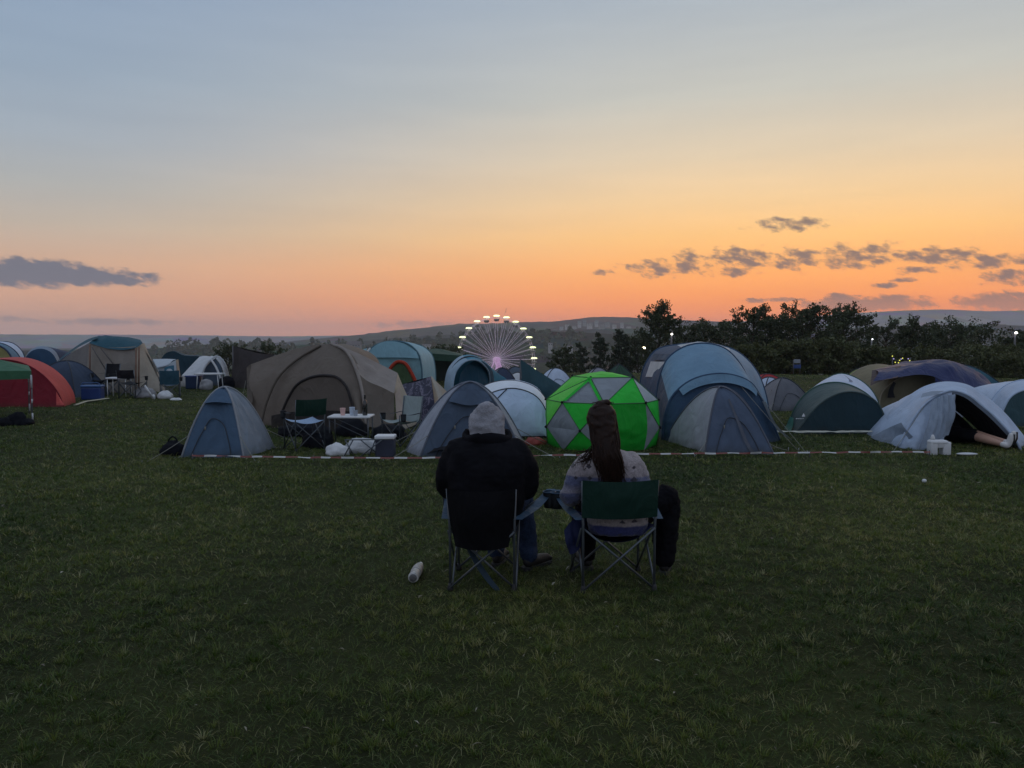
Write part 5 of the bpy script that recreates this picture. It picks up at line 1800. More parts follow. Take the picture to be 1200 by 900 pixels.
r_ = thing('tent', 'white ridge tent with bare curved poles and open front', 'tent', W(240, 452, 28.5))
r_.location.z = 0
ORG[r_.name] = (Vector(r_.location), 0)
M_w3 = fab('white_fly', (0.62, 0.64, 0.66), .2)
sheet('fly', r_, [[W(213, 440, 28.2), W(226, 441, 27.8), W(236, 437, 27.6), W(244, 425, 28.0)], [W(228, 424, 29.6), W(236, 421, 29.4), W(246, 419, 29.2), W(254, 419, 29.0)], [W(234, 418, 31), W(240, 417, 31), W(247, 418, 31), W(255, 419.5, 31)]], M_w3, 18, 12, 0, .04)
sheet('left_wall', r_, [[W(213, 440, 28.2), W(224, 441, 27.9), W(234, 438, 27.8)], [W(210, 454, 28.2), W(222, 455, 27.9), W(232, 455, 27.8)]], M_w3, 14, 8, 0, .03)
sheet('inner_tent', r_, [[W(240, 428, 28.8), W(250, 420, 29), W(258, 427, 29)], [W(228, 455, 28.5), W(250, 455, 28.7), W(266, 455, 28.8)]], fab('inner_blue', (0.10, 0.15, 0.22), .1), 14, 10, 0, .02)
for pth in ([(236, 446, 27.6), (240, 430, 27.8), (247, 421, 28), (255, 417.5, 28.2), (262, 424, 28.2), (267, 438, 28.2), (270, 452, 28.2)],
            [(254, 420, 28.1), (260, 428, 28), (264, 440, 27.9), (267, 450, 27.8)],
            [(247, 421, 28), (253, 430, 27.8), (258, 442, 27.6), (262, 452, 27.5)]):
    MB().tube(poly(A(pth, 28), 18), .04, 6).build('pole', M_w3, r_)
sheet('torn_strip', r_, [[W(254, 418, 28.1), W(262, 421, 28.2)], [W(262, 434, 28), W(268, 440, 28.2)], [W(266, 449, 27.8), W(269, 448, 28)]], M_w3, 8, 12, 0, .03)

r_ = thing('tarpaulin', 'dark brown tarpaulin wall standing left of the large brown tent', 'tarp', W(295, 448, 27))
r_.location.z = 0
ORG[r_.name] = (Vector(r_.location), 0)
M_dn = fab('dark_brown', (0.060, 0.052, 0.052), .06)
sheet('sheet', r_, [[W(273, 405.5, 27.5), W(288, 410, 27.2), W(304, 414, 27), W(322, 416, 26.8)], [W(272, 430, 27.5), W(288, 432, 27.1), W(304, 433, 26.9), W(320, 434, 26.8)], [W(270, 453, 27.5), W(288, 455, 27), W(304, 455, 26.9), W(322, 455, 26.8)]], M_dn, 20, 12, 0, .05)
for (x, y, yy_) in ((273, 405, 27.5), (322, 416, 26.8)):
    p = W(x, y, yy_)
    MB().tube([p, Vector((p.x, p.y, -.02))], .03, 6).build('pole', POLE, r_)
sheet('back_sheet', r_, [[W(273, 405.5, 27.5), W(322, 416, 26.8)], [W(285, 415, 30), W(330, 420, 29.5)]], M_dn, 12, 6, 0, .05)

# green gazebo at the left edge
r_ = thing('gazebo', 'green gazebo with a white and black leg at the left edge', 'gazebo', G(0, 497))
M_gz = fab('gazebo_green', (0.055, 0.155, 0.085), .14)
gc = [W(37, 441, 15.3), W(37, 441, 15.3) + Vector((-2.4, -.25, 0)), W(37, 441, 15.3) + Vector((-2.4, 2.3, .02)), W(37, 441, 15.3) + Vector((-.25, 2.3, .02))]
gc[3] = W(33.5, 434, 17.6)
gt = (gc[0] + gc[1] + gc[2] + gc[3]) / 4 + Vector((0, 0, .34))
for i in range(4):
    sheet('canopy_panel', r_, [[gc[i] + Vector((0, 0, .11)), gc[(i + 1) % 4] + Vector((0, 0, .11))], [gt, gt + Vector((.01, .01, 0))]], M_gz, 16, 10, 0, .015)
    sheet('valance', r_, [[gc[i] + Vector((0, 0, .11)), gc[(i + 1) % 4] + Vector((0, 0, .11))], [gc[i] + Vector((0, 0, -.05)), (gc[i] + gc[(i + 1) % 4]) / 2 + Vector((0, 0, -.08)), gc[(i + 1) % 4] + Vector((0, 0, -.05))]], M_gz, 16, 5, 0, .012)
    p = gc[i]
    lg_ = MB().tube([p, Vector((p.x - .02, p.y, -.02))], .016, 6).build('leg', POLE, r_)
    for (za, zb_) in ((.05, .22), (.42, .5), (.72, .98)):
        if zb_ < p.z + .1:
            MB().tube([Vector((p.x - .004, p.y - .008, za)), Vector((p.x - .002, p.y - .008, zb_))], .017, 6).build('leg_band', M_w3, lg_)
# ------------------------------------------------------------------ folding camp chairs
TUBE = surf('chair_tube', (0.10, 0.115, 0.13), 0.4, 0.12, 10, metal=0.5)
FOOTP = surf('chair_foot', (0.02, 0.02, 0.022), 0.6, 0.1, 8)
BLACKC = fab('chair_black', (0.014, 0.015, 0.019), 0.0)
GREENC = fab('chair_green', (0.011, 0.036, 0.027), 0.0, 0.6, 0.0)
NAVYC = fab('chair_navy', (0.020, 0.026, 0.075), 0.0, 0.6, 0.0)
BLUEC = fab('chair_blue', (0.050, 0.090, 0.140), 0.0, 0.45, 0.0)
PALEC = fab('chair_pale', (0.30, 0.36, 0.36), 0.05, 0.6, 0.0)


def camp_chair(label, loc, rotz, w=0.46, d=0.46, seat=0.42, back=0.74, arm=0.60, m_seat=BLACKC, m_back=BLACKC, m_arm=BLACKC, band=False, sag=0.10, group='folding camp chairs', tube=TUBE, tr=0.009, arms=True, back_lean=0.06, cup=True, low=None, flare=(0.0, 0.0), bo=0.03, taper=0.0):
    """quad folding chair; it faces local +Y, its back is at -Y"""
    o = thing('camp_chair', label, 'chair', loc, rotz, group)
    hw, hd = w / 2, d / 2
    P = lambda x, y, z: Vector((x, y, z))
    bl_, br_ = P(-hw, -hd, 0), P(hw, -hd, 0)
    fl_, fr_ = P(-hw, hd, 0), P(hw, hd, 0)
    S = {k: p + Vector((0, 0, seat)) for k, p in zip(('bl', 'br', 'fl', 'fr'), (bl_, br_, fl_, fr_))}
    for s in (-1, 1):
        MB().tube([P(s * hw, -hd, 0), P(s * hw, -hd, seat), P(s * (hw + .01), -hd - back_lean, back)], tr, 7).build('back_post', tube, o, True, False)
        MB().tube([P(s * hw, hd, 0), P(s * hw, hd, seat + .02), P(s * (hw + .02 + flare[(s + 1) // 2]), hd + .02, arm if arms else seat + .04)], tr, 7).build('front_post', tube, o, True, False)
    for (a, b) in ((bl_, S['br']), (br_, S['bl']), (fl_, S['fr']), (fr_, S['fl']), (bl_, S['fl']), (fl_, S['bl']), (br_, S['fr']), (fr_, S['br'])):
        n_ = (b - a).cross(Vector((0, 0, 1))).normalized() * 0.012
        MB().tube([a + n_ + Vector((0, 0, .02)), b + n_], tr * .85, 6).build('brace', tube, o, True, False)
    for p in (bl_, br_, fl_, fr_):
        MB().lathe([(.020, 0), (.022, .012), (.014, .035), (.011, .05)], p, 8).build('foot', FOOTP, o, True, False)
    # slung seat
    st = seat + .015
    rows = [[P(-hw, -hd, st), P(-hw * .4, -hd + .02, st - sag * .8), P(hw * .4, -hd + .02, st - sag * .8), P(hw, -hd, st)],
            [P(-hw * .96, -hd * .3, st - .015), P(-hw * .4, -hd * .3, st - sag), P(hw * .4, -hd * .3, st - sag), P(hw * .96, -hd * .3, st - .015)],
            [P(-hw, hd, st + .015), P(-hw * .4, hd, st - sag * .35), P(hw * .4, hd, st - sag * .35), P(hw, hd, st + .015)]]
    sheet('seat', o, rows, m_seat, 18, 12, 0, .006, world=False)
    bz0 = seat - .02 if not band else back - .24
    if low is not None:
        bz0 = low
    tp = lambda z: -hd - back_lean * max(0.0, (z - seat) / (back - seat))
    rows = []
    for k in range(5):
        z = back + .01 - (back + .01 - bz0) * k / 4
        y = tp(z) - .012
        tw_ = 1 - taper * (k / 4) ** 2
        bb = bo * (.35 + .65 * math.sin(math.pi * (.15 + .75 * k / 4)))
        rows.append([P((-hw - .012) * tw_, y, z), P(-hw * .5 * tw_, y - bb, z - .008), P(hw * .5 * tw_, y - bb, z - .008), P((hw + .012) * tw_, y, z)])
    sheet('backrest', o, rows, m_back, 18, 12, 0, .006, world=False)
    if arms:
        for s in (-1, 1):
            x = s * (hw + .02)
            fx = s * flare[(s + 1) // 2]
            az_ = arm - (.10 if fx else 0.0)
            rr = [[P(x - .032, tp(arm) + .0, az_ + .01), P(x - .035 + fx * .5, 0, (arm + az_) / 2 - .012), P(x - .03 + fx, hd + .03, arm + .012)],
                  [P(x + .032, tp(arm) + .0, az_ + .01), P(x + .04 + fx * .5, 0, (arm + az_) / 2 - .012), P(x + .034 + fx, hd + .03, arm + .012)]]
            ar = sheet('armrest', o, rr, m_arm, 14, 5, 0, .003, world=False)
            if cup:
                c = P(x + s * .01 + fx * .9, hd - .05, arm - .005)
                MB().tube([c + Vector((.045 * math.cos(a), .045 * math.sin(a), 0.012)) for a in [2 * math.pi * k / 16 for k in range(17)]], .005, 5, False).build('cup_ring', m_arm, ar, True, False)
                vs, fs = [], []
                for j, (r_c, z_c) in enumerate(((.045, .01), (.043, -.05), (.036, -.10), (.01, -.105))):
                    for k in range(12):
                        vs.append(c + Vector((r_c * math.cos(k * math.pi / 6), r_c * math.sin(k * math.pi / 6), z_c)))
                for j in range(3):
                    for k in range(12):
                        fs.append((j * 12 + k, j * 12 + (k + 1) % 12, (j + 1) * 12 + (k + 1) % 12, (j + 1) * 12 + k))
                mesh_obj('cup_holder', vs, fs, surf('cup_net', (0.02, 0.025, 0.03), .7, .1, 8), ar, True, False)
    return o


CH1 = camp_chair('dark folding camp chair under the hooded person', (-0.185, 5.235, 0), R(-3), 0.425, 0.46, 0.40, 0.69, 0.58, BLACKC, fab('chair_pitch', (0.006, 0.006, 0.008), 0.0, .8, 0.0), BLUEC, False, .12, 'camp chairs of the two watchers', flare=(0.04, 0.22), bo=.085, taper=.22, low=.30)
CH2 = camp_chair('folding camp chair with a dark green back band under the long haired person', (0.685, 5.205, 0), R(4), 0.475, 0.46, 0.43, 0.745, 0.58, NAVYC, GREENC, BLUEC, True, .13, 'camp chairs of the two watchers', back_lean=.03, flare=(0.10, 0.03))
# striped end of a carry strap hanging below the first chair
sheet('carry_strap', CH1, [[W(533, 612, 5.02), W(545, 640, 5.03), W(566, 676, 5.02), W(588, 701, 5.0)], [W(538, 610, 5.03), W(552, 640, 5.05), W(573, 674, 5.04), W(597, 704, 5.0)]], fab('strap_slate', (0.028, 0.045, 0.062), 0.0, .7, 0.0), 18, 4, 0, .008)

# camp at the brown tent
WHITE_M = surf('white_metal', (0.68, 0.69, 0.70), .4, .05, 6)
camp_chair('dark green folding chair with pale blue seat left of the camp table', (W(357, 530, 11.7).x, 11.7, 0), R(38), 0.46, 0.44, 0.44, 0.78, 0.58, fab('seat_ice', (0.33, 0.45, 0.62), .05), GREENC, BLACKC, True, .05)
camp_chair('pale grey folding chair right of the camp table, turned to the left', (W(470, 528, 12.2).x, 12.2, 0), R(140), 0.42, 0.42, 0.38, 0.76, 0.50, PALEC, PALEC, BLACKC, False, .06)

t_ = thing('camp_table', 'low white folding camp table with cups and a bottle on top', 'table', G(412, 521))
ty = t_.location.y
tw = 49 * ty / FPX
tz = W(412, 489, ty - .2).z
MB().box((t_.location.x, ty, tz), (tw, .46, .028), 0, .006).build('table_top', WHITE_M, t_, False)
for sx in (-1, 1):
    for sy in (-1, 1):
        p = Vector((t_.location.x + sx * (tw / 2 - .03), ty + sy * .19, 0))
        MB().tube([p + Vector((0, 0, -.01)), p + Vector((0, 0, tz - .015))], .011, 6).build('leg', TUBE, t_)
for sy in (-1, 1):
    MB().tube([Vector((t_.location.x - tw / 2 + .03, ty + sy * .19, tz - .05)), Vector((t_.location.x + tw / 2 - .03, ty + sy * .19, .12))], .007, 5).build('brace', TUBE, t_)


def cup(label, px, h, r, mat, dy=-.08):
    x = W(px, 485, ty).x
    o = MB().lathe([(r * .72, 0), (r * .78, .004), (r, h - .003), (r * 1.05, h), (r * .95, h - .001), (r * .70, .012), (0.001, .012)], (0, 0, 0), 14).build('cup', mat)
    o.location = (x, ty + dy, tz + .0145)
    single(o, label, 'cup', 'cups on the camp table')


cup('pink paper cup on the camp table', 402, .115, .045, surf('cup_pink', (0.72, 0.45, 0.40), .5, .05, 5), -.02)
cup('tall pale blue plastic cup in the middle of the camp table', 413, .13, .046, surf('cup_blue', (0.52, 0.60, 0.70), .3, .05, 5), -.02)
cup('short grey plastic cup in front of the tall one', 418.5, .09, .038, surf('cup_grey', (0.34, 0.37, 0.42), .3, .05, 5), -.12)
o = MB().lathe([(.036, 0), (.040, .01), (.040, .17), (.034, .21), (.016, .25), (.014, .31), (.017, .312), (.017, .33), (.01, .332)], (0, 0, 0), 14).build('bottle', surf('bottle_glass', (0.02, 0.018, 0.016), .12, .1, 5, spec=.7))
o.location = (W(428, 485, ty).x, ty - .02, tz + .0145)
single(o, 'dark glass bottle on the right end of the camp table', 'bottle')


def bag(name, label, cat, c, r, mat, wr=.03, seed=0, handle=False, flat=1.0, neck=0.0):
    """soft bag: squashed, creased lump resting on the ground"""
    v, f = [], []
    nu, nv = 26, 16
    for i in range(nv + 1):
        th = math.pi * i / nv
        for k in range(nu):
            a = 2 * math.pi * k / nu
            d = Vector((math.sin(th) * math.cos(a), math.sin(th) * math.sin(a), -math.cos(th)))
            s = 1 + .22 * noise.noise(d * 1.6 + Vector((seed, 0, 0))) + .16 * abs(noise.noise(d * 4.0 + Vector((seed, 3, 0)))) + .06 * noise.noise(d * 9 + Vector((seed, 7, 0)))
            p = Vector((d.x * r[0] * s, d.y * r[1] * s, d.z * r[2] * s))
            p.z = max(p.z, -r[2] * .55)
            if neck and d.z > .6:
                q_ = (d.z - .6) / .4
                p.x *= 1 - .75 * q_
                p.y *= 1 - .75 * q_
                p.z += neck * q_
            v.append(p + Vector((0, 0, r[2] * .55 - .01)))
    for i in range(nv):
        for k in range(nu):
            f.append((i * nu + k, i * nu + (k + 1) % nu, (i + 1) * nu + (k + 1) % nu, (i + 1) * nu + k))
    o = thing(name, label, cat, c)
    mesh_obj('body', v, f, mat, o, True, False)
    if handle:
        top = r[2] * 1.45
        MB().tube(poly([(-r[0] * .45, 0, top * .8), (-r[0] * .3, 0, top * 1.25), (0, 0, top * 1.42), (r[0] * .3, 0, top * 1.25), (r[0] * .45, 0, top * .8)], 14), .012, 5).build('handle', mat, o, True, False)
    return o


PLAS = surf('white_plastic', (0.66, 0.67, 0.68), .35, .06, 5, .01, 30, transl=.1)
DARKB = surf('dark_nylon', (0.009, 0.010, 0.014), .8, .2, 6, .01, 30, spec=.08)
bag('carrier_bag', 'white carrier bag lying left under the camp table', 'bag', G(395, 533), (.17, .14, .11), PLAS, seed=1)
bag('carrier_bag', 'pale crumpled bag behind the folded stool frame', 'bag', G(421, 533) + Vector((0, .2, 0)), (.24, .16, .15), surf('grey_plastic', (0.46, 0.47, 0.48), .4, .1, 5, .02, 20), seed=2)
bag('stuff_sack', 'dark stuff sack lying behind the legs of the dark green chair', 'bag', G(372, 524), (.26, .2, .16), DARKB, seed=3)
bag('stuff_sack', 'black stuff sack with pale strap left of the slate blue tent', 'bag', G(203, 533), (.16, .13, .13), DARKB, seed=4, handle=True)
bag('rucksack', 'dark rucksack behind the camp table', 'bag', G(408, 514) + Vector((0, .35, 0)), (.26, .2, .2), DARKB, seed=5)
bag('rucksack', 'dark bag between the brown tent and the pale grey chair', 'bag', G(452, 517) + Vector((0, .3, 0)), (.3, .22, .16), DARKB, seed=6)
bag('sleeping_bag', 'dark sleeping bag heap at the foot of the brown tent door', 'bag', G(352, 513) + Vector((0, .3, 0)), (.45, .25, .14), DARKB, seed=7)
bag('red_bag', 'dull red bag on the grass left of the green dome', 'bag', G(627, 521), (.17, .13, .08), surf('red_bag', (0.24, 0.04, 0.03), .7, .2, 5), seed=8)
# folded stool frame with a white cool box beside it
o = thing('stool', 'folded stool of dark crossed legs in front of the pale crumpled bag', 'stool', G(425, 537))
b0_ = G(425, 537)
for (xa, xb, dy) in ((402, 414, 0), (414, 404, .1), (420, 448, 0), (446, 422, .1), (430, 440, .15)):
    a = G(xa, 537) + Vector((0, dy, 0))
    c = W(xb, 515, a.y)
    MB().tube([a, c], .009, 6).build('leg', TUBE, o)
MB().tube([W(404, 515.5, b0_.y), W(448, 515, b0_.y)], .009, 6).build('rail', TUBE, o)
o = thing('cool_box', 'dark cool box with a white lid right of the folded stool', 'cool box', G(452, 535))
c = o.location
w_ = 23 * c.y / FPX
zt = W(452, 511, c.y - .1).z
MB().box((c.x, c.y, zt / 2 - .02), (w_ * .94, .22, zt - .05), 0, .015).build('body', surf('box_navy', (0.03, 0.035, 0.06), .5, .1, 5), o, False)
MB().box((c.x, c.y, zt - .02), (w_, .25, .05), 0, .012).build('lid', WHITE_M, o, False)

# ---- left camp at the big tan tent
camp_chair('black folding chair left of the small white table by the tan tent', (W(124, 463, 23.6).x, 23.6, 0), R(160), .55, .5, .45, .95, .66, BLACKC, BLACKC, BLACKC, False, .08, tr=.014)
camp_chair('black folding chair with a wide back right of the small white table', (W(156, 467, 22.4).x, 22.4, 0), R(-12), .55, .5, .45, .82, .62, BLACKC, BLACKC, BLACKC, True, .08, tr=.014)
camp_chair('blue folding chair in front of the small cabin tent', (W(200, 467, 22.5).x, 22.5, 0), R(20), .5, .5, .42, .80, .58, BLUEC, fab('chair_petrol', (0.03, 0.085, 0.12), 0), BLACKC, False, .08, tr=.014)
o = thing('side_table', 'small white side table between the two black chairs', 'table', (W(140, 462, 23).x, 23, 0))
c = Vector(o.location)
zt = W(140, 443, 23).z
MB().box((c.x, c.y, zt), (.62, .4, .05), 0, .01).build('table_top', WHITE_M, o, False)
for sx in (-1, 1):
    for sy in (-1, 1):
        MB().tube([c + Vector((sx * .27, sy * .16, -.01)), c + Vector((sx * .27, sy * .16, zt - .02))], .013, 6).build('leg', WHITE_M, o)
BOXB = surf('box_blue', (0.022, 0.055, 0.19), .4, .1, 4)
BOXB2 = surf('box_blue_lid', (0.05, 0.12, 0.28), .4, .1, 4)
o = thing('cool_box', 'royal blue cool box with a carrying handle at the left camp', 'cool box', G(109, 468))
c = Vector(o.location)
MB().box((c.x, c.y, .17), (.52, .34, .34), R(8), .03).build('body', BOXB, o, False)
MB().box((c.x, c.y, .375), (.55, .37, .07), R(8), .025).build('lid', BOXB2, o, False)
MB().tube(poly([(c.x - .27, c.y - .05, .30), (c.x - .24, c.y - .1, .46), (c.x, c.y - .14, .47), (c.x + .24, c.y - .1, .46), (c.x + .27, c.y - .05, .30)], 14), .014, 6).build('handle', BOXB2, o)
bag('carrier_bag', 'white bag on the grass below the blue folding chair', 'bag', G(194, 467), (.2, .16, .15), PLAS, seed=11)
bag('carrier_bag', 'small white litter bag right of the blue folding chair', 'bag', G(206, 469), (.16, .12, .05), PLAS, seed=12)
bag('holdall', 'pale grey bag hanging open beside the wide black chair', 'bag', G(170, 466), (.3, .2, .2), surf('grey_bag', (0.28, 0.28, 0.29), .7, .2, 5), seed=13)
o = thing('broom', 'white pole leaning out of the black chair with the wide back', 'pole', G(178, 468))
MB().tube([G(180, 468), W(170, 452, 21.6)], [.035, .03], 6).build('shaft', WHITE_M, o)
MB().lathe([(.05, 0), (.05, .1), (.03, .14)], G(180, 468), 8).build('end_cap', PLAS, o)
o = thing('plank', 'pale plank lying on the grass by the red tent', 'plank', G(105, 472))
MB().tube([G(88, 476) + Vector((0, 0, .03)), G(100, 472.5) + Vector((0, 0, .045)), G(127, 468.5) + Vector((0, 0, .04))], [(.02, .05)] * 3, 4).build('board', surf('pale_wood', (0.36, 0.33, 0.24), .8, .15, 4), o, False)
# in front of the white frame tent
o = thing('camp_table', 'white table in front of the white ridge tent', 'table', (W(246, 452, 26.5).x, 26.5, 0))
c = Vector(o.location)
zt = W(246, 438, 26.5).z
MB().box((c.x, c.y, zt), (.9, .5, .05), 0, .01).build('table_top', WHITE_M, o, False)
for sx in (-1, 1):
    for sy in (-1, 1):
        MB().tube([c + Vector((sx * .38, sy * .2, -.01)), c + Vector((sx * .34, sy * .2, zt - .02))], .016, 6).build('leg', WHITE_M, o)
o = thing('cool_box', 'dark blue box beside the white ridge tent', 'cool box', (W(228, 455, 26.8).x, 26.8, 0))
c = Vector(o.location)
MB().box((c.x, c.y, .2), (.5, .36, .40), 0, .03).build('body', surf('box_deep', (0.015, 0.035, 0.09), .5, .1, 5), o, False)
MB().box((c.x, c.y, .43), (.53, .39, .06), 0, .02).build('lid', BOXB, o, False)
bag('carrier_bag', 'pale bag beside the table of the white ridge tent', 'bag', (W(242, 455, 26.2).x, 26.2, 0), (.22, .2, .24), surf('grey_bag', (0.28, 0.28, 0.29), .7, .2, 5), seed=14)
bag('rucksack', 'black rucksack at the right foot of the white ridge tent', 'bag', (W(266, 454, 27.4).x, 27.4, 0), (.3, .2, .26), DARKB, seed=15)
# under the green gazebo
for i, (x, y, r0, lb) in enumerate(((4, 499, .16, 'dark bag at the left edge under the green gazebo'), (13, 498.5, .15, 'second dark bag from the left edge under the green gazebo'),
                                    (20, 498, .17, 'tallest dark bag of the heap under the green gazebo'), (28, 498.5, .12, 'small dark bag next to the leg of the green gazebo'))):
    bag('holdall', lb, 'bag', G(x, y) + Vector((0, .1 * (i % 2), 0)), (r0, .14, r0 * (.95 if i == 2 else .7)), DARKB, seed=20 + i)

# ---- right: water can, litter, legs of the camper
o = thing('water_can', 'white plastic water can standing before the open pale blue tent', 'jerrycan', G(1100, 533))
c = Vector(o.location)
w_ = 23 * c.y / FPX
bd = MB()
for (x0_, x1_, z0_, z1_) in ((-.5, -.18, 0, .20), (-.18, .12, .105, .215), (.12, .5, 0, .195)):
    bd.box((c.x + w_ * (x0_ + x1_) / 2, c.y, (z0_ + z1_) / 2), (w_ * (x1_ - x0_) + .004, .14, z1_ - z0_), 0, .014)
bd.box((c.x - .02, c.y, .185), (w_ * .9, .15, .07), 0, .03)
bd.build('body', surf('can_white', (0.70, 0.71, 0.72), .4, .05, 5, transl=.15), o, True)
MB().lathe([(.03, 0), (.032, .03), (.022, .06), (.014, .08)], (c.x - w_ * .33, c.y, .215), 10).build('spout', surf('can_white', (0.7, .71, .72)), o)
o = MB().ellipsoid((0, 0, 0), (.16, .06, .02), 14, 6).build('crumpled_paper', PLAS)
o.location = G(1133, 533.5) + Vector((0, 0, .02))
single(o, 'flat crumpled white paper on the grass before the open tent', 'litter')
o = MB().ellipsoid((0, 0, 0), (.026, .024, .022), 14, 8).build('white_ball', PLAS)
o.location = G(1083, 569) + Vector((0, 0, .055))
single(o, 'small white ball lying alone on the grass at the right', 'ball')
LINE2 = MB()

# empty plastic bottle left of the chairs
a = G(484, 685) + Vector((0, 0, .045))
b_ = G(493, 668.5) + Vector((0, 0, .047))
o = thing('bottle', 'crushed clear plastic bottle lying left of the dark chair', 'bottle', G(489, 677))
ax = (b_ - a)
ln = ax.length
bt = MB().lathe([(.012, 0), (.034, .004), (.037, .02), (.034, ln * .22), (.037, ln * .3), (.034, ln * .4), (.037, ln * .52), (.036, ln * .7), (.030, ln * .82), (.014, ln * .93), (.013, ln * .97)], a, 16, ax)
bt.build('body', surf('pet_bottle', (0.62, 0.62, 0.60), .15, .25, 26, .01, 40, spec=.7, transl=.3), o)
MB().lathe([(.038, ln * .34), (.0385, ln * .36), (.0385, ln * .60), (.038, ln * .62)], a, 16, ax).build('paper_label', surf('bottle_label', (0.30, 0.29, 0.28), .5, .4, 40), o)
MB().lathe([(.015, ln * .96), (.016, ln * .97), (.016, ln * 1.0), (.012, ln * 1.01)], a, 12, ax).build('cap', surf('cap_white', (0.8, 0.8, 0.8), .4, .05), o)

MB().lathe([(.006, -.002), (.026, -.003), (.027, .003)], a, 14, ax).build('base', surf('bottle_base', (0.10, 0.10, 0.10), .3, .2, 20), o)
# ---- barrier tape: thin twisted ribbon strung low along the tents
mm, t = new_mat('barrier_tape')
out = t.node('ShaderNodeOutputMaterial'); b = t.node('ShaderNodeBsdfPrincipled'); tcn = t.node('ShaderNodeTexCoord')
sp_ = t.node('ShaderNodeSeparateXYZ'); t.link(tcn.outputs['Object'], sp_.inputs[0])
fr = t.math('FRACT', t.math('ADD', t.math('MULTIPLY', sp_.outputs[0], 3.0), t.math('MULTIPLY', t.noise(tcn.outputs['Object'], .7, 2), 1.0)))
t.link(t.mix(t.math('GREATER_THAN', fr, .5), (0.46, 0.46, 0.45, 1), (0.16, 0.035, 0.028, 1)), b.inputs['Base Color'])
b.inputs['Roughness'].default_value = .4
t.link(b.outputs[0], out.inputs[0])


def tape(label, pts, w, mat, n):
    o = thing('barrier_tape', label, 'tape', pts[0], 0, 'tapes strung along the tents')
    pp = poly(pts, n)
    v, f = [], []
    for i, p in enumerate(pp):
        a = .8 + 1.6 * noise.noise(Vector((i * .13, 2, 3)))
        d = Vector((0, math.cos(a), math.sin(a))) * w / 2
        z = Vector((0, 0, .012 * noise.noise(Vector((i * .2, 9, 3)))))
        v += [p - d + z, p + d + z]
    for i in range(n - 1):
        f.append((2 * i, 2 * i + 2, 2 * i + 3, 2 * i + 1))
    mesh_obj('ribbon', v, f, mat, o, True)
    k = max(2, n // 40)
    for i in range(k + 1):
        p = pp[int(i * (n - 1) / k)]
        MB().tube([Vector((p.x, p.y + .02, -.03)), Vector((p.x, p.y + .02, p.z + .02))], .007, 6).build('stake', POLE, o)
    return o


up = lambda p, z: Vector((p.x, p.y, z))
tape('red and white barrier tape strung low in front of the tents', [up(G(225, 540), .075), up(G(330, 541), .065), up(G(480, 542.5), .07), up(G(560, 541), .06), up(G(640, 539), .065), up(G(800, 536.5), .06), up(G(950, 536), .07), up(G(1090, 535), .07)], .026, mm, 240)
tape('plain white tape in front of the dark green tent', [up(G(900, 510), .07), up(G(950, 510), .065), up(G(1025, 510), .07)], .035, surf('plain_tape', (0.5, 0.5, 0.42), .5, .1, 4), 60)

# ---- lights and clutter seen through the trees at the right
o = thing('light_string', 'string of small yellow and violet lights glimmering in the trees', 'lights', W(1056, 421, 44))
rq = random.Random(8)
YG, VG = glow('stall_yellow', (0.75, 0.75, 0.12), 1.1), glow('stall_violet', (0.45, 0.40, 0.75), 0.9)
wp = poly(A([(1046, 419), (1051, 423), (1056, 420), (1062, 423), (1067, 419)], 44), 22)
MB().tube(wp, .012, 5).build('wire', POLE, o)
for i in range(11):
    p = wp[2 * i]
    MB().ellipsoid(p + Vector((rq.uniform(-.05, .05), -.03, -.06 + rq.uniform(-.1, .15))), (.035, .03, .035), 8, 5).build('bulb', VG if i % 4 == 1 else YG, o)
for q in (wp[0], wp[-1]):
    MB().tube([q, Vector((q.x, q.y, land_z(q.x, q.y) - .1))], .03, 6).build('post', POLE, o)
o = thing('notice_board', 'small pale and blue notice board before the bushes right of the blue tunnel tent', 'sign', (W(934, 430, 41).x, 41, land_z(W(934, 430, 41).x, 41) - .05))
c = W(934, 426, 41)
MB().box((c.x, 41, c.z + .12), (.34, .04, .2), 0, .01).build('upper_panel', surf('board_grey', (0.24, 0.26, 0.30), .6, .1, 5), o, False)
MB().box((c.x + .02, 41, c.z - .16), (.38, .04, .2), 0, .01).build('lower_panel', BOXB, o, False)
for sx in (-1, 1):
    MB().tube([(c.x + sx * .18, 41.04, o.location.z), (c.x + sx * .18, 41.04, c.z + .2)], .02, 6).build('post', POLE, o)
# ------------------------------------------------------------------ people
SKIN = surf('skin', (0.50, 0.30, 0.22), .5, .06, 8)
HIDE = bpy.data.collections.new('unused')


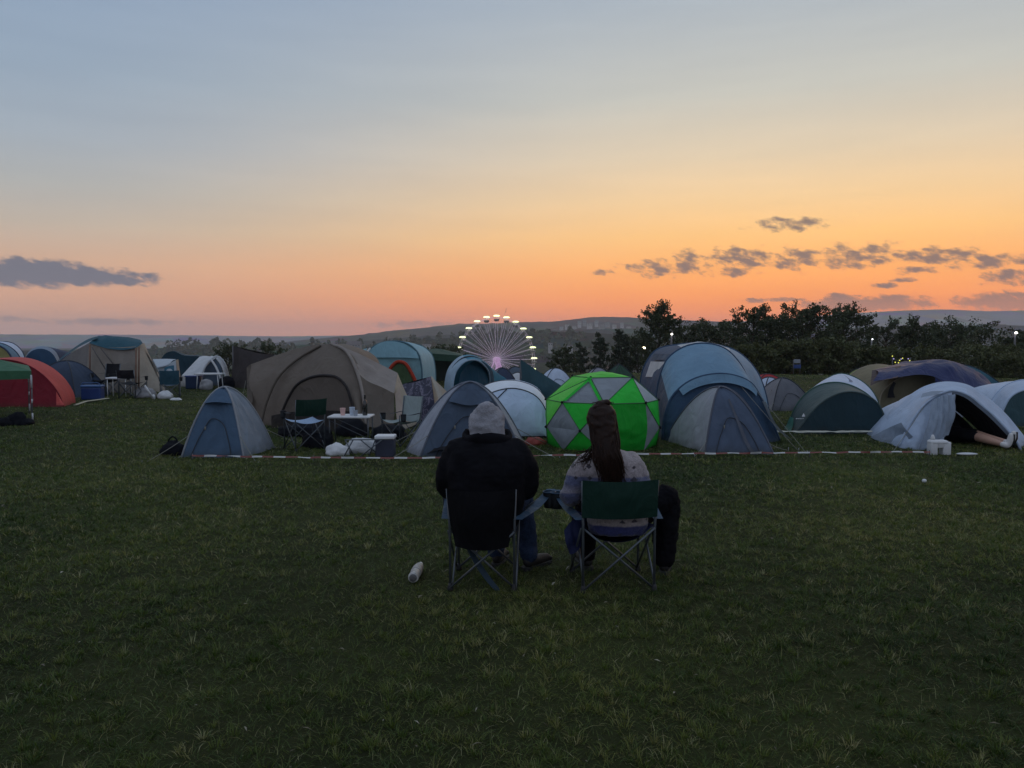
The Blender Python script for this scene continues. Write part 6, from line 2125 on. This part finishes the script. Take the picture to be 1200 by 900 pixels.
def remesh(mb, name, mat, parent, vox=.012, smooth=8, wr=0.0, wf=9.0, label=None, dec=None):
    """union of closed lofts -> one continuous surface, with cloth creases"""
    me = bpy.data.meshes.new(name + '_raw')
    me.from_pydata([tuple(v) for v in mb.v], [], mb.f)
    me.update()
    ob = bpy.data.objects.new(name + '_raw', me)
    COL.objects.link(ob)
    m1 = ob.modifiers.new('r', 'REMESH')
    m1.mode = 'VOXEL'
    m1.voxel_size = vox
    m2 = ob.modifiers.new('s', 'SMOOTH')
    m2.iterations = smooth
    m2.factor = .5
    dg = bpy.context.evaluated_depsgraph_get()
    ev = ob.evaluated_get(dg)
    m3 = ev.to_mesh()
    vs = [v.co.copy() for v in m3.vertices]
    ns = [v.normal.copy() for v in m3.vertices]
    fs = [tuple(p.vertices) for p in m3.polygons]
    ev.to_mesh_clear()
    bpy.data.objects.remove(ob, do_unlink=True)
    bpy.data.meshes.remove(me)
    if wr:
        for i in range(len(vs)):
            p = vs[i]
            q = Vector((p.x * wf, p.y * wf, p.z * wf * 1.7))
            w = noise.noise(q) + .8 * abs(noise.noise(q * 1.9 + Vector((3, 1, 2)))) + .35 * noise.noise(q * 4.1)
            vs[i] = p + ns[i] * wr * w
    return mesh_obj(name, vs, fs, mat, parent, True, True, label)


def body(mb, pts, seg=16):
    """limb or trunk: list of (centre, rx, ry) lofted with elliptical sections"""
    path = poly([p[0] for p in pts], len(pts) * 4)
    n = len(path)
    rx = np.interp(np.linspace(0, len(pts) - 1, n), range(len(pts)), [p[1] for p in pts])
    ry = np.interp(np.linspace(0, len(pts) - 1, n), range(len(pts)), [p[2] if len(p) > 2 else p[1] for p in pts])
    mb.tube(path, [(float(a), float(b)) for a, b in zip(rx, ry)], seg)
    a, b = path[0], path[-1]
    mb.ellipsoid(a, (rx[0], min(rx[0], ry[0]), min(rx[0], ry[0])), 12, 8)
    mb.ellipsoid(b, (rx[-1], min(rx[-1], ry[-1]), min(rx[-1], ry[-1])), 12, 8)


def trunk(mb, secs, seg=22):
    """upright torso: (x, y, z, half width, half depth)"""
    v, f = [], []
    pts = []
    n = len(secs)
    zs = np.linspace(0, n - 1, n * 4)
    arr = np.array(secs, float)
    cols = [np.interp(zs, range(n), arr[:, k]) for k in range(5)]
    for i in range(len(zs)):
        x, y, z, a, b_ = [float(c[i]) for c in cols]
        for k in range(seg):
            t_ = 2 * math.pi * k / seg
            ct, st = math.cos(t_), math.sin(t_)
            v.append(Vector((x + a * math.copysign(abs(ct) ** .8, ct), y + b_ * math.copysign(abs(st) ** .8, st), z)))
    m = len(zs)
    for i in range(m - 1):
        for k in range(seg):
            f.append((i * seg + k, i * seg + (k + 1) % seg, (i + 1) * seg + (k + 1) % seg, (i + 1) * seg + k))
    f.append(tuple(range(seg))[::-1])
    f.append(tuple((m - 1) * seg + k for k in range(seg)))
    mb.add(v, f)


def hand(mb, wrist, d, side, palm_down=True):
    """relaxed hand: palm, four bent fingers, thumb from the side of the palm"""
    d = Vector(d).normalized()
    upv = Vector((0, 0, 1))
    lat = d.cross(upv).normalized() * side       # towards the thumb
    nrm = lat.cross(d).normalized()
    if nrm.z < 0:
        nrm = -nrm
    w = Vector(wrist)
    body(mb, [(w - d * .01, .026, .024), (w + d * .035, .038, .020), (w + d * .085, .040, .017)], 12)
    for k, (o_, l) in enumerate(((.028, .070), (.010, .080), (-.009, .075), (-.027, .058))):
        b0 = w + d * .082 + lat * o_
        p1 = b0 + d * l * .42 - nrm * l * .08
        p2 = p1 + d * l * .30 - nrm * l * .26
        p3 = p2 + d * l * .12 - nrm * l * .28
        mb.tube(poly([b0 - d * .02, b0, p1, p2, p3], 10), [.0095, .0098, .0096, .0094, .0092, .009, .0086, .0082, .0076, .006], 8)
    t0 = w + d * .025 + lat * .030
    mb.tube(poly([t0 - lat * .015, t0 + lat * .012 + d * .018, t0 + lat * .022 + d * .045 - nrm * .01, t0 + lat * .018 + d * .068 - nrm * .018], 8), [.014, .013, .012, .0115, .011, .010, .009, .007], 8)


def head(mb, c, r, turn=0.0):
    """skull, jaw, nose, ears; faces +Y turned by `turn`"""
    M = Matrix.Rotation(turn, 3, 'Z')
    L_ = lambda x, y, z: Vector(c) + M @ Vector((x, y, z))
    mb.ellipsoid(L_(0, -.005, .02), (r * .80, r * .95, r), 18, 12)
    mb.ellipsoid(L_(0, .035, -.055), (r * .60, r * .68, r * .62), 16, 10)
    mb.ellipsoid(L_(0, .105, -.012), (.014, .022, .026), 10, 6)
    mb.ellipsoid(L_(0, .095, -.055), (.024, .014, .010), 10, 6)
    for s in (-1, 1):
        mb.ellipsoid(L_(s * r * .80, -.005, -.012), (.012, .022, .032), 10, 6)


# ---------------- hooded person, left chair
man = thing('person', 'person in a grey hood and bulky black jacket seated in the dark camp chair', 'person', (-0.165, 5.3, 0))
X0 = -0.168
mb = MB()
head(mb, (X0, 5.19, 1.105), .112, R(-3))
trunk(mb, [(X0, 5.20, .37, .15, .11), (X0, 5.19, .50, .17, .12), (X0, 5.17, .66, .17, .11), (X0, 5.16, .82, .19, .12), (X0, 5.16, .93, .17, .09), (X0, 5.17, .99, .07, .065), (X0, 5.18, 1.06, .06, .06)])
mL = [Vector((X0 - .20, 5.16, .92)), Vector((X0 - .265, 5.20, .66)), Vector((X0 - .16, 5.47, .575))]
mR = [Vector((X0 + .20, 5.16, .92)), Vector((X0 + .265, 5.20, .66)), Vector((X0 + .235, 5.46, .60))]
for a_, s in ((mL, 1), (mR, -1)):
    body(mb, [(a_[0], .055), (a_[0].lerp(a_[1], .5), .048), (a_[1], .042), (a_[1].lerp(a_[2], .5), .038), (a_[2], .027)], 12)
    hand(mb, a_[2] + (a_[2] - a_[1]).normalized() * .01, (a_[2] - a_[1]).normalized() + Vector((-.1 * s if s > 0 else .0, 0, -.15)), s)
LL = [Vector((X0 - .10, 5.26, .425)), Vector((X0 - .085, 5.68, .505)), Vector((X0 + .06, 5.60, .09))]
LR = [Vector((X0 + .10, 5.26, .425)), Vector((X0 + .245, 5.60, .505)), Vector((X0 + .295, 5.50, .09))]
for a_ in (LL, LR):
    body(mb, [(a_[0], .075), (a_[0].lerp(a_[1], .6), .062), (a_[1], .052), (a_[1].lerp(a_[2], .35), .050), (a_[2], .034), (a_[2] + Vector((.02, .10, -.05)), .03)], 12)
bodym = remesh(mb, 'body', SKIN, man, .0095, 3)
# jacket
JACK = surf('jacket_black', (0.0075, 0.0075, 0.010), .8, .3, 7, .003, 60, spec=.06)
mb = MB()
trunk(mb, [(X0, 5.17, .34, .175, .16), (X0, 5.155, .42, .21, .175), (X0, 5.14, .55, .245, .18), (X0, 5.13, .70, .265, .18), (X0, 5.13, .83, .275, .17), (X0, 5.14, .91, .265, .15), (X0, 5.15, .965, .215, .125), (X0, 5.16, 1.0, .14, .11)])
for a_ in (mL, mR):
    s = -1 if a_ is mL else 1
    body(mb, [(a_[0] + Vector((-.02 * s, -.01, -.02)), .105), (a_[0].lerp(a_[1], .45) + Vector((.012 * s, -.01, 0)), .098), (a_[1] + Vector((.0, 0, 0)), .082), (a_[1].lerp(a_[2], .55), .070), (a_[1].lerp(a_[2], .97), .052)], 16)
remesh(mb, 'jacket', JACK, man, .012, 7, .010, 7.0)
mb = MB()
ringp = []
for k in range(25):
    a = 2 * math.pi * k / 24
    ringp.append(Vector((X0 + .128 * math.cos(a), 5.165 + .105 * math.sin(a), .995 + .015 * math.sin(a * 3))))
v_, f_ = [], []
for j, (rr, zz, ) in enumerate(((1.15, -.055), (1.30, -.02), (1.34, .02), (1.22, .045), (1.05, .03), (.95, -.02))):
    for k in range(24):
        p = ringp[k]
        q = Vector((X0, 5.165, p.z))
        v_.append(q + (p - q) * rr * (1 + .05 * noise.noise(Vector((k * .6, j, 2)))) + Vector((0, 0, zz + .014 * noise.noise(Vector((k * .5, j * .3, 5))))))
for j in range(5):
    for k in range(24):
        f_.append((j * 24 + k, j * 24 + (k + 1) % 24, (j + 1) * 24 + (k + 1) % 24, (j + 1) * 24 + k))
mesh_obj('collar', v_, f_, JACK, man)
# hood
HOOD = surf('hood_grey', (0.30, 0.30, 0.33), .85, .16, 9, .010, 70, spec=.15)
mb = MB()
mb.ellipsoid((X0, 5.175, 1.105), (.120, .136, .122), 24, 16)
body(mb, [(Vector((X0, 5.15, 1.10)), .116, .12), (Vector((X0, 5.15, .99)), .118, .115)], 20)
mb.ellipsoid((X0 - .004, 5.13, 1.175), (.070, .080, .068), 16, 10)
mb.ellipsoid((X0 - .006, 5.10, 1.215), (.034, .05, .034), 12, 8)
remesh(mb, 'hood', HOOD, man, .010, 5, .009, 13.0)
# jeans and shoes
JEAN = surf('jeans', (0.026, 0.042, 0.085), .85, .3, 16, .008, 90, spec=.15)
mb = MB()
body(mb, [(Vector((X0 - .1, 5.20, .40)), .11), (Vector((X0 + .1, 5.20, .40)), .11)], 16)
for a_ in (LL, LR):
    body(mb, [(a_[0], .098), (a_[0].lerp(a_[1], .6), .082), (a_[1], .070), (a_[1].lerp(a_[2], .4), .070), (a_[1].lerp(a_[2], .95), .066)], 16)
remesh(mb, 'jeans', JEAN, man, .011, 5, .010, 11)
SHOE = surf('shoe_dark', (0.014, 0.013, 0.013), .6, .2, 12, .004, 60)
SOLE = surf('shoe_sole', (0.03, 0.03, 0.03), .8, .15, 12)


def shoe(parent, ankle, toe, mat=SHOE, sole=SOLE):
    a, t_ = Vector(ankle), Vector(toe)
    d = (t_ - a)
    d.z = 0
    ln = d.length
    d.normalize()
    g0 = Vector((a.x, a.y, 0)) - d * .05
    mb = MB()
    body(mb, [(g0 + d * .03 + Vector((0, 0, .055)), .036, .04), (g0 + d * .10 + Vector((0, 0, .055)), .040, .042), (g0 + d * .20 + Vector((0, 0, .042)), .046, .030), (g0 + d * .265 + Vector((0, 0, .036)), .038, .022)], 12)
    body(mb, [(g0 + d * .04 + Vector((0, 0, .05)), .038), (g0 + d * .045 + Vector((0, 0, .115)), .040)], 12)
    s_ = remesh(mb, 'shoe', mat, parent, .008, 3)
    mb = MB()
    sd = Vector((-d.y, d.x, 0))
    out_ = []
    for t2, w in ((-.02, .02), (0, .036), (.08, .037), (.15, .042), (.22, .046), (.27, .036), (.29, .015)):
        out_.append((g0 + d * t2, w))
    L1 = [p + sd * w for p, w in out_] + [p - sd * w for p, w in out_[::-1]]
    v_ = [p + Vector((0, 0, .0)) for p in L1] + [p + Vector((0, 0, .024)) for p in L1]
    n_ = len(L1)
    f_ = [tuple(range(n_))[::-1], tuple(range(n_, 2 * n_))] + [(k, (k + 1) % n_, n_ + (k + 1) % n_, n_ + k) for k in range(n_)]
    mesh_obj('sole', v_, f_, sole, s_, False)
    return s_


shoe(man, LL[2], LL[2] + Vector((.05, .2, 0)))
shoe(man, LR[2], LR[2] + Vector((.14, .16, 0)))

# ---------------- long haired person, right chair
wom = thing('person', 'person with long dark red hair and patterned fleece seated in the green backed chair', 'person', (0.70, 5.3, 0))
mb = MB()
HC = Vector((.600, 5.13, 1.115))
head(mb, HC, .105, R(6))
trunk(mb, [(.71, 5.19, .40, .15, .11), (.705, 5.17, .52, .15, .11), (.685, 5.15, .66, .14, .10), (.665, 5.13, .78, .165, .10), (.64, 5.12, .865, .15, .08), (.625, 5.12, .92, .06, .055), (.612, 5.12, 1.05, .05, .05)])
wL = [Vector((.485, 5.12, .845)), Vector((.395, 5.15, .60)), Vector((.50, 5.42, .60))]
wR = [Vector((.815, 5.12, .845)), Vector((.895, 5.16, .60)), Vector((.83, 5.43, .575))]
for a_, s in ((wL, 1), (wR, -1)):
    body(mb, [(a_[0], .046), (a_[0].lerp(a_[1], .5), .040), (a_[1], .036), (a_[1].lerp(a_[2], .5), .033), (a_[2], .023)], 12)
    hand(mb, a_[2] + (a_[2] - a_[1]).normalized() * .01, (a_[2] - a_[1]).normalized() + Vector((0, 0, -.15)), s)
QL = [Vector((.62, 5.24, .43)), Vector((.545, 5.62, .50)), Vector((.545, 5.52, .09))]
QR = [Vector((.80, 5.24, .43)), Vector((1.105, 5.44, .535)), Vector((1.085, 5.40, .10))]
for a_ in (QL, QR):
    body(mb, [(a_[0], .075), (a_[0].lerp(a_[1], .6), .060), (a_[1], .048), (a_[1].lerp(a_[2], .35), .046), (a_[2], .03), (a_[2] + Vector((.02, .10, -.05)), .027)], 12)
remesh(mb, 'body', SKIN, wom, .0095, 3)
# fleece with woven bands
mm, t = new_mat('fleece_pattern')
out = t.node('ShaderNodeOutputMaterial'); b = t.node('ShaderNodeBsdfPrincipled'); tcn = t.node('ShaderNodeTexCoord')
ob = tcn.outputs['Object']
sp_ = t.node('ShaderNodeSeparateXYZ'); t.link(ob, sp_.inputs[0])
zz = t.math('ADD', sp_.outputs[2], t.math('MULTIPLY', t.math('SUBTRACT', t.noise(ob, 7, 3), .5), .03))
band = t.ramp(t.math('MULTIPLY', zz, 1.0), [(0.36, (0.030, 0.034, 0.12)), (0.43, (0.035, 0.04, 0.13)), (0.44, (0.33, 0.28, 0.27)), (0.55, (0.33, 0.29, 0.29)), (0.565, (0.12, 0.13, 0.24)), (0.63, (0.10, 0.115, 0.22)), (0.64, (0.34, 0.31, 0.36)), (0.70, (0.13, 0.145, 0.26)), (0.75, (0.13, 0.145, 0.26)), (0.76, (0.40, 0.35, 0.37)), (0.90, (0.46, 0.40, 0.40))])
mp = t.node('ShaderNodeMapping'); mp.inputs['Scale'].default_value = (1, 0, 1.1); t.link(ob, mp.inputs[0])
vo = t.node('ShaderNodeTexVoronoi', distance='MANHATTAN'); vo.inputs['Scale'].default_value = 10; vo.inputs['Randomness'].default_value = .25; t.link(mp.outputs[0], vo.inputs['Vector'])
motif = t.maprange(vo.outputs['Distance'], .26, .32, 1, 0)
mzone = t.math('MULTIPLY', t.math('GREATER_THAN', t.math('SINE', t.math('MULTIPLY', zz, 26.0)), -.6), .92)
col = t.mix(t.math('MULTIPLY', motif, mzone), band, (0.045, 0.04, 0.055, 1))
col = t.mix(1.0, col, t.ramp(t.noise(ob, 90, 3), [(.3, (.55, .55, .55)), (.7, (.85, .85, .85))]), 'MULTIPLY')
t.link(col, b.inputs['Base Color']); b.inputs['Roughness'].default_value = .95; b.inputs['Specular IOR Level'].default_value = .1
b.inputs['Sheen Weight'].default_value = .35
bn = t.node('ShaderNodeBump'); bn.inputs['Distance'].default_value = .006; t.link(t.noise(ob, 140, 3), bn.inputs['Height']); t.link(bn.outputs[0], b.inputs['Normal'])
t.link(b.outputs[0], out.inputs[0])
mb = MB()
trunk(mb, [(.715, 5.15, .37, .20, .165), (.712, 5.145, .45, .205, .165), (.705, 5.14, .55, .20, .155), (.69, 5.13, .68, .195, .145), (.672, 5.12, .79, .205, .135), (.655, 5.115, .86, .185, .115), (.64, 5.115, .905, .125, .09), (.63, 5.115, .935, .08, .075)])
for a_ in (wL, wR):
    s = -1 if a_ is wL else 1
    body(mb, [(a_[0] + Vector((-.02 * s, 0, -.012)), .078), (a_[0].lerp(a_[1], .45), .076), (a_[1], .066), (a_[1].lerp(a_[2], .55), .056), (a_[1].lerp(a_[2], .97), .043)], 16)
remesh(mb, 'fleece', mm, wom, .011, 5, .011, 9)
sheet('fleece_tail', wom, [[W(680, 604, 5.2), W(668, 612, 5.18), W(661, 622, 5.15)], [W(682, 622, 5.15), W(671, 630, 5.12), W(663, 636, 5.1)], [W(681, 640, 5.15), W(674, 648, 5.13), W(668, 650, 5.12)]], NAVYC, 10, 10, 0, .02)
# black trousers
TROU = surf('trousers_black', (0.006, 0.006, 0.008), .85, .3, 9, .004, 40, spec=.05)
mb = MB()
body(mb, [(Vector((.62, 5.19, .41)), .11), (Vector((.80, 5.19, .41)), .11)], 16)
for a_, k in ((QL, 1.0), (QR, 1.18)):
    body(mb, [(a_[0], .098 * k), (a_[0].lerp(a_[1], .6), .082 * k), (a_[1], .078 * k), (a_[1].lerp(a_[2], .35), .078 * k), (a_[1].lerp(a_[2], .98), .062 * k)], 16)
remesh(mb, 'trousers', TROU, wom, .011, 5, .012, 11)
shoe(wom, QL[2], QL[2] + Vector((-.04, .2, 0)))
shoe(wom, QR[2], QR[2] + Vector((.05, .2, 0)))
# hair: a cap of locks plus long strands down the back, a wisp blowing to the left
mm, t = new_mat('hair_brown')
out = t.node('ShaderNodeOutputMaterial'); b = t.node('ShaderNodeBsdfPrincipled'); tcn = t.node('ShaderNodeTexCoord')
col = t.ramp(t.noise(tcn.outputs['Object'], 60, 3), [(.3, (0.010, 0.005, 0.004)), (.7, (0.034, 0.015, 0.009))])
t.link(col, b.inputs['Base Color']); b.inputs['Roughness'].default_value = .5; b.inputs['Specular IOR Level'].default_value = .2
tr = t.node('ShaderNodeBsdfTranslucent'); tr.inputs[0].default_value = (0.22, 0.09, 0.04, 1)
mx = t.node('ShaderNodeMixShader'); mx.inputs[0].default_value = .18
t.link(b.outputs[0], mx.inputs[1]); t.link(tr.outputs[0], mx.inputs[2]); t.link(mx.outputs[0], out.inputs[0])
HAIR = mm
rh = random.Random(4)
mb = MB()
mb.ellipsoid(HC + Vector((0, -.012, .022)), (.100, .112, .108), 22, 14)
trunk(mb, [(.660, 5.00, .69, .035, .02), (.650, 4.99, .77, .068, .035), (.632, 4.995, .86, .080, .045), (.617, 5.02, .95, .078, .06), (.607, 5.06, 1.04, .080, .08), (.602, 5.09, 1.12, .088, .095)])
hair = remesh(mb, 'hair', HAIR, wom, .011, 4, .007, 24)
st = MB()
for i in range(420):
    a = rh.uniform(-1.15, 1.15)            # around the back of the head
    el_ = rh.uniform(.0, 1.35)
    p0_ = HC + Vector((.100 * math.sin(a) * math.cos(el_), -.115 * math.cos(a) * math.cos(el_) - .005, .020 + .108 * math.sin(el_)))
    end_z = rh.uniform(.66, .84)
    sx = p0_.x - HC.x
    pts = [p0_, Vector((HC.x + .004 + sx * 1.05 + rh.gauss(0, .004), 5.13 - .118 * math.cos(a * .9) - .004, HC.z - .03)),
           Vector((.614 + sx * .86 + rh.gauss(0, .008), 5.03 - .066 * math.cos(a), .98)),
           Vector((.634 + sx * .80 + rh.gauss(0, .016), 4.975 - .03 * math.cos(a) + rh.gauss(0, .006), .86)),
           Vector((.656 + sx * .52 + rh.gauss(0, .028), 4.975 + rh.gauss(0, .008), end_z))]
    st.tube(poly(pts, 12), [.0042] * 9 + [.0034, .0024, .001], 4)
for i in range(30):                        # wisps carried to the left by the wind
    z = rh.uniform(.84, .95)
    p0_ = Vector((.545 + rh.gauss(0, .012), 5.02, z + .05))
    L_ = rh.uniform(.04, .12)
    st.tube(poly([p0_, p0_ + Vector((-L_ * .5, .01, -.06 + rh.gauss(0, .012))), p0_ + Vector((-L_, .02, -.07 + rh.gauss(0, .02))), p0_ + Vector((-L_ * 1.15 + rh.gauss(0, .015), .02, -.10 + rh.gauss(0, .025)))], 10), [.0026] * 6 + [.002, .0016, .001, .0006], 4)
for i in range(30):                        # loose strands on the crown
    a = rh.uniform(-1.4, 1.4)
    p0_ = HC + Vector((.06 * math.sin(a), -.03 * math.cos(a), .124))
    st.tube(poly([p0_, p0_ + Vector((rh.gauss(0, .012), rh.gauss(0, .012), .006)), p0_ + Vector((rh.gauss(0, .022), -.03 + rh.gauss(0, .015), -.012))], 8), [.0018] * 6 + [.001, .0006], 4)
st.build('locks', HAIR, hair)
# clip and sunglasses pushed up on the head
mb = MB()
mb.ellipsoid(HC + Vector((-.030, -.055, .100)), (.034, .026, .018), 12, 8)
mb.ellipsoid(HC + Vector((.024, -.022, .126)), (.036, .034, .022), 12, 8)
mb.ellipsoid(HC + Vector((-.012, -.035, .124)), (.030, .030, .018), 12, 8)
remesh(mb, 'hair_twist', HAIR, hair, .007, 2, .006, 30)

# ---------------- camper lying in the open tent: only legs and shoes show
cam_p = thing('person', 'person lying in the open pale blue tent, bare shins and white shoes outside', 'person', (W(1165, 530, 12.0).x, 12.0, 0))
mb = MB()
k0, k1, k2 = W(1142, 517, 12.15), W(1158, 522, 11.85), W(1176, 527.5, 11.6)
k0.z, k1.z, k2.z = .14, .12, .085
hp = Vector((k0.x - .12, 12.42, .13))
body(mb, [(hp, .09), (k0, .075), (k0.lerp(k2, .45), .058), (k2, .04)], 14)
q0, q2 = k0 + Vector((.06, .12, .02)), k2 + Vector((.12, .12, .02))
body(mb, [(hp + Vector((.08, .08, 0)), .09), (q0, .075), (q0.lerp(q2, .45), .058), (q2, .04)], 14)
trunk_c = [(hp + Vector((.02, .04, 0)), .12), (hp + Vector((-.04, .20, .01)), .14, .11), (hp + Vector((-.07, .36, .0)), .14, .10), (hp + Vector((-.08, .46, .02)), .06), (hp + Vector((-.10, .56, .03)), .085)]
body(mb, trunk_c, 16)
remesh(mb, 'body', SKIN, cam_p, .012, 4)
mb = MB()
body(mb, [(hp + Vector((.02, .04, 0)), .13), (hp + Vector((-.02, .12, .01)), .135)], 14)
body(mb, [(hp, .105), (k0 + Vector((-.02, 0, 0)), .09)], 14)
body(mb, [(hp + Vector((.08, .08, 0)), .105), (q0, .09)], 14)
remesh(mb, 'shorts', JACK, cam_p, .014, 4, .01, 9)
mb = MB()
body(mb, [(hp + Vector((-.03, .16, .01)), .155, .125), (hp + Vector((-.07, .38, .0)), .155, .115)], 16)
remesh(mb, 'shirt', JACK, cam_p, .014, 4, .01, 9)
WSH = surf('shoe_white', (0.62, 0.61, 0.60), .6, .08, 12)
for p, d in ((k2, Vector((.10, -.02, .03))), (q2, Vector((.11, -.01, .05)))):
    mb = MB()
    d = Vector(d)
    upd = Vector((-.02, 0, .12))
    body(mb, [(p + Vector((-.01, 0, 0)), .045), (p + Vector((.05, 0, -.01)), .048), (p + Vector((.075, -.02, .06)), .045, .04), (p + Vector((.085, -.03, .15)), .036, .03)], 12)
    sh_ = remesh(mb, 'shoe', WSH, cam_p, .010, 3)
    MB().tube([p + Vector((.095, -.01, -.03)), p + Vector((.115, -.025, .06)), p + Vector((.115, -.04, .16))], [(.03, .018), (.042, .018), (.03, .014)], 10).build('sole', SHOE, sh_)

# ------------------------------------------------------------------ evening air
mm = bpy.data.materials.new('evening_air')
mm.use_nodes = True
for n_ in list(mm.node_tree.nodes):
    mm.node_tree.nodes.remove(n_)
t = NT(mm.node_tree)
out = t.node('ShaderNodeOutputMaterial')
pv = t.node('ShaderNodeVolumePrincipled')
pv.inputs['Color'].default_value = (0.90, 0.92, 0.97, 1)
pv.inputs['Density'].default_value = HAZE
pv.inputs['Anisotropy'].default_value = 0.35
t.link(pv.outputs[0], out.inputs['Volume'])
hb = MB().box((0, 0, 25), (10400, 10400, 170))
haze = hb.build('haze', mm, None, False)
haze['kind'] = 'stuff'
haze['label'] = 'thin evening haze over the valley'
haze['category'] = 'haze'
